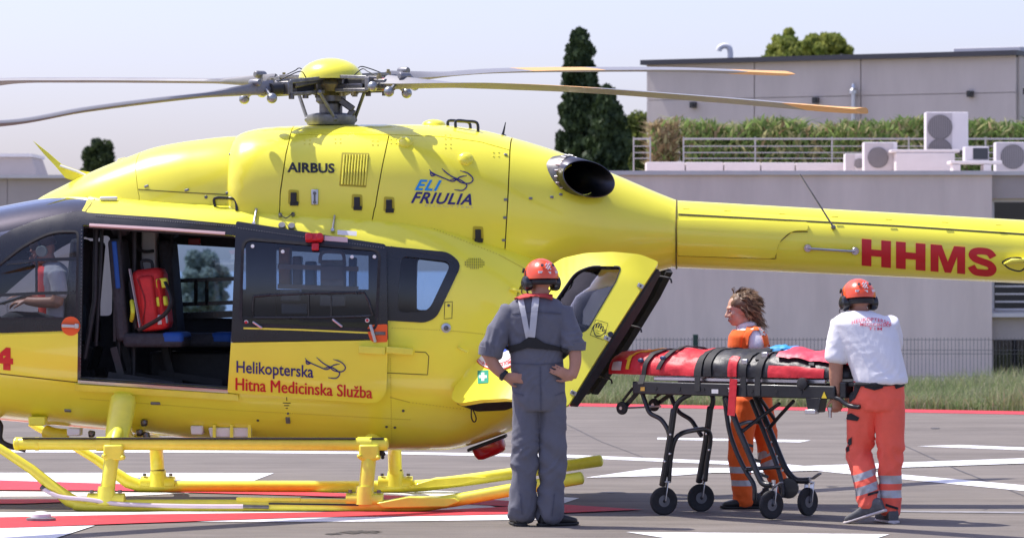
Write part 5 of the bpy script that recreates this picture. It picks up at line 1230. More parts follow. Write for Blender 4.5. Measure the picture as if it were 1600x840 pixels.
def solve_az(px, rr, lo, hi):
    for _ in range(50):
        m_ = (lo + hi) / 2; v = proj_x(Vector((mast + rr * math.cos(m_), rr * math.sin(m_), 0)))
        v0 = proj_x(Vector((mast + rr * math.cos(lo), rr * math.sin(lo), 0)))
        if (v - px) * (v0 - px) > 0: lo = m_
        else: hi = m_
    return lo
def z_at(py, p):
    c, s = math.cos(HY), math.sin(HY); wy_ = s * p.x + c * p.y + D; return CH + (420 - py) * wy_ / F
RB = 5.35
azN = solve_az(1365, RB, R(-85), R(-5)); azF = solve_az(1216, RB, R(85), R(5))
def blade(az, pxpts, pitch=0.0, band=True):
    u = Vector((math.cos(az), math.sin(az), 0)); v = Vector((-math.sin(az), math.cos(az), 0))
    # heights taken where the blade passes the given picture columns
    rs = [0.0]; zs = [hubz]
    for px_, py_ in pxpts:
        lo, hi = .2, 6.5
        for _ in range(50):
            m_ = (lo + hi) / 2; v_ = proj_x(Vector((mast, 0, 0)) + u * m_)
            if (v_ - px_) * (proj_x(Vector((mast, 0, 0)) + u * .2) - px_) > 0: lo = m_
            else: hi = m_
        p = Vector((mast, 0, 0)) + u * lo; rs.append(lo); zs.append(z_at(py_, p))
    if rs[-1] < RB - .05: rs.append(RB); zs.append(zs[-1] + (zs[-1] - zs[-2]) / max(.3, rs[-2] - rs[-3] if len(rs) > 3 else 1) * .0 - .10)
    zf = pchip(rs, zs)
    prof = [(-.62, .0), (-.3, .012), (0, .022), (.2, .026), (.33, .018), (.38, 0), (.33, -.010), (.2, -.014), (0, -.012), (-.3, -.007)]
    bl = MB(); rings = []; rad = []
    for i in range(61):
        rr = .62 + (RB - .62) * i / 60
        ch = .30 if rr > 1.9 else .09 + .21 * max(0, (rr - .85) / 1.05) ** 1.1 if rr > .85 else .09
        th = 1.0 if rr > 1.3 else 1.0 + (1.3 - rr) * 2.4
        if rr > RB - .5: ch *= 1 - .55 * ((rr - RB + .5) / .5) ** 2
        tw = R(-pitch * min(1, rr / 1.2))
        c = Vector((mast, 0, zf(rr))) + u * rr; sweep = -.10 * max(0, (rr - RB + .6) / .6) ** 2
        ring = []
        for a, b in prof:
            y_ = a * ch + sweep; z_ = b * th * (.30 if ch > .2 else .30) / .30
            ring.append(c + v * (y_ * math.cos(tw)) + Vector((0, 0, z_ + y_ * math.sin(tw))))
        rings.append(ring); rad.append(rr)
    o0 = len(bl.f); bl.loft(rings); n = len(prof)
    for i in range(60):
        rr = (rad[i] + rad[i + 1]) / 2; tipo = rr > RB - .62; bandm = band and 2.0 < rr < 2.9
        for k in range(n): bl.m[o0 + i * n + k] = 1 if tipo or (bandm and k < 5) else 0
    bl.m[-1] = 1
    b = bl.build('rotor_blade', [BG, BO], rot_, 45)
    # root: fork, damper, pendulum weights
    def at_r(rr, off=0, dz=0): return Vector((mast, 0, zf(rr) + dz)) + u * rr + v * off
    z0 = Vector((mast, 0, hubz))
    f_ = MB()
    for s in (-1, 1):
        f_.bar(z0 + u * .12 + v * (.06 * s) + Vector((0, 0, .03 * s)), at_r(.44, .06 * s, .02 * s), .035, .05)
    f_.bar(at_r(.40, 0, 0), at_r(.66, 0, 0), .10, .075); f_.bar(z0 + u * .10, at_r(.22, 0, 0), .14, .13)
    f_.build('blade_grip', DSTEEL, b, 38, .010)
    d_ = MB(); d_.bar(at_r(.22, 0, .0), at_r(.46, 0, .0), .085, .075); d_.build('lead_lag_damper', BLKM, b, 38, .008)
    d_ = MB(); d_.tube([at_r(.62, 0, 0), at_r(.70, 0, 0)], .042, 14); d_.build('root_ferrule', GREYM, b)
    for (s, rr, dz) in ((-1, .78, -.055), (1, .72, -.06), (-1, .60, -.02)):
        d_ = MB(); d_.ell(at_r(rr, .11 * s, dz), .038, 16, 10); d_.tube([at_r(rr, .11 * s, dz), at_r(rr - .02, .03 * s, .0)], .014, 8); d_.build('pendulum_weight', M('weight_metal', (.36, .37, .36), .38, metal=.85), b)
    d_ = MB(); d_.lathe([(.022, -.05), (.028, -.03), (.028, .03), (.022, .05)], at_r(.80, .02, .06), v, 10); d_.bar(at_r(.80, .02, .0), at_r(.80, .02, .06), .03, .03); d_.build('pendulum_bracket', GREYM, b, 38, .004)
    d_ = MB(); d_.tube(smooth_path([at_r(.26, 0, .06), at_r(.33, .02, .11), at_r(.42, 0, .09), at_r(.55, 0, .05)], 5), .004, 6); d_.build('bonding_wire', BLKM, b)
    # yoke frame, bolts
    for s in (-1, 1):
        y_ = MB(); y_.bar(at_r(.16, .085 * s, .05), at_r(.50, .075 * s, .045), .022, .028); y_.bar(at_r(.16, .085 * s, -.05), at_r(.50, .075 * s, -.045), .022, .028); y_.bar(at_r(.50, .075 * s, -.05), at_r(.50, .075 * s, .05), .03, .03); y_.build('yoke_arm', M('yoke_metal', (.24, .235, .23), .4, metal=.7, var=.3, vscale=20), b, 38, .005)
    y_ = MB(); y_.bar(at_r(.515, -.09, 0), at_r(.515, .09, 0), .035, .10); y_.build('yoke_end', MATS['yoke_metal'], b, 38, .006)
    for q_, (rr, oo, dz) in enumerate(((.20, .06, -.075), (.20, -.06, -.075), (.34, .07, -.07), (.34, -.07, -.07), (.50, .09, -.065), (.58, -.03, .05))):
        y_ = MB(); y_.lathe([(.020, -.016), (.020, .010), (.012, .012), (.012, .028)], at_r(rr, oo, dz), (0, 0, 1), 10); y_.build('hub_bolt', M('bolt_brass', (.30, .25, .12), .4, metal=.8) if q_ % 2 else DSTEEL, b)
    y_ = MB(); y_.tube([at_r(.56, .03, .0), at_r(.66, .03, .0)], .046, 14); y_.build('red_collar' if abs(az - azN) < .01 else 'grip_collar', M('collar_red', (.5, .03, .03), .5) if abs(az - azN) < .01 else BLKM, b)
    # pitch link
    pl_ = MB(); a_ = at_r(.24, .12, -.05); b2 = Vector((mast, 0, swz)) + (u * .10 + v * .14); pl_.tube([a_, b2], .013, 8); pl_.ell(a_, .02, 10, 6); pl_.ell(b2, .022, 10, 6); pl_.build('pitch_link', GREYM, b)
    return b
blade(azN, [(660, 132.5), (860, 138), (1100, 154.5), (1365, 177)], 6.5)
blade(azF, [(660, 121), (770, 112.5), (900, 110), (1100, 111), (1237, 117)], -1.5)
blade(azF - math.pi, [(400, 142), (250, 158), (120, 175), (0, 195)], -6, False)
blade(azN + math.pi, [(400, 129), (250, 127.5), (120, 127), (0, 128.5)], -1.5, False)
# ================================================================== STRETCHER
from mathutils.bvhtree import BVHTree
SO = Vector((1.54, -1.60, 0)); SY = R(-38)
SF = Frame(SO, SY); sp = SF.px
stre = empty('stretcher', SO, SY); tag(stre, 'black wheeled ambulance stretcher standing beside the open rear door', 'stretcher')
ST = M('stretcher_black', (.016, .017, .020), .38, coat=.15, rvar=.12, vscale=12); ALU = M('aluminium', (.62, .61, .62), .35, metal=.9, rvar=.1, vscale=10)
N_, F_ = -.24, .24
for v, nm in ((N_ - .03, 0), (F_ + .03, 1)):
    a, b = sp(990, 605, N_ - .03), sp(1306, 613, N_ - .03); a, b = Vector((a.x, v, a.z)), Vector((b.x, v, b.z))
    MB().bar(a, b, .035, .088).build('side_rail', ST, stre, 38, .008)
    h = MB()
    for k in range(7): c = a.lerp(b, .12 + .12 * k); h.lathe([(.014, 0), (.014, .004), (.001, .004)], c + Vector((0, -.0175 if not nm else .0175, .0)), (0, -1 if not nm else 1, 0), 12)
    h.build('rail_holes', BLKM, stre)
rl = sp(990, 605, N_ - .03); rr_ = sp(1306, 613, N_ - .03)
for k in (0.02, .22, .45, .68, .97):
    c = rl.lerp(rr_, k); MB().bar((c.x, -.25, c.z - .01), (c.x, .25, c.z - .01), .04, .05, up=(0, 0, 1)).build('cross_member', ST, stre, None, .006)
for v in (-.23, .23):
    a, b = sp(1020, 591, -.25), sp(1288, 596, -.25); a.y = b.y = v
    MB().bar(a, b, .03, .030).build('deck_rail', ALU, stre, 38, .006)
a, b = sp(1020, 590, -.25), sp(1300, 595, -.25); MB().box(((a.x + b.x) / 2, 0, (a.z + b.z) / 2 + .004), (b.x - a.x, .42, .016)).build('deck_plate', ALU, stre, None)
for (a, b, w_) in ((1117, 611, .055), (1142, 608.5, .05), (1004, 607, .035)):
    c = sp(a, b, N_ - .05); MB().box(c + Vector((0, .001, 0)), (w_, .003, .028)).build('sticker', WHITEM if a > 1010 else M('sticker_amber', (.6, .33, .06), .5), stre, None)
c = sp(1288, 617, N_ - .05); MB().prism([(-.022, -.02), (.022, -.02), (0, .025)], 0, .003, lambda p, q, d: c + Vector((p, -d, q))).build('warning_label', M('warn_yellow', (.75, .55, .03), .5), stre, None)
def tb(name, pts, r_, v, k=5, mat=ST, par=stre): return MB().tube(smooth_path([sp(a, b, v if vv is None else vv) for (a, b, vv) in [(p + (None,))[:3] for p in pts]], k), r_, 12, dome=.5).build(name, mat, par)
# front legs
def caster(px_, py_, v, rad, ax, name='castor'):
    c = sp(px_, py_, v); root = MB(); A_ = Vector(ax).normalized()
    w_ = .032
    t = root.lathe([(rad * .62, -w_ * .42), (rad * .70, -w_ * .5), (rad * .93, -w_ * .5), (rad, -w_ * .28), (rad, w_ * .28), (rad * .93, w_ * .5), (rad * .70, w_ * .5), (rad * .62, w_ * .42)], c, A_, 30).build('wheel', RUB, stre)
    MB().lathe([(rad * .64, -w_ * .36), (rad * .3, -w_ * .45), (rad * .12, -w_ * .55), (rad * .12, w_ * .55), (rad * .3, w_ * .45), (rad * .64, w_ * .36)], c, A_, 24).build('hub', M('hub_grey', (.16, .16, .165), .5), t)
    f = MB(); topc = c + Vector((0, 0, rad + .035)) + Vector((A_.y, -A_.x, 0)) * -.02
    for s in (-1, 1): f.bar(c + A_ * (s * .026), topc + A_ * (s * .026), .006, .036, up=A_)
    f.bar(topc - A_ * .03, topc + A_ * .03, .04, .01); f.build('fork', STEEL, t, 38, .002)
    f = MB(); f.tube([topc, topc + Vector((0, 0, .035))], .014, 10); f.build('stem', STEEL, t)
    return c
import types
for v, wx_, wy_, pts, tpx in ((N_, 1037, 782, [(1035, 757), (1046, 690), (1053, 640)], [(1053, 645), (1057, 632), (1066, 622), (1078, 616)]), (F_, 1095, 777, [(1092, 752), (1103, 690), (1110, 636)], [(1110, 640), (1114, 628), (1113, 618), (1108, 612)])):
    tb('front_leg', pts, .023, v, 4); tb('leg_bend', tpx, .018, v); caster(wx_, wy_, v, .098, (.82, -.56, 0))
    tb('leg_brace', [(1003, 612), (1009, 630), (1016, 645), (1032, 654), (1042, 668), (1046, 680)] if v < 0 else [(1046, 612), (1054, 632), (1062, 644), (1079, 655), (1088, 668), (1096, 680)], .016, v)
tb('leg_arch', [(1045, 752, N_ + .03), (1048, 715, N_ + .03), (1054, 688, N_ + .03), (1066, 676, -.15), (1088, 671, .06), (1104, 671, F_ - .06), (1110, 684, F_ - .02), (1105, 720, F_ - .02), (1102, 750, F_ - .02)], .017, 0)
for (a, b, v) in ((1049, 678, N_ - .02), (1048, 708, N_), (1105, 677, F_ - .02), (1109, 702, F_ - .03), (1040, 720, N_ - .02)):
    c = sp(a, b, v); MB().lathe([(.007, 0), (.007, .012), (.001, .013)], c + Vector((.012, -.02, 0)), (0, -1, 0), 8).build('leg_bolt', STEEL, stre)
# rear legs
tb('rear_leg', [(1136, 620), (1152, 665), (1170, 707), (1186, 745), (1193, 755), (1203, 757)], .021, N_); tb('rear_leg', [(1132, 620), (1139, 670), (1150, 704), (1165, 735), (1178, 757), (1179, 780)], .016, N_ + .08)
tb('rear_leg', [(1180, 618), (1200, 665), (1222, 720), (1232, 738), (1244, 749), (1262, 750)], .022, F_ - .02); tb('rear_leg', [(1174, 625), (1196, 680), (1215, 730), (1222, 756), (1224, 775)], .016, F_ - .10)
tb('leg_spreader', [(1152, 664, N_), (1168, 659, -.05), (1186, 659, .18)], .014, 0); tb('leg_spreader', [(1166, 733, N_ + .06), (1190, 731, -.04), (1218, 729, .14)], .013, 0)
tb('diagonal_brace', [(1160, 673, N_ + .02), (1190, 650, -.1), (1218, 630, -.1)], .013, 0); tb('diagonal_brace', [(1202, 668, F_ - .06), (1222, 645, .1), (1240, 626, .06)], .013, 0); tb('diagonal_brace', [(1188, 622, .0), (1200, 640, .1), (1212, 657, .16)], .013, 0)
for k in range(4):
    c = sp(1150 + k * 12, 668 + k * 24, N_ + .05); MB().bar(c, c + Vector((.05, .04, -.02)), .02, .02).build('leg_rung', ST, stre, None)
    c = sp(1196 + k * 9, 668 + k * 22, F_ - .06); MB().lathe([(.008, 0), (.008, .014), (.001, .014)], c, (.5, -1, 0), 8).build('leg_bolt', STEEL, stre)
caster(1205, 788, N_, .098, (.945, -.315, 0)); caster(1262, 783, F_ - .02, .098, (.98, -.12, 0))
c = sp(1232, 762, F_ - .06); MB().lathe([(.068, -.012), (.072, 0), (.068, .012), (.03, .014)], c, (.6, -1, 0), 24).build('swivel_lock', ST, stre)
for a, b, v in ((1215, 757, N_ + .02), (1275, 743, F_ - .02)): c = sp(a, b, v); MB().bar(c + Vector((-.03, 0, -.02)), c + Vector((.04, -.01, .02)), .035, .012).build('brake_pedal', GREYM, stre, None, .003)
# loading wheels at the head end
for v, a, b in ((N_ - .0, 972, 637), (F_ - .02, 1022, 632)):
    c = sp(a, b, v); t = MB().lathe([(.02, -.014), (.040, -.014), (.046, -.006), (.046, .006), (.040, .014), (.02, .014)], c, (0, 1, 0), 24).build('loading_wheel', RUB, stre)
    MB().bar(sp(994, 612, N_ - .02) + Vector((0, v - N_ + .02, 0)), c + Vector((0, .022, 0)), .016, .028).bar(sp(986, 606, N_ - .02) + Vector((0, v - N_ + .02, 0)), c + Vector((-.01, .022, .05)), .012, .016).build('wheel_bracket', ST, stre, None)
    MB().lathe([(.012, -.018), (.012, .018)], c, (0, 1, 0), 12).build('hub', STEEL, t)
MB().tube([sp(972, 637, N_), Vector((sp(972, 637, N_).x, F_ - .02, sp(972, 637, N_).z))], .007, 8).build('axle', STEEL, stre)
# foot end: push handles and latch block
c = sp(1276, 632, N_); MB().box(c, (.085, .09, .10), None, 0, (1.5, 1)).build('latch_block', ST, stre, 38, .008)
MB().box(c + Vector((-.005, -.05, -.045)), (.085, .05, .03)).build('latch_plate', ALU, stre, 38, .004)
MB().lathe([(.012, 0), (.012, .05), (.02, .05), (.02, .07)], sp(1297, 652, N_), (0, 0, 1), 10).build('latch_knob', STEEL, stre)
for v in (N_ - .03, F_):
    a = sp(1296, 618, N_ - .03); a.y = v; MB().tube(smooth_path([a, a + Vector((.08, 0, -.02)), a + Vector((.15, 0, -.06)), a + Vector((.24, 0, -.07))], 4), .016, 10).build('push_handle', ST, stre)
a = sp(1320, 609, N_); MB().bar((a.x, -.27, a.z), (a.x, .27, a.z), .05, .11).build('foot_board', ST, stre, None, .01)
c = sp(1254, 599, N_ - .05); MB().lathe([(.04, -.015), (.04, .012), (.03, .016)], c, (0, -1, 0), 20).build('rail_roller', BLKM, stre)

# ---------------------------------------------------------------- patient bag strapped on the stretcher
REDB = M('red_bag_cloth', (.64, .022, .034), .50, var=.12, vscale=7, bump=.25, bscale=24); BLKB = M('black_bag_cloth', (.020, .020, .023), .46, var=.3, vscale=9, bump=.25, bscale=20)
PINKR = M('faded_red_cloth', (.72, .07, .11), .5, var=.12, vscale=7, bump=.25, bscale=20); BLUEC = M('blue_cloth', (.012, .12, .50), .6, var=.2, vscale=10, bump=.3, bscale=25)
WEB = M('webbing', (.02, .02, .022), .7, var=.2, vscale=60)
deck = sp(1150, 589, -.25).z
bag = empty('patient_bag', SF_w := None or (SO + Vector((0, 0, 0))), SY); tag(bag, 'red and black patient bag strapped on top of the stretcher', 'patient bag')
def bsec(px_):
    """half width, top height above the deck at a column of the picture"""
    x = sp(px_, 0, -.25).x; return x
PR = [(938, .13, .10, .0), (943, .19, .135, .0), (960, .215, .145, .0), (1000, .24, .150, .0), (1040, .25, .155, .0), (1085, .26, .155, .0), (1140, .27, .155, .0), (1200, .27, .150, .0), (1250, .26, .135, .0), (1290, .24, .11, .0), (1318, .18, .08, .0), (1330, .05, .05, .02)]
bw = pchip([p[0] for p in PR], [p[1] for p in PR]); bh = pchip([p[0] for p in PR], [p[2] for p in PR]); bo = pchip([p[0] for p in PR], [p[3] for p in PR])
def bpt(px_, t, grow=0.0, rough=1.0):
    """t 0..1 around the section, 0 = near bottom edge, .5 = top"""
    x = sp(px_, 0, -.25).x; w_, h_ = bw(px_) + grow, bh(px_) + grow; a = math.pi * (1.08 - 1.16 * t); cs, sn = math.cos(a), math.sin(a)
    y = w_ * math.copysign(abs(cs) ** .75, cs); z = deck + .012 + bo(px_) + h_ * max(-.05, math.copysign(abs(sn) ** .8, sn))
    n_ = noise.noise((x * 9, y * 7, z * 16)) * .022 + noise.noise((x * 4 + 5, y * 3, 2)) * .022 + (.016 * (1 - abs(noise.noise((x * 22 + y * 12, y * 20, 8)))) - .003)
    return Vector((x, y * (1 + n_ * rough * 1.2), z + n_ * rough * sn))
def bagpart(name, p0, p1, mat, grow, n=60, par=bag, t0=0, t1=1.0, thick=True):
    rings = [[bpt(p0 + (p1 - p0) * i / n, t0 + (t1 - t0) * k / 40, grow) for k in range(41)] for i in range(n + 1)]
    return MB().loft(rings, True, 0, True).build(name, mat, par, 60)
bagpart('red_cover', 938.5, 1110, REDB, 0.0); bagpart('black_cover', 1086, 1329, BLKB, .004)
bagpart('red_flap', 1203, 1287, REDB, .010, 24, bag, .03, .17); bagpart('red_band', 1141, 1155, REDB, .011, 8, bag, .02, .26)
bagpart('upper_cover', 1212, 1314, PINKR, .028, 40, bag, .26, .90)
bagpart('pale_patch', 950, 966, M('pale_label', (.62, .50, .47), .6), .004, 6, bag, .09, .20)
def strap(px_, wd_px, t0, t1, drop, mat=WEB, slant=0.0, grow=.016, par=bag, name='strap'):
    rings = []
    for k in range(31):
        t = t0 + (t1 - t0) * k / 30; c = px_ + slant * (t - .5)
        rings.append([bpt(c - wd_px / 2, t, grow), bpt(c + wd_px / 2, t, grow), bpt(c + wd_px / 2, t, grow - .008), bpt(c - wd_px / 2, t, grow - .008)])
    MB().loft(rings).build(name, mat, par, 50)
    if drop:
        a, b = bpt(px_ - slant * .5 + slant * t0, t0 + .01, grow), None
        b = Vector((a.x + .005, -.292, deck - drop)); MB().bar(a, b, .006, .045, up=(1, 0, 0)).build(name, mat, par, None)
strap(1094, 11, .02, .98, .10); strap(1106, 12, .04, .98, 0, slant=-8); strap(1166, 9, .02, .98, .13); strap(1193, 10, .02, .98, .12, slant=10); strap(1182, 9, .25, .9, 0)
strap(1018, 7, .03, .97, .06, slant=26); strap(1050, 6, .1, .97, 0, slant=50, grow=.014); strap(1250, 8, .2, .62, 0, slant=-60, grow=.02)
strap(995, 6, .22, .55, 0, M('orange_strap', (.85, .34, .02), .6), slant=70, grow=.012, name='orange_strap'); strap(979, 5, .10, .26, 0, M('yellow_tag', (.85, .55, .03), .6), grow=.014, name='yellow_tag')
for (a, t) in ((999, .2), (1034, .22)):
    c = bpt(a, t, .012); MB().ell(c, (.026, .012, .016), 14, 8).build('blue_buckle', M('buckle_blue', (.03, .06, .14), .4), bag)
for a, t in ((1191, .30), (1166, .2)):
    c = bpt(a, t, .022); MB().box(c, (.05, .02, .035)).build('metal_buckle', STEEL, bag, 38, .004)
MB().bar(Vector((sp(1149, 0, -.28).x, -.30, deck - .01)), Vector((sp(1149, 0, -.28).x - .02, -.30, deck - .26)), .008, .06, up=(1, 0, 0)).build('hanging_strap', REDB, bag, None)
def cloth_lump(name, label, c0, size, mat, seed):
    r = empty(name, c0); tag(r, label, 'blanket'); r.rotation_euler.z = SY; V = []; n, k = 40, 24
    m = MB(); rings = []
    for i in range(k + 1):
        a = math.pi * i / k - math.pi / 2; ring = []
        for j in range(n):
            b = 2 * math.pi * j / n; d = Vector((math.cos(a) * math.cos(b), math.cos(a) * math.sin(b), math.sin(a)))
            f = 1 + .28 * noise.noise(d * 2.2 + Vector((seed, 0, 0))) + .20 * (1 - 2 * abs(noise.noise(d * 3.8 + Vector((seed, 4, 0)))))
            ring.append(Vector((d.x * size[0] * f, d.y * size[1] * f, max(-.02, d.z * size[2] * f))))
        rings.append(ring)
    m.loft(rings, False).build('folded_cloth', mat, r, 60); return r
def s2w(p): c, s = math.cos(SY), math.sin(SY); return Vector((SO.x + c * p.x - s * p.y, SO.y + s * p.x + c * p.y, p.z))
p_ = sp(1222, 0, .10); cloth_lump('blue_blanket', 'small crumpled light blue cloth by the woman\'s hand on the stretcher', s2w(Vector((p_.x, .12, deck + .165))), (.13, .09, .045), M('light_blue_cloth', (.03, .30, .62), .6, var=.2, vscale=10), 3)
cloth_lump('blue_blanket', 'crumpled blue blanket at the foot end beside the pushing man', s2w(Vector((sp(1318, 0, 0).x, .10, deck + .02))), (.15, .20, .23), BLUEC, 9)

# ---------------------------------------------------------------- medical backpack on the cabin seat
bp_l = hp(237, 521, -.40); cH, sH = math.cos(HY), math.sin(HY)
bpk = empty('medical_backpack', (-1.5 + cH * bp_l.x - sH * bp_l.y, sH * bp_l.x + cH * bp_l.y, bp_l.z), HY); tag(bpk, 'red medical backpack with yellow-green straps on the cabin seat', 'backpack')
RBP = M('backpack_red', (.60, .022, .022), .6, var=.15, vscale=9, bump=.3, bscale=60)
bh_ = .47
def slab(x0, x1, z0, z1, y0, y1, lean, rnd): return MB().box(((x0 + x1) / 2, (y0 + y1) / 2, (z0 + z1) / 2), (x1 - x0, y1 - y0, z1 - z0), rot('Y', lean))
slab(-.11, .12, .02, bh_, -.15, .17, -7, 0).build('main_body', RBP, bpk, 38, .05)
slab(-.055, .055, .06, bh_ - .05, -.185, -.14, -7, 0).build('front_pocket', RBP, bpk, 38, .025)
slab(.075, .115, .05, bh_ - .07, -.178, -.13, -7, 0).build('side_pocket', RBP, bpk, 38, .02)
for z in (.07, .20, .33): slab(.055, .135, z, z + .07, -.17, -.10, -7, 0).build('hi_vis_strap', MATS['hi_vis_yellow'] if z > .1 else M('silver_band', (.6, .6, .58), .4), bpk, 38, .012)
slab(-.135, -.10, .03, bh_ - .08, -.13, .12, -7, 0).build('back_padding', BLKM, bpk, 38, .02)
for z in (.25, ): MB().tube(smooth_path([(-.05, -.188, .05), (-.02, -.19, .23), (-.08, -.188, .40)], 5), .004, 6).build('zip', M('zip_dark', (.2, .01, .01), .5), bpk)
MB().tube(smooth_path([(-.06, -.02, bh_ - .02), (-.07, -.02, bh_ + .05), (.0, -.02, bh_ + .05), (.01, -.02, bh_ - .02)], 4), .012, 8).build('carry_handle', BLKM, bpk)
# ================================================================== PEOPLE
SKIN = M('skin', (.62, .36, .26), .5, var=.10, vscale=18, bump=.08, bscale=120); SKIN2 = M('skin_tan', (.44, .215, .14), .5, var=.10, vscale=18, bump=.08, bscale=120)
def fabric(name, c, bump=.10, rough=.85, var=.08):
    return M(name, c, rough, var=var, vscale=6, bump=bump, bscale=70, sheen=.1)
def remeshed(mb, voxel, smooth, iters=1):
    me = bpy.data.meshes.new('r'); me.from_pydata(mb.v, [], mb.f); bm = bmesh.new(); bm.from_mesh(me); bmesh.ops.recalc_face_normals(bm, faces=bm.faces); bm.to_mesh(me); bm.free()
    ob = bpy.data.objects.new('r', me); COL.objects.link(ob)
    md = ob.modifiers.new('r', 'REMESH'); md.mode = 'VOXEL'; md.voxel_size = voxel; md.adaptivity = 0
    s = ob.modifiers.new('s', 'SMOOTH'); s.factor = .5; s.iterations = smooth
    dg = bpy.context.evaluated_depsgraph_get(); dg.update(); out = bpy.data.meshes.new_from_object(ob.evaluated_get(dg))
    bpy.data.objects.remove(ob); bpy.data.meshes.remove(me); return out
def folds(me, amp, zones, seed=0, fq=1.0):
    """cloth creases: ridges along the limb's cross direction, stronger inside the given zones (centre, radius, gain)"""
    n = len(me.vertices); co = np.empty(n * 3); me.vertices.foreach_get('co', co); co = co.reshape(-1, 3); nr = np.empty(n * 3); me.vertices.foreach_get('normal', nr); nr = nr.reshape(-1, 3)
    g = np.full(n, .35)
    for c, r_, k in zones: g += k * np.exp(-((co - np.array(c)) ** 2).sum(1) / (r_ * r_))
    d = np.empty(n)
    for i in range(n):
        x, y, z = co[i]; x, y, z = x * fq, y * fq, z * fq; w_ = noise.noise((x * 5 + seed, y * 5, z * 4)) * .9
        a = 1 - 2.2 * abs(noise.noise((x * 4.5 + w_, y * 4.5 + seed, z * 8.5 + w_ + x * 9))); b = 1 - 2.4 * abs(noise.noise((x * 9 + 3, y * 9 + seed, z * 12 - x * 13 + 3 * w_)))
        d[i] = a * .7 + b * .4
    co += nr * (d * g * amp)[:, None]; me.vertices.foreach_set('co', co.ravel()); me.update()
def slice_z(me, planes):
    bm = bmesh.new(); bm.from_mesh(me)
    for co, no in planes: bmesh.ops.bisect_plane(bm, geom=bm.verts[:] + bm.edges[:] + bm.faces[:], dist=1e-5, plane_co=co, plane_no=no)
    bm.to_mesh(me); bm.free(); me.update()
def finish(name, me, mats, parent, pick=None):
    me.materials.clear()
    if not isinstance(mats, (list, tuple)): mats = [mats]
    for m_ in mats: me.materials.append(m_)
    if pick: me.polygons.foreach_set('material_index', [pick(p.center) for p in me.polygons])
    me.polygons.foreach_set('use_smooth', [True] * len(me.polygons)); me.update(); return link(name, me, parent)
def ring_e(c, hx_, hy_, yaw=0, tilt=None, n=24, p=2.3):
    out = []
    for k in range(n):
        a = 2 * math.pi * k / n; x = hx_ * math.copysign(abs(math.cos(a)) ** (2 / p), math.cos(a)); y = hy_ * math.copysign(abs(math.sin(a)) ** (2 / p), math.sin(a))
        out.append(Vector(c) + Vector((x * math.cos(yaw) - y * math.sin(yaw), x * math.sin(yaw) + y * math.cos(yaw), 0)))
    return out
def hand(mb, wr, d, n, curl=25, sc_=1.0, thumb=1, spread=1.0):
    """palm from the wrist along d, n = way the palm faces, thumb = side (+1/-1) of d x n"""
    d = Vector(d).normalized(); n = Vector(n); n = (n - d * n.dot(d)).normalized(); b = d.cross(n) * thumb; wr = Vector(wr); k = sc_
    rings = []
    for (t, w_, h_) in ((-.01, .026, .019), (.02, .034, .017), (.06, .041, .015), (.092, .040, .013), (.10, .034, .009)):
        c = wr + d * (t * k); rings.append([c + b * (math.cos(a) * w_ * k) + n * (math.sin(a) * h_ * k) for a in [2 * math.pi * i / 16 for i in range(16)]])
    mb.loft(rings)
    for i, (off, L, r_) in enumerate(((.030, .074, .0086), (.011, .082, .0088), (-.009, .077, .0084), (-.028, .060, .0076))):
        p = wr + d * (.088 * k) + b * (off * k); dd = (d + b * (off * 1.6 * spread)).normalized(); pts = [p - dd * .02 * k]; rs = [r_ * k]; ang = R(curl * .5)
        for j, f in enumerate((.45, .30, .25)):
            q = dd * math.cos(ang) + n * math.sin(ang); p = p + q * (L * f * k); pts.append(p); rs.append(r_ * k * (1 - .09 * (j + 1))); ang += R(curl)
        mb.tube(pts, rs, 10, dome=.9)
    p = wr + d * (.022 * k) + b * (.028 * k); q = (d * .72 + b * .62 + n * .32).normalized(); p2 = p + q * (.045 * k); p3 = p2 + (d * .9 + b * .25 + n * .35).normalized() * (.034 * k)
    mb.tube([p - q * .012, p, p2, p3], [.013 * k, .0125 * k, .0105 * k, .0088 * k], 10, dome=.9)
def head(mb, c, fw, k=1.0, tilt=0.0):
    """c = centre of the skull, fw = way the face looks"""
    fw = Vector(fw).normalized(); up = Vector((0, 0, 1)); up = (up - fw * up.dot(fw)).normalized(); rt = fw.cross(up); mt = Matrix((rt, fw, up)).transposed(); c = Vector(c)
    A = lambda x, y, z: c + mt @ Vector((x * k, y * k, z * k))
    mb.ell(A(0, -.012, .022), (.076 * k, .095 * k, .092 * k), 24, 16, mt); mb.ell(A(0, .022, -.045), (.060 * k, .068 * k, .078 * k), 24, 14, mt); mb.ell(A(0, .055, -.088), (.030 * k, .032 * k, .026 * k), 16, 10, mt)
    mb.ell(A(0, .074, .024), (.055 * k, .018 * k, .016 * k), 16, 8, mt); mb.tube([A(0, .080, .018), A(0, .094, -.010), A(0, .108, -.030)], [.008 * k, .011 * k, .014 * k], 10, dome=.8)
    for s in (-1, 1):
        mb.ell(A(.014 * s, .094, -.034), (.010 * k, .010 * k, .008 * k), 10, 6, mt); mb.ell(A(.040 * s, .062, -.022), (.024 * k, .020 * k, .022 * k), 12, 8, mt)
        mb.ell(A(.077 * s, -.008, -.010), (.010 * k, .018 * k, .031 * k), 12, 8, mt)
    mb.ell(A(0, .086, -.062), (.025 * k, .012 * k, .008 * k), 12, 6, mt); mb.ell(A(0, .084, -.074), (.022 * k, .011 * k, .008 * k), 12, 6, mt)
    return A, mt
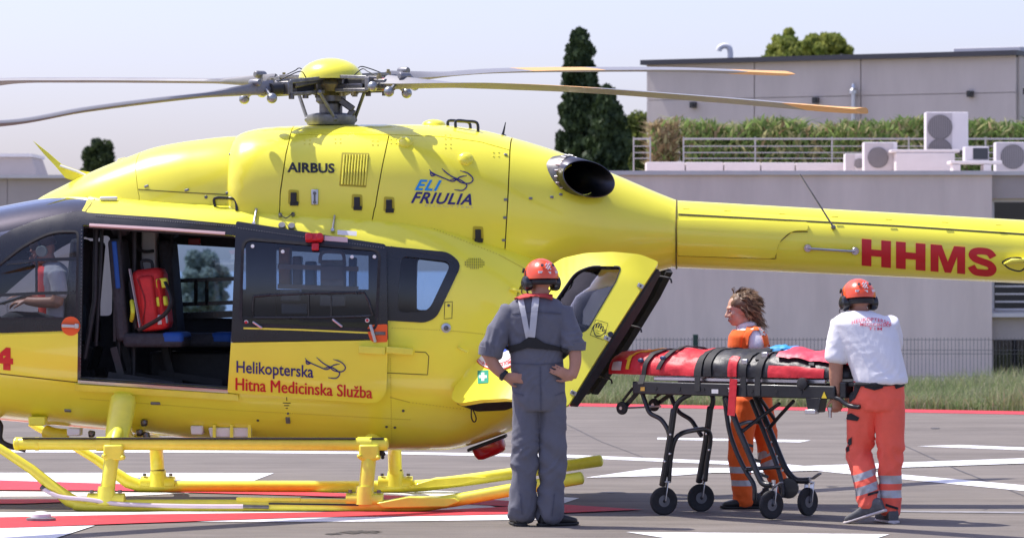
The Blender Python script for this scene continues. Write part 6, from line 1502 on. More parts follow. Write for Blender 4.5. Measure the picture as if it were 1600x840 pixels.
def eyes(A, k, par, mt):
    for s in (-1, 1):
        o = MB().ell(A(.031 * s, .079, .004), (.0105 * k, .0075 * k, .0065 * k), 14, 8, mt).build('eye', M('eye_white', (.75, .72, .70), .25), par)
        MB().ell(A(.031 * s, .0835, .003), (.0062 * k, .0045 * k, .0060 * k), 10, 6, mt).build('iris', M('iris_brown', (.05, .025, .015), .2), o)
    MB().ell(A(0, .0945, -.067), (.021 * k, .006 * k, .0065 * k), 12, 6, mt).build('lips', M('lips', (.42, .13, .11), .45), par)
def viewfn(meshes, fr):
    """photo pixel -> point on the nearest of the meshes (local space) lifted off the surface"""
    V = []; Pl = []
    for me in meshes:
        o = len(V); V += [v.co.copy() for v in me.vertices]; Pl += [tuple(i + o for i in p.vertices) for p in me.polygons]
    t = BVHTree.FromPolygons(V, Pl); c0 = fr.w2l((0, -D, CH))
    def fn(a, b, off):
        q = fr.px(a, b, 0.0); d = (q - c0).normalized(); h = t.ray_cast(c0, d)
        if h[0] is None:
            h = t.find_nearest(fr.px(a, b, -.05))
        n = h[1] if h[1] is not None else -d
        if n.dot(d) > 0: n = -n
        return h[0] + n * off * .5 - d * off * .6
    return fn
def drape(name, poly, fn, off, th, mat, par, sp_=5.0):
    vo, fo = cdt(densify(poly, sp_ * .6), [], sp_); n = len(vo); V = [fn(a, b, off) for a, b in vo] + [fn(a, b, off - th) for a, b in vo]
    Fc = list(map(tuple, fo)) + [(a + n, c + n, b + n) for a, b, c in fo]; ec = {}
    for f in fo:
        for i in range(3):
            e_ = (f[i], f[(i + 1) % 3]); k = tuple(sorted(e_)); ec[k] = None if k in ec else e_
    Fc += [(b, a, a + n, b + n) for a, b in [e_ for e_ in ec.values() if e_]]
    return MB().add(V, Fc).build(name, mat, par, 60)
def helmet(par, A, mt, k, shell_mat, fwturn=0):
    """rescue helmet with ear cups, rail, chin strap and cushioning"""
    rings = []
    for i in range(15):
        u = i / 14; a = R(-4 + 94 * u); ring = []
        for j in range(36):
            b = 2 * math.pi * j / 36; x, y = math.cos(b), math.sin(b)
            drop = .030 * (abs(x) ** 3) * 0 - (.022 if y < -.3 else 0) * (1 - u); r0 = math.cos(a)
            ring.append(A(.112 * r0 * x, -.010 + .134 * r0 * y, .026 + .116 * math.sin(a) + drop * .6 + (.012 * max(0, y) * (1 - u))))
        rings.append(ring)
    sh = MB().loft(rings, True).build('helmet', shell_mat, par, 55)
    MB().loft([[A(.098 * math.cos(b) * s, -.010 + .118 * math.sin(b) * s, z) for b in [2 * math.pi * j / 30 for j in range(30)]] for s, z in ((1.02, .034), (1.0, .012), (.93, -.004 ), (.86, .0), (.86, .03))], False).build('helmet_padding', BLKM, sh, 60)
    rings = []
    for b in np.linspace(R(200), R(340), 15): rings.append(A(.080 * math.cos(b), -.012 + .100 * math.sin(b), -.014))
    MB().tube(rings, .020, 10, flat=1.1, dome=.6).build('neck_band', BLKM, sh)
    for s in (-1, 1):
        c = A(.098 * s, -.004, -.022); ax = mt @ Vector((s, 0, 0)); o = MB().lathe([(.032, -.022), (.050, -.018), (.053, .010), (.046, .026), (.026, .036), (.001, .037)], c, ax, 22).build('ear_cup', BLK, sh)
        MB().lathe([(.016, 0), (.016, .008), (.001, .008)], c + ax * .030, ax, 14).build('cup_cap', BLKM, o)
        MB().tube(smooth_path([A(.104 * s, -.01, .005), A(.110 * s, -.005, .035), A(.104 * s, -.002, .060)], 4), .007, 8).build('cup_arm', BLKM, sh)
        MB().tube(smooth_path([A(.094 * s, .02, -.03), A(.075 * s, .05, -.085), A(.02 * s, .075, -.122)], 5), .006, 6).build('chin_strap', BLKM, sh)
        MB().lathe([(.017, 0), (.017, .012), (.001, .014)], A(.099 * s, .045, .062), mt @ Vector((s, .2, .3)), 12).build('visor_pivot', BLK, sh)
        c2 = A(.040 * s, -.122, .094); dn = (c2 - A(0, -.01, .02)).normalized(); MB().lathe([(.011, 0), (.011, .004), (.001, .004)], c2 - dn * .006, dn, 12).build('vent_plug', M('vent_plug', (.05, .045, .06), .4), sh)
    MB().tube(smooth_path([A(-.11, .01, -.03), A(-.118, .05, -.07), A(-.09, .09, -.09), A(-.04, .115, -.085)], 5), .004, 6).build('boom_microphone', BLK, sh)
    # white stickers and a chequer emblem on the back of the shell
    for (x, z) in ((-.055, .046), (.0, .042), (.055, .046)):
        c2 = A(x, -.137 + abs(x) * .22, z); MB().box(c2, (.030, .006, .015), Matrix.Rotation(-x * 7, 3, 'Z')).build('reflector', M('reflector_white', (.75, .75, .76), .35), sh, None)
    for i in range(4):
        for j in range(5):
            if (i + j) % 2: c2 = A(-.012 + i * .009, -.131 + (j * .0055 if j > 1 else j * .003), .066 + j * .009); MB().box(c2, (.009, .006, .009), Matrix.Rotation(R(-20), 3, 'X')).build('chequer', M('reflector_white'), sh, None)
    return sh
HORG = M('helmet_orange', (.85, .085, .018), .28, coat=.5)
def shoe(c, d, par, mat, sole, L=.29, pitch=0.0):
    d = Vector((d[0], d[1], 0)).normalized(); s = Vector((-d.y, d.x, 0)); up = Vector((0, 0, 1)); c = Vector(c)
    if pitch: d2 = d * math.cos(pitch) + up * math.sin(pitch); up = up * math.cos(pitch) - d * math.sin(pitch); d = d2
    def rg(t, w_, z0, z1): p = c + d * t; return [p + s * (w_ * math.copysign(abs(math.cos(a)) ** .7, math.cos(a))) + up * ((z0 + z1) / 2 + (z1 - z0) / 2 * math.copysign(abs(math.sin(a)) ** .7, math.sin(a))) for a in [2 * math.pi * i / 18 for i in range(18)]]
    o = MB().loft([rg(-.085, .020, .02, .06), rg(-.08, .036, .012, .095), rg(-.05, .041, .012, .115), rg(0, .042, .012, .115), rg(.05, .045, .012, .095), rg(.10, .050, .012, .072), rg(.15, .050, .012, .060), rg(.185, .038, .014, .050), rg(.20, .018, .018, .038)]).build('shoe', mat, par, 60)
    MB().loft([rg(-.095, .020, .0, .018), rg(-.085, .041, .0, .022), rg(0, .044, .0, .022), rg(.10, .053, .0, .022), rg(.16, .052, .0, .022), rg(.20, .036, .002, .024), rg(.215, .012, .006, .024)]).build('sole', sole, o, 50)
    lc = MB()
    for t in (.03, .055, .08): lc.bar(c + d * t + s * .03 + up * (.118 - t * .45), c + d * t - s * .03 + up * (.118 - t * .45), .008, .006)
    lc.build('laces', M('lace', (.12, .12, .12), .8), o, None); return o

# ---------------------------------------------------------------- man in the grey jumpsuit, hands on hips, back to us
def mkbody(fr, torso, arms, legs, headc, fw, hands, hk, k=.86, voxel=.0065, neck_to=None, skin=SKIN, par=None, hn=1.0):
    b = MB(); T = [[fr.px(a, bb, y), hw, dp] for a, bb, y, hw, dp in torso]; b.loft([ring_e(c, hw * k, dp * k) for c, hw, dp in T])
    for L in arms + legs: b.tube(smooth_path([fr.px(a, bb, y) for a, bb, y, r_ in L], 4), [float(np.interp(i, np.arange(len(L)) * 4, [q[3] * (k * .9 if q[3] > .05 else 1) for q in L])) for i in range(4 * (len(L) - 1) + 1)], 16, dome=.25)
    A, mt = head(b, headc, fw, hk)
    top_ = T[-1][0]; b.tube([top_ + Vector((0, 0, -.06)), A(0, -.02, -.06)], [.060 * hn, .054 * hn], 16, dome=.3)
    for h_ in hands: hand(b, *h_)
    me = remeshed(b, voxel, 3); return finish('body', me, skin, par), A, mt
def cloth(fr, torso, sleeves, legs, grow=1.0, voxel=.0085, smooth=4, p=2.4):
    b = MB()
    if torso: b.loft([ring_e(fr.px(a, bb, y), hw * grow, dp * grow, 0, None, 28, p) for a, bb, y, hw, dp in torso])
    for L in sleeves + legs: b.tube(smooth_path([fr.px(a, bb, y) for a, bb, y, r_ in L], 4), [float(np.interp(i, np.arange(len(L)) * 4, [q[3] * grow for q in L])) for i in range(4 * (len(L) - 1) + 1)], 18, dome=.45)
    return remeshed(b, voxel, smooth)
g1 = G(845, 821); F1 = Frame(g1); m1 = empty('person', g1); tag(m1, 'person in grey jumpsuit and orange helmet, hands on hips, back turned', 'person')
t1 = [(842, 640, 0, .135, .115), (842, 622, 0, .172, .130), (842, 600, 0, .175, .128), (840, 570, 0, .172, .122), (839, 548, 0, .176, .120), (838, 520, -.005, .192, .126), (837, 496, -.01, .204, .120), (837, 480, -.01, .185, .102), (838, 470, -.005, .150, .085), (839, 463, 0, .085, .07)]
aL = [(798, 487, -.01, .074), (782, 512, -.03, .072), (769, 540, -.05, .072), (764, 556, -.05, .062)]; fLo = [(764, 552, -.06, .047), (773, 572, -.07, .041), (789, 588, -.09, .030)]
aR = [(877, 487, -.01, .074), (886, 510, -.03, .072), (893, 532, -.06, .070), (897, 545, -.07, .060)]; fRo = [(897, 541, -.08, .046), (899, 566, -.10, .040), (894, 589, -.12, .030)]
lL = [(823, 618, 0, .094), (822, 660, 0, .090), (820, 710, -.01, .080), (817, 760, 0, .078), (814, 806, 0, .074)]; lR = [(861, 618, 0, .094), (863, 660, 0, .090), (864, 710, -.01, .080), (862, 760, 0, .078), (859, 808, 0, .074)]
hc = F1.px(845, 437, .01)
wL, wR = F1.px(789, 588, -.09), F1.px(894, 589, -.12)
body1, A1_, mt1 = mkbody(F1, t1, [aL, fLo, aR, fRo], [lL, lR], hc, (-.42, 1, -.05), [(wL, (.95, -.20, -.10), (.1, 1, 0), 14, .9, -1), (wR, (-.88, -.16, .42), (-.1, 1, 0), 14, .95, 1)], 1.0, .84, .0065, None, SKIN2, m1)
JS = fabric('jumpsuit_grey', (.122, .124, .152))
z1 = [(F1.px(821, 715, 0), .13, .8), (F1.px(865, 715, 0), .13, .8), (F1.px(815, 790, 0), .13, 1.0), (F1.px(860, 790, 0), .13, 1.0), (F1.px(770, 545, -.05), .12, 1.0), (F1.px(900, 535, -.05), .12, 1.0), (F1.px(842, 610, 0), .16, .6)]
js = cloth(F1, t1, [aL[:3] + [(766, 549, -.05, .074)], aR[:3] + [(896, 540, -.065, .072)]], [lL, lR]); folds(js, .021, z1, 3); finish('jumpsuit', js, JS, m1)
f1 = viewfn([js], F1)
for (L, nm) in (((766, 550, -.05), 0), ((896, 541, -.066), 1)):
    c = F1.px(*L); MB().tube([c + Vector((.004, 0, .03)), c + Vector((-.004 if not nm else .004, 0, -.022))], [.082, .078], 18, dome=.1).build('rolled_cuff', JS, m1)
for x, y in ((792, 469), ): pass
vst = drape('vest_collar', [(803, 466), (812, 456), (838, 453), (862, 456), (863, 469), (852, 466), (835, 464), (812, 469)], f1, .035, .03, fabric('vest_red', (.62, .055, .045)), m1, 4)
WB = fabric('white_webbing', (.50, .50, .52)); BB = fabric('black_belt', (.015, .015, .017))
drape('harness_strap', [(809.5, 469), (818, 467), (829, 527), (822, 529)], f1, .010, .012, WB, m1, 4); drape('harness_strap', [(832, 464), (842.5, 465), (836, 527), (826, 526)], f1, .013, .012, WB, m1, 4)
drape('harness_belt', [(790, 541), (812, 536), (826, 526), (836, 526), (850, 535), (888, 545), (885, 560), (878, 548), (848, 545), (824, 543), (794, 552)], f1, .012, .014, BB, m1, 4)
drape('waist_seam', [(797, 566), (840, 568), (884, 565), (884, 567), (840, 570), (797, 568)], f1, .004, .006, fabric('seam_grey', (.085, .088, .12)), m1, 4)
drape('back_seam', [(843.5, 572), (845, 572), (846, 640), (844.5, 640)], f1, .004, .006, MATS['seam_grey'], m1, 4)
for q_ in ([(800, 489), (815, 486.5), (838, 486), (862, 486.5), (877, 489), (877, 490.4), (838, 487.6), (800, 490.4)], [(812, 770), (813.4, 770), (816.5, 803), (815, 803)], [(866, 770), (867.4, 770), (863, 805), (861.5, 805)], [(803, 612), (818, 616), (818, 617.6), (803, 613.6)], [(868, 616), (882, 612), (882, 613.6), (868, 617.6)]):
    drape('stitched_seam', q_, f1, .0045, .006, MATS['seam_grey'], m1, 3)
MB().lathe([(.036, -.013), (.039, -.010), (.039, .010), (.036, .013)], F1.px(787, 586, -.088), (.8, -.1, -.55), 18).build('wristwatch', BLK, m1)
MB().box(F1.px(785, 586, -.125), (.03, .012, .03), rot('Y', 35)).build('watch_face', BLKM, m1, None, .004)
helmet(m1, A1_, mt1, 1, HORG)
BOOT = M('black_boot', (.014, .014, .015), .5, var=.2, vscale=20, bump=.2); bs_ = M('boot_sole', (.02, .02, .02), .8)
shoe(F1.px(812, 0, .02) * 1 + Vector((0, 0, -F1.px(812, 0, .02).z)), (-.15, 1), m1, BOOT, bs_); pz = F1.px(860, 0, 0); shoe(Vector((pz.x, 0, 0)), (.86, .5), m1, BOOT, bs_)

# ---------------------------------------------------------------- man in white shirt and coral trousers pushing the stretcher
g2 = G(1372, 817); F2 = Frame(g2); m2 = empty('person', g2); tag(m2, 'person in white t-shirt, coral trousers and orange helmet pushing the stretcher', 'person')
t2 = [(1372, 640, .0, .130, .115), (1373, 622, 0, .168, .135), (1373, 604, 0, .168, .135), (1371, 580, -.0, .165, .130), (1365, 552, .01, .178, .130), (1356, 525, .03, .196, .130), (1349, 506, .04, .200, .122), (1345, 495, .05, .165, .102), (1342, 489, .055, .110, .085), (1342, 484, .06, .075, .07)]
a2L = [(1316, 506, .05, .082), (1311, 530, .04, .078), (1307, 556, .03, .070)]; f2L = [(1307, 548, .03, .050), (1306, 590, .05, .046), (1309, 616, .07, .034)]
a2R = [(1386, 506, .05, .082), (1394, 535, .14, .072), (1382, 556, .26, .066)]; f2R = [(1382, 552, .26, .048), (1352, 585, .42, .040), (1334, 605, .50, .032)]
l2L = [(1351, 622, .01, .106), (1346, 660, .06, .098), (1343, 705, .10, .084), (1350, 745, .02, .076), (1359, 789, -.02, .066)]; l2R = [(1389, 622, 0, .104), (1391, 660, 0, .096), (1392, 705, .02, .080), (1391, 750, .04, .073), (1390, 800, .05, .066)]
hc2 = F2.px(1341, 468, .10); w2 = F2.px(1309, 616, .07)
body2, A2_, mt2 = mkbody(F2, t2, [a2L, f2L, a2R, f2R], [l2L, l2R], hc2, (-.30, .95, -.12), [(w2, (-.02, .05, -1), (-.35, .9, 0), 62, 1.0, -1), (F2.px(1334, 605, .50), (-.4, .5, -.5), (.2, .4, -.8), 55, 1.0, 1)], 1.0, .84, .0065, None, SKIN2, m2)
TR = fabric('coral_trousers', (.92, .135, .085)); REFL = M('reflective_tape', (.42, .43, .45), .4, metal=.2, var=.08, vscale=30); TBK = fabric('trouser_black', (.014, .014, .016))
t2b = [t for t in t2 if t[1] >= 590]; t2b = [(a, b, y, hw * 1.0, dp) for a, b, y, hw, dp in t2b] + [(1373, 592, 0, .166, .133)]
tr2 = cloth(F2, t2b, [], [l2L, l2R]); folds(tr2, .014, [(F2.px(1343, 705, .1), .14, 1.2), (F2.px(1392, 705, 0), .14, 1.2), (F2.px(1356, 780, 0), .12, 1.0), (F2.px(1390, 790, 0), .12, 1.0), (F2.px(1370, 630, 0), .15, .6)], 11)
zb = lambda fr, b: fr.px(0, b, 0).z
def bands(fr, L, R_):
    L = [(zb(fr, b), zb(fr, a), s) for a, b, s in L]; R_ = [(zb(fr, b), zb(fr, a), s) for a, b, s in R_]
    return L, R_
mid2 = F2.px(1370, 0, 0).x; L_, R__ = bands(F2, [(736, 747, .35), (757, 770, .35)], [(742, 755, 0), (765, 777, 0)])
def pick2(c):
    for (z0, z1_, sl) in (L_ if c.x < mid2 else R__):
        zz = c.z + sl * (c.x - F2.px(1350, 0, 0).x) * -1
        if z0 < zz < z1_: return 1
    return 0
x50 = F2.px(1350, 0, 0).x
slice_z(tr2, [((x50, 0, zz), (-sl, 0, 1)) for (z0, z1_, sl) in L_ + R__ for zz in (z0, z1_)])
finish('trousers', tr2, [TR, REFL], m2, pick2); ft2 = viewfn([tr2], F2)
SHW = fabric('white_cotton', (.80, .79, .82), .08, .9, .03)
t2s = [(1377, 598, -.01, .176, .150), (1376, 590, -.01, .178, .148), (1372, 575, 0, .180, .142), (1365, 552, .01, .188, .14), (1356, 525, .03, .203, .136), (1349, 506, .04, .206, .128), (1345, 495, .05, .172, .106), (1342, 489, .055, .116, .088), (1342, 485.5, .06, .078, .072)]
sh2 = cloth(F2, t2s, [a2L[:2] + [(1307, 560, .03, .078)], a2R], []); folds(sh2, .011, [(F2.px(1362, 565, 0), .13, 1.0), (F2.px(1385, 590, -.1), .12, 1.0), (F2.px(1312, 545, .03), .1, .6), (F2.px(1352, 507, -.08), .13, -.33)], 21); 
xh = F2.px(1370, 0, 0).x
finish('t_shirt', sh2, SHW, m2); f2 = viewfn([sh2], F2)
PINKL = M('shirt_print', (.72, .10, .16), .7, var=.3, vscale=60)
lettering('shirt_lettering', 'HELIKOPTERSKI', [(1331, 500.5), (1392, 502.5), (1392, 497), (1331, 495)], f2, PINKL, m2, .007, .01, 0, 1.1, 0, lambda u: 6.5 * (2 * u - 1) ** 2)
lettering('shirt_lettering', 'MEDICINSKI', [(1344, 509), (1390, 510.3), (1390, 505.3), (1344, 504)], f2, PINKL, m2, .007, .01, 0, 1.1, 0)
lettering('shirt_lettering', 'TIM', [(1357, 515.2), (1378, 515.8), (1378, 511.2), (1357, 510.6)], f2, PINKL, m2, .007, .01, 0, 1.3, 0)
drape('back_pocket', [(1350, 597), (1381, 600), (1379, 606), (1366, 609), (1351, 605)], ft2, .010, .012, TBK, m2, 4); drape('back_pocket', [(1396, 599), (1413, 594), (1414, 602), (1400, 607)], ft2, .010, .012, TBK, m2, 4)
drape('side_panel', [(1327, 612), (1340, 600), (1345, 603), (1336, 622), (1328, 628)], ft2, .008, .012, TBK, m2, 4); drape('thigh_pocket', [(1321.5, 648), (1330, 645), (1343, 652), (1340, 657), (1324, 655)], ft2, .010, .012, TBK, m2, 4)
drape('knee_patch', [(1322, 686), (1326, 686), (1327, 704), (1323, 706)], ft2, .008, .012, TBK, m2, 4)
drape('ankle_strap', [(1356, 770), (1372, 766), (1372, 769.5), (1356, 774)], ft2, .008, .01, TBK, m2, 4); drape('ankle_strap', [(1384, 786), (1403, 792), (1403, 795.5), (1384, 790)], ft2, .008, .01, TBK, m2, 4)
MB().tube([F2.px(a, 600, y) for a, y in ((1328, .0), (1338, -.10), (1368, -.155), (1402, -.10), (1411, 0))], .014, 8).build('belt', TBK, m2)
helmet(m2, A2_, mt2, 1, HORG)
SNK = M('grey_sneaker', (.10, .10, .105), .7, var=.3, vscale=25); SNS = M('sneaker_sole', (.58, .52, .50), .7, var=.1, vscale=20)
pa = F2.px(1365, 0, -.04); shoe(Vector((pa.x, -.05, .055)), (-.93, .35), m2, SNK, SNS, .29, -.32); pa = F2.px(1390, 0, .05); shoe(Vector((pa.x, .05, 0)), (-.25, .97), m2, SNK, SNS)

# ---------------------------------------------------------------- woman in orange vest behind the stretcher
g3 = G(1163, 793); F3 = Frame(g3); m3 = empty('person', g3); tag(m3, 'person with curly brown hair, orange vest and white shirt walking behind the stretcher', 'person')
t3 = [(1178, 645, 0, .115, .13), (1178, 628, 0, .130, .165), (1177, 606, 0, .125, .160), (1174, 580, 0, .105, .130), (1172, 558, 0, .108, .140), (1170, 540, 0, .122, .160), (1169, 525, 0, .112, .165), (1168, 516, 0, .085, .14), (1167, 510, 0, .06, .075)]
a3N = [(1179, 522, -.16, .062), (1185, 533, -.19, .056), (1190, 545, -.20, .046)]; f3N = [(1188, 540, -.20, .043), (1199, 553, -.23, .038), (1210, 562, -.27, .026)]
a3F = [(1166, 524, .16, .060), (1157, 545, .17, .050), (1152, 558, .15, .046)]; f3F = [(1152, 555, .15, .038), (1143, 568, .08, .034), (1138, 578, 0, .026)]
l3A = [(1168, 628, -.08, .098), (1160, 668, -.09, .086), (1156, 705, -.09, .076), (1158, 745, -.08, .070), (1163, 784, -.08, .066)]; l3B = [(1186, 628, .08, .098), (1194, 668, .08, .086), (1200, 705, .08, .074), (1210, 735, .08, .066), (1222, 765, .08, .060)]
hc3 = F3.px(1155, 483, -.02)
body3, A3_, mt3 = mkbody(F3, t3, [a3N, f3N, a3F, f3F], [l3A, l3B], hc3, (-1, -.14, -.20), [(F3.px(1210, 562, -.27), (.5, -.45, -.45), (-.2, -.3, -1), 20, .9, 1), (F3.px(1138, 578, 0), (-.6, -.5, -.4), (0, -.2, -1), 30, .9, -1)], .95, .84, .0055, None, SKIN, m3, .80)
eyes(A3_, .95, m3, mt3)
OT = fabric('orange_trousers', (.85, .125, .012)); OV = fabric('orange_vest', (.88, .14, .014))
tr3 = cloth(F3, [t for t in t3 if t[1] >= 595], [], [l3A, l3B]); folds(tr3, .014, [(F3.px(1158, 705, -.09), .14, 1.2), (F3.px(1200, 705, .08), .14, 1.2), (F3.px(1163, 775, -.08), .12, 1.0)], 31)
LB = [(zb(F3, b), zb(F3, a)) for a, b in ((727, 737), (748, 757))]; RB_ = [(zb(F3, b), zb(F3, a)) for a, b in ((700, 712), (719, 731))]
def pick3(c):
    if c.y < 0: return 1 if any(a < c.z < b for a, b in LB) else 0
    return 1 if any(a < c.z - (c.x - F3.px(1200, 0, .08).x) * .45 < b for a, b in RB_) else 0
slice_z(tr3, [((0, 0, zz), (0, 0, 1)) for q in LB for zz in q] + [((F3.px(1200, 0, .08).x, 0, zz), (-.45, 0, 1)) for q in RB_ for zz in q])
finish('trousers', tr3, [OT, REFL], m3, pick3)
sh3 = cloth(F3, [(a, b, y, hw * 1.08, dp * 1.06) for a, b, y, hw, dp in t3[2:]], [[(1178, 522, -.16, .070), (1182, 531, -.185, .071), (1186, 539.5, -.195, .071)], [(1166, 524, .16, .066), (1158, 543, .17, .060)]], []); folds(sh3, .010, [(F3.px(1188, 545, -.2), .1, .8), (F3.px(1165, 540, -.1), .1, .6)], 41); finish('polo_shirt', sh3, SHW, m3)
MB().tube([A3_(.055 * math.cos(t), -.03 + .065 * math.sin(t), -.135 + .02 * math.cos(t * 2) * .3) for t in np.linspace(0, 2 * math.pi, 25)], .016, 8, flat=1.6).build('shirt_collar', SHW, m3)
v3 = cloth(F3, [(a, b, y, hw * 1.20, dp * 1.12) for a, b, y, hw, dp in t3[2:-1]], [], []); vv = bmesh.new(); vv.from_mesh(v3)
zc_, xw = F3.px(0, 520, 0).z, F3.px(1164, 0, -.1).x
kill = [f for f in vv.faces if (abs(f.calc_center_median().x - (F3.px(1176, 0, -.15).x)) < .050 and abs(f.calc_center_median().y) > .085 and f.calc_center_median().z < F3.px(0, 515, 0).z) or f.calc_center_median().z > F3.px(0, 509, 0).z]
bmesh.ops.delete(vv, geom=kill, context='FACES'); bmesh.ops.solidify(vv, geom=vv.faces, thickness=-.008); vv.to_mesh(v3); vv.free(); folds(v3, .008, [], 51)
zr = (F3.px(0, 536, 0).z, F3.px(0, 524, 0).z)
finish('hi_vis_vest', v3, [OV, REFL], m3, lambda c: 1 if (c.x > F3.px(1184, 0, 0).x and zr[0] < c.z - (c.x - F3.px(1184, 0, 0).x) * -.6 < zr[1]) else 0)
f3 = viewfn([sh3, v3], F3)
vs_ = drape('vest_shoulder', [(1160, 531), (1166, 513), (1174, 503.5), (1183, 502), (1191, 510), (1186, 516), (1177, 516), (1171, 526), (1168, 548), (1158, 550)], f3, .014, .012, OV, m3, 4)
drape('vest_back', [(1187, 507), (1193, 512), (1199, 530), (1206, 556), (1197, 556), (1193, 536), (1189, 520)], f3, .014, .012, OV, m3, 4)
drape('vest_tape', [(1183, 510), (1190, 507), (1196, 521), (1190, 525)], f3, .019, .008, REFL, m3, 4)
# curly hair: a cap with relief plus many curled locks blown back
HAIR = [M('hair_brown', (.17, .10, .057), .5, var=.3, vscale=40), M('hair_blond', (.48, .31, .17), .45, var=.3, vscale=40), M('hair_dark', (.08, .048, .028), .5, var=.3, vscale=40)]
hb = MB()
for i in range(19):
    pass
rings = []
for i in range(21):
    u = i / 20; a = R(-60 + 150 * u); ring = []
    for j in range(40):
        b = 2 * math.pi * j / 40; x, y = math.cos(b), math.sin(b); fr_ = max(0, y)
        d = Vector((math.cos(a) * x, math.cos(a) * y, math.sin(a))); f = 1 + .10 * noise.noise(d * 3.5) + .05 * noise.noise(d * 9)
        ring.append(A3_(.097 * d.x * f, -.030 + (.108 if y < 0 else .098) * d.y * f, .032 + .100 * d.z * f + (.10 * fr_ * max(0, -math.sin(a)) if y > 0 else 0)))
    rings.append(ring)
hc_ = hb.loft(rings, True); hair = hb.build('hair', HAIR[0], m3, 70)
rnd = random.Random(5)
def lock(p0, dirs, L, r_, amp, ph, wv, jit):
    pts = []; p = Vector(p0); d = Vector(dirs).normalized(); n_ = 10
    s1_ = d.orthogonal().normalized(); s2_ = d.cross(s1_)
    for i in range(n_ + 1):
        t = i / n_; a = amp * min(1, t * 2.2); pts.append(p + d * (L * t) + s1_ * (math.sin(ph + t * wv) * a + jit[0] * (1 + t)) + s2_ * (math.cos(ph + t * wv) * a * .6 + jit[1] * (1 + t)) + Vector((.02 * t * t, 0, -.03 * t * t)))
    return pts, [r_ * (1 - .8 * (i / n_) ** 2) for i in range(n_ + 1)]
lk = [MB(), MB(), MB()]
BK = mt3 @ Vector((0, -1, 0))
def clump(p, d, L, amp, k, sp_, wts):
    ph, wv = rnd.uniform(0, 6.28), rnd.uniform(7, 11) * L / .09
    for _ in range(k):
        pts, rs = lock(p, d, L * rnd.uniform(.8, 1.1), rnd.uniform(.0012, .0024), amp, ph + rnd.gauss(0, .25), wv, (rnd.gauss(0, sp_), rnd.gauss(0, sp_)))
        lk[rnd.choices((0, 1, 2), wts)[0]].tube(pts, rs, 4)
for i in range(250):
    b = rnd.uniform(0, 6.283); a = R(rnd.uniform(-48, 86)); x, y = math.cos(b), math.sin(b)
    if (y > .32 and a < R(30)) or (y > .5 and a < R(58)): continue
    p = A3_(.090 * math.cos(a) * x, -.028 + .100 * math.cos(a) * y, .034 + .094 * math.sin(a))
    out = (p - A3_(0, -.03, .03)).normalized(); d = BK * rnd.uniform(.45, .8) + Vector((0, 0, -1)) * rnd.uniform(.4, .8); d = d - out * d.dot(out) + out * rnd.uniform(.02, .22)
    clump(p, d, rnd.uniform(.06, .105), rnd.uniform(.006, .011), 12, .0028, rnd.choice(((6, 2, 1), (2, 7, 0), (4, 1, 4), (4, 4, 1))))
for i in range(46):   # loose bunch at the nape, blown back
    p = A3_(rnd.gauss(0, .024), -.108 + rnd.gauss(0, .012), -.030 + rnd.gauss(0, .02)); d = Vector((.45 + rnd.gauss(0, .16), rnd.gauss(0, .16), -1 + rnd.gauss(0, .12)))
    clump(p, d, rnd.uniform(.06, .125), rnd.uniform(.007, .013), 12, .003, rnd.choice(((3, 5, 1), (1, 7, 0), (5, 3, 1))))
for m_, b in zip(HAIR, lk): o = b.build('hair_locks', m_, hair, 70); o['kind'] = 'stuff'
shoe(Vector((F3.px(1172, 0, -.08).x, -.08, 0)), (-1, -.12), m3, BOOT, bs_, .27); shoe(Vector((F3.px(1216, 0, .08).x, .08, .10)), (-1, .1), m3, BOOT, bs_, .27, -.5)
MB().tube([F3.px(1163, 538, -.17), F3.px(1166, 556, -.16), F3.px(1160, 590, -.15)], .011, 8, flat=.5).build('radio_strap', BLKM, m3)
MB().box(F3.px(1157, 552, -.15), (.035, .03, .07)).build('radio', BLKM, m3, 38, .006)
c = F3.px(1210, 558, -.25); MB().box(c + Vector((0, 0, -.01)), (.09, .06, .02), rot('Y', 20)).build('paper_chart', WHITEM, m3, None)

# ---------------------------------------------------------------- pilot in the cockpit
FH = Frame((-1.5, 0, 0), HY); pil = empty('person', (-1.5, 0, 0), HY); tag(pil, 'person in the cockpit wearing a headset and red vest, looking down', 'person')
PY = -.34; pz_ = lambda a, b, y=PY: FH.px(a, b, y)
o_p = Vector((pz_(85, 0).x, PY, fl)); cP, sP = math.cos(HY), math.sin(HY); pil.location = (-1.5 + cP * o_p.x - sP * o_p.y, sP * o_p.x + cP * o_p.y, fl)
class OF(Frame):
    def px(s, a, b, y=0.0): return FH.px(a, b, y + PY) - o_p
FP = OF()
t4 = [(92, 512, 0, .13, .17), (93, 495, 0, .12, .165), (92, 470, 0, .115, .165), (90, 445, 0, .12, .18), (87, 425, 0, .11, .18), (84, 415, 0, .08, .13), (81, 409, 0, .055, .065)]
ar4 = [(88, 428, -.19, .062), (93, 452, -.23, .056), (88, 474, -.24, .048)]; fo4 = [(90, 472, -.24, .043), (62, 472, -.20, .038), (42, 470, -.14, .029)]
ar5 = [(88, 428, .19, .062), (90, 452, .22, .056), (82, 474, .20, .048)]; fo5 = [(82, 474, .20, .043), (58, 468, .12, .038), (36, 464, .06, .029)]
l4 = [(92, 508, -.10, .09), (45, 505, -.11, .082), (12, 505, -.11, .07), (6, 545, -.11, .055), (0, 590, -.11, .045)]; l5 = [(92, 508, .10, .09), (45, 505, .11, .082), (12, 505, .11, .07), (6, 545, .11, .055), (0, 590, .11, .045)]
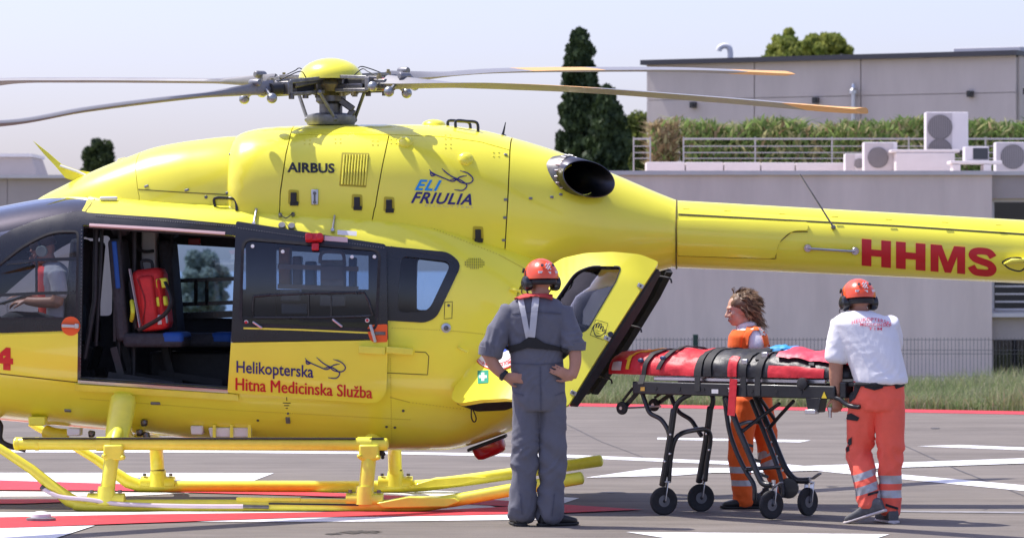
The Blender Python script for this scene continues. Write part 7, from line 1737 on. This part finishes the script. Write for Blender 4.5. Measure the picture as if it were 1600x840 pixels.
body4, A4_, mt4 = mkbody(FP, t4, [ar4, fo4, ar5, fo5], [l4, l5], FP.px(66, 392, 0), (-1, 0, -.35), [(FP.px(42, 470, -.14), (-1, .3, -.1), (0, .3, -1), 30, .95, 1), (FP.px(36, 464, .06), (-1, -.3, -.1), (0, -.3, -1), 30, .95, -1)], .95, .84, .008, None, SKIN2, pil)
eyes(A4_, .95, pil, mt4)
GS = fabric('pale_shirt', (.42, .42, .45)); j4 = cloth(FP, t4, [ar4[:2] + [(92, 458, -.235, .062)], ar5[:2]], []); folds(j4, .008, [], 61); finish('shirt', j4, GS, pil)
tr4 = cloth(FP, t4[:2], [], [l4, l5]); folds(tr4, .008, [], 62); finish('trousers', tr4, fabric('navy_trousers', (.02, .022, .035)), pil)
vm = MB(); vm.loft([ring_e(FP.px(a - 5, b, y), hw * 1.08, dp * .92) for a, b, y, hw, dp in t4[1:6]]); vme = remeshed(vm, .01, 4); finish('red_vest', vme, fabric('pilot_vest', (.85, .05, .04)), pil)
hm = MB(); hm.loft([[A4_(.088 * math.cos(b) * s, -.022 + .104 * math.sin(b) * s, z) for b in [2 * math.pi * j / 26 for j in range(26)]] for s, z in ((1.0, .02), (1.0, .06), (.88, .10), (.6, .125), (.2, .135))]); hm.build('hair', M('pilot_hair', (.07, .04, .025), .6, var=.2), pil)
for s in (-1, 1): MB().lathe([(.040, -.02), (.044, .0), (.038, .022), (.001, .026)], A4_(.082 * s, -.008, -.006), mt4 @ Vector((s, 0, 0)), 18).build('headset_cup', M('headset_grey', (.36, .42, .38), .45), pil)
MB().tube([A4_(.092 * math.cos(t), -.01, .0 + .155 * math.sin(t)) for t in np.linspace(0, math.pi, 17)], .010, 8).build('headset_band', BLKM, pil)
MB().box(A4_(0, .095, .012), (.03, .11, .035), Matrix.Rotation(0, 3, 'Z')).build('sunglasses', M('sun_lens', (.015, .015, .018), .15), pil, None, .008)
MB().tube(smooth_path([A4_(-.08, .02, -.02), A4_(-.075, .09, -.06), A4_(-.02, .115, -.07)], 4), .005, 6).build('microphone', BLKM, pil)
kb = empty('kneeboard_paper', s2 := (pil.matrix_basis @ FP.px(22, 466, -.02))); kb.rotation_euler = (0, R(-18), HY); tag(kb, 'white papers held by the pilot in the cockpit', 'papers')
MB().box((0, 0, 0), (.22, .16, .008)).build('sheet', WHITEM, kb, None); MB().box((.01, 0, -.010), (.24, .18, .008)).build('board', BLKM, kb, None)
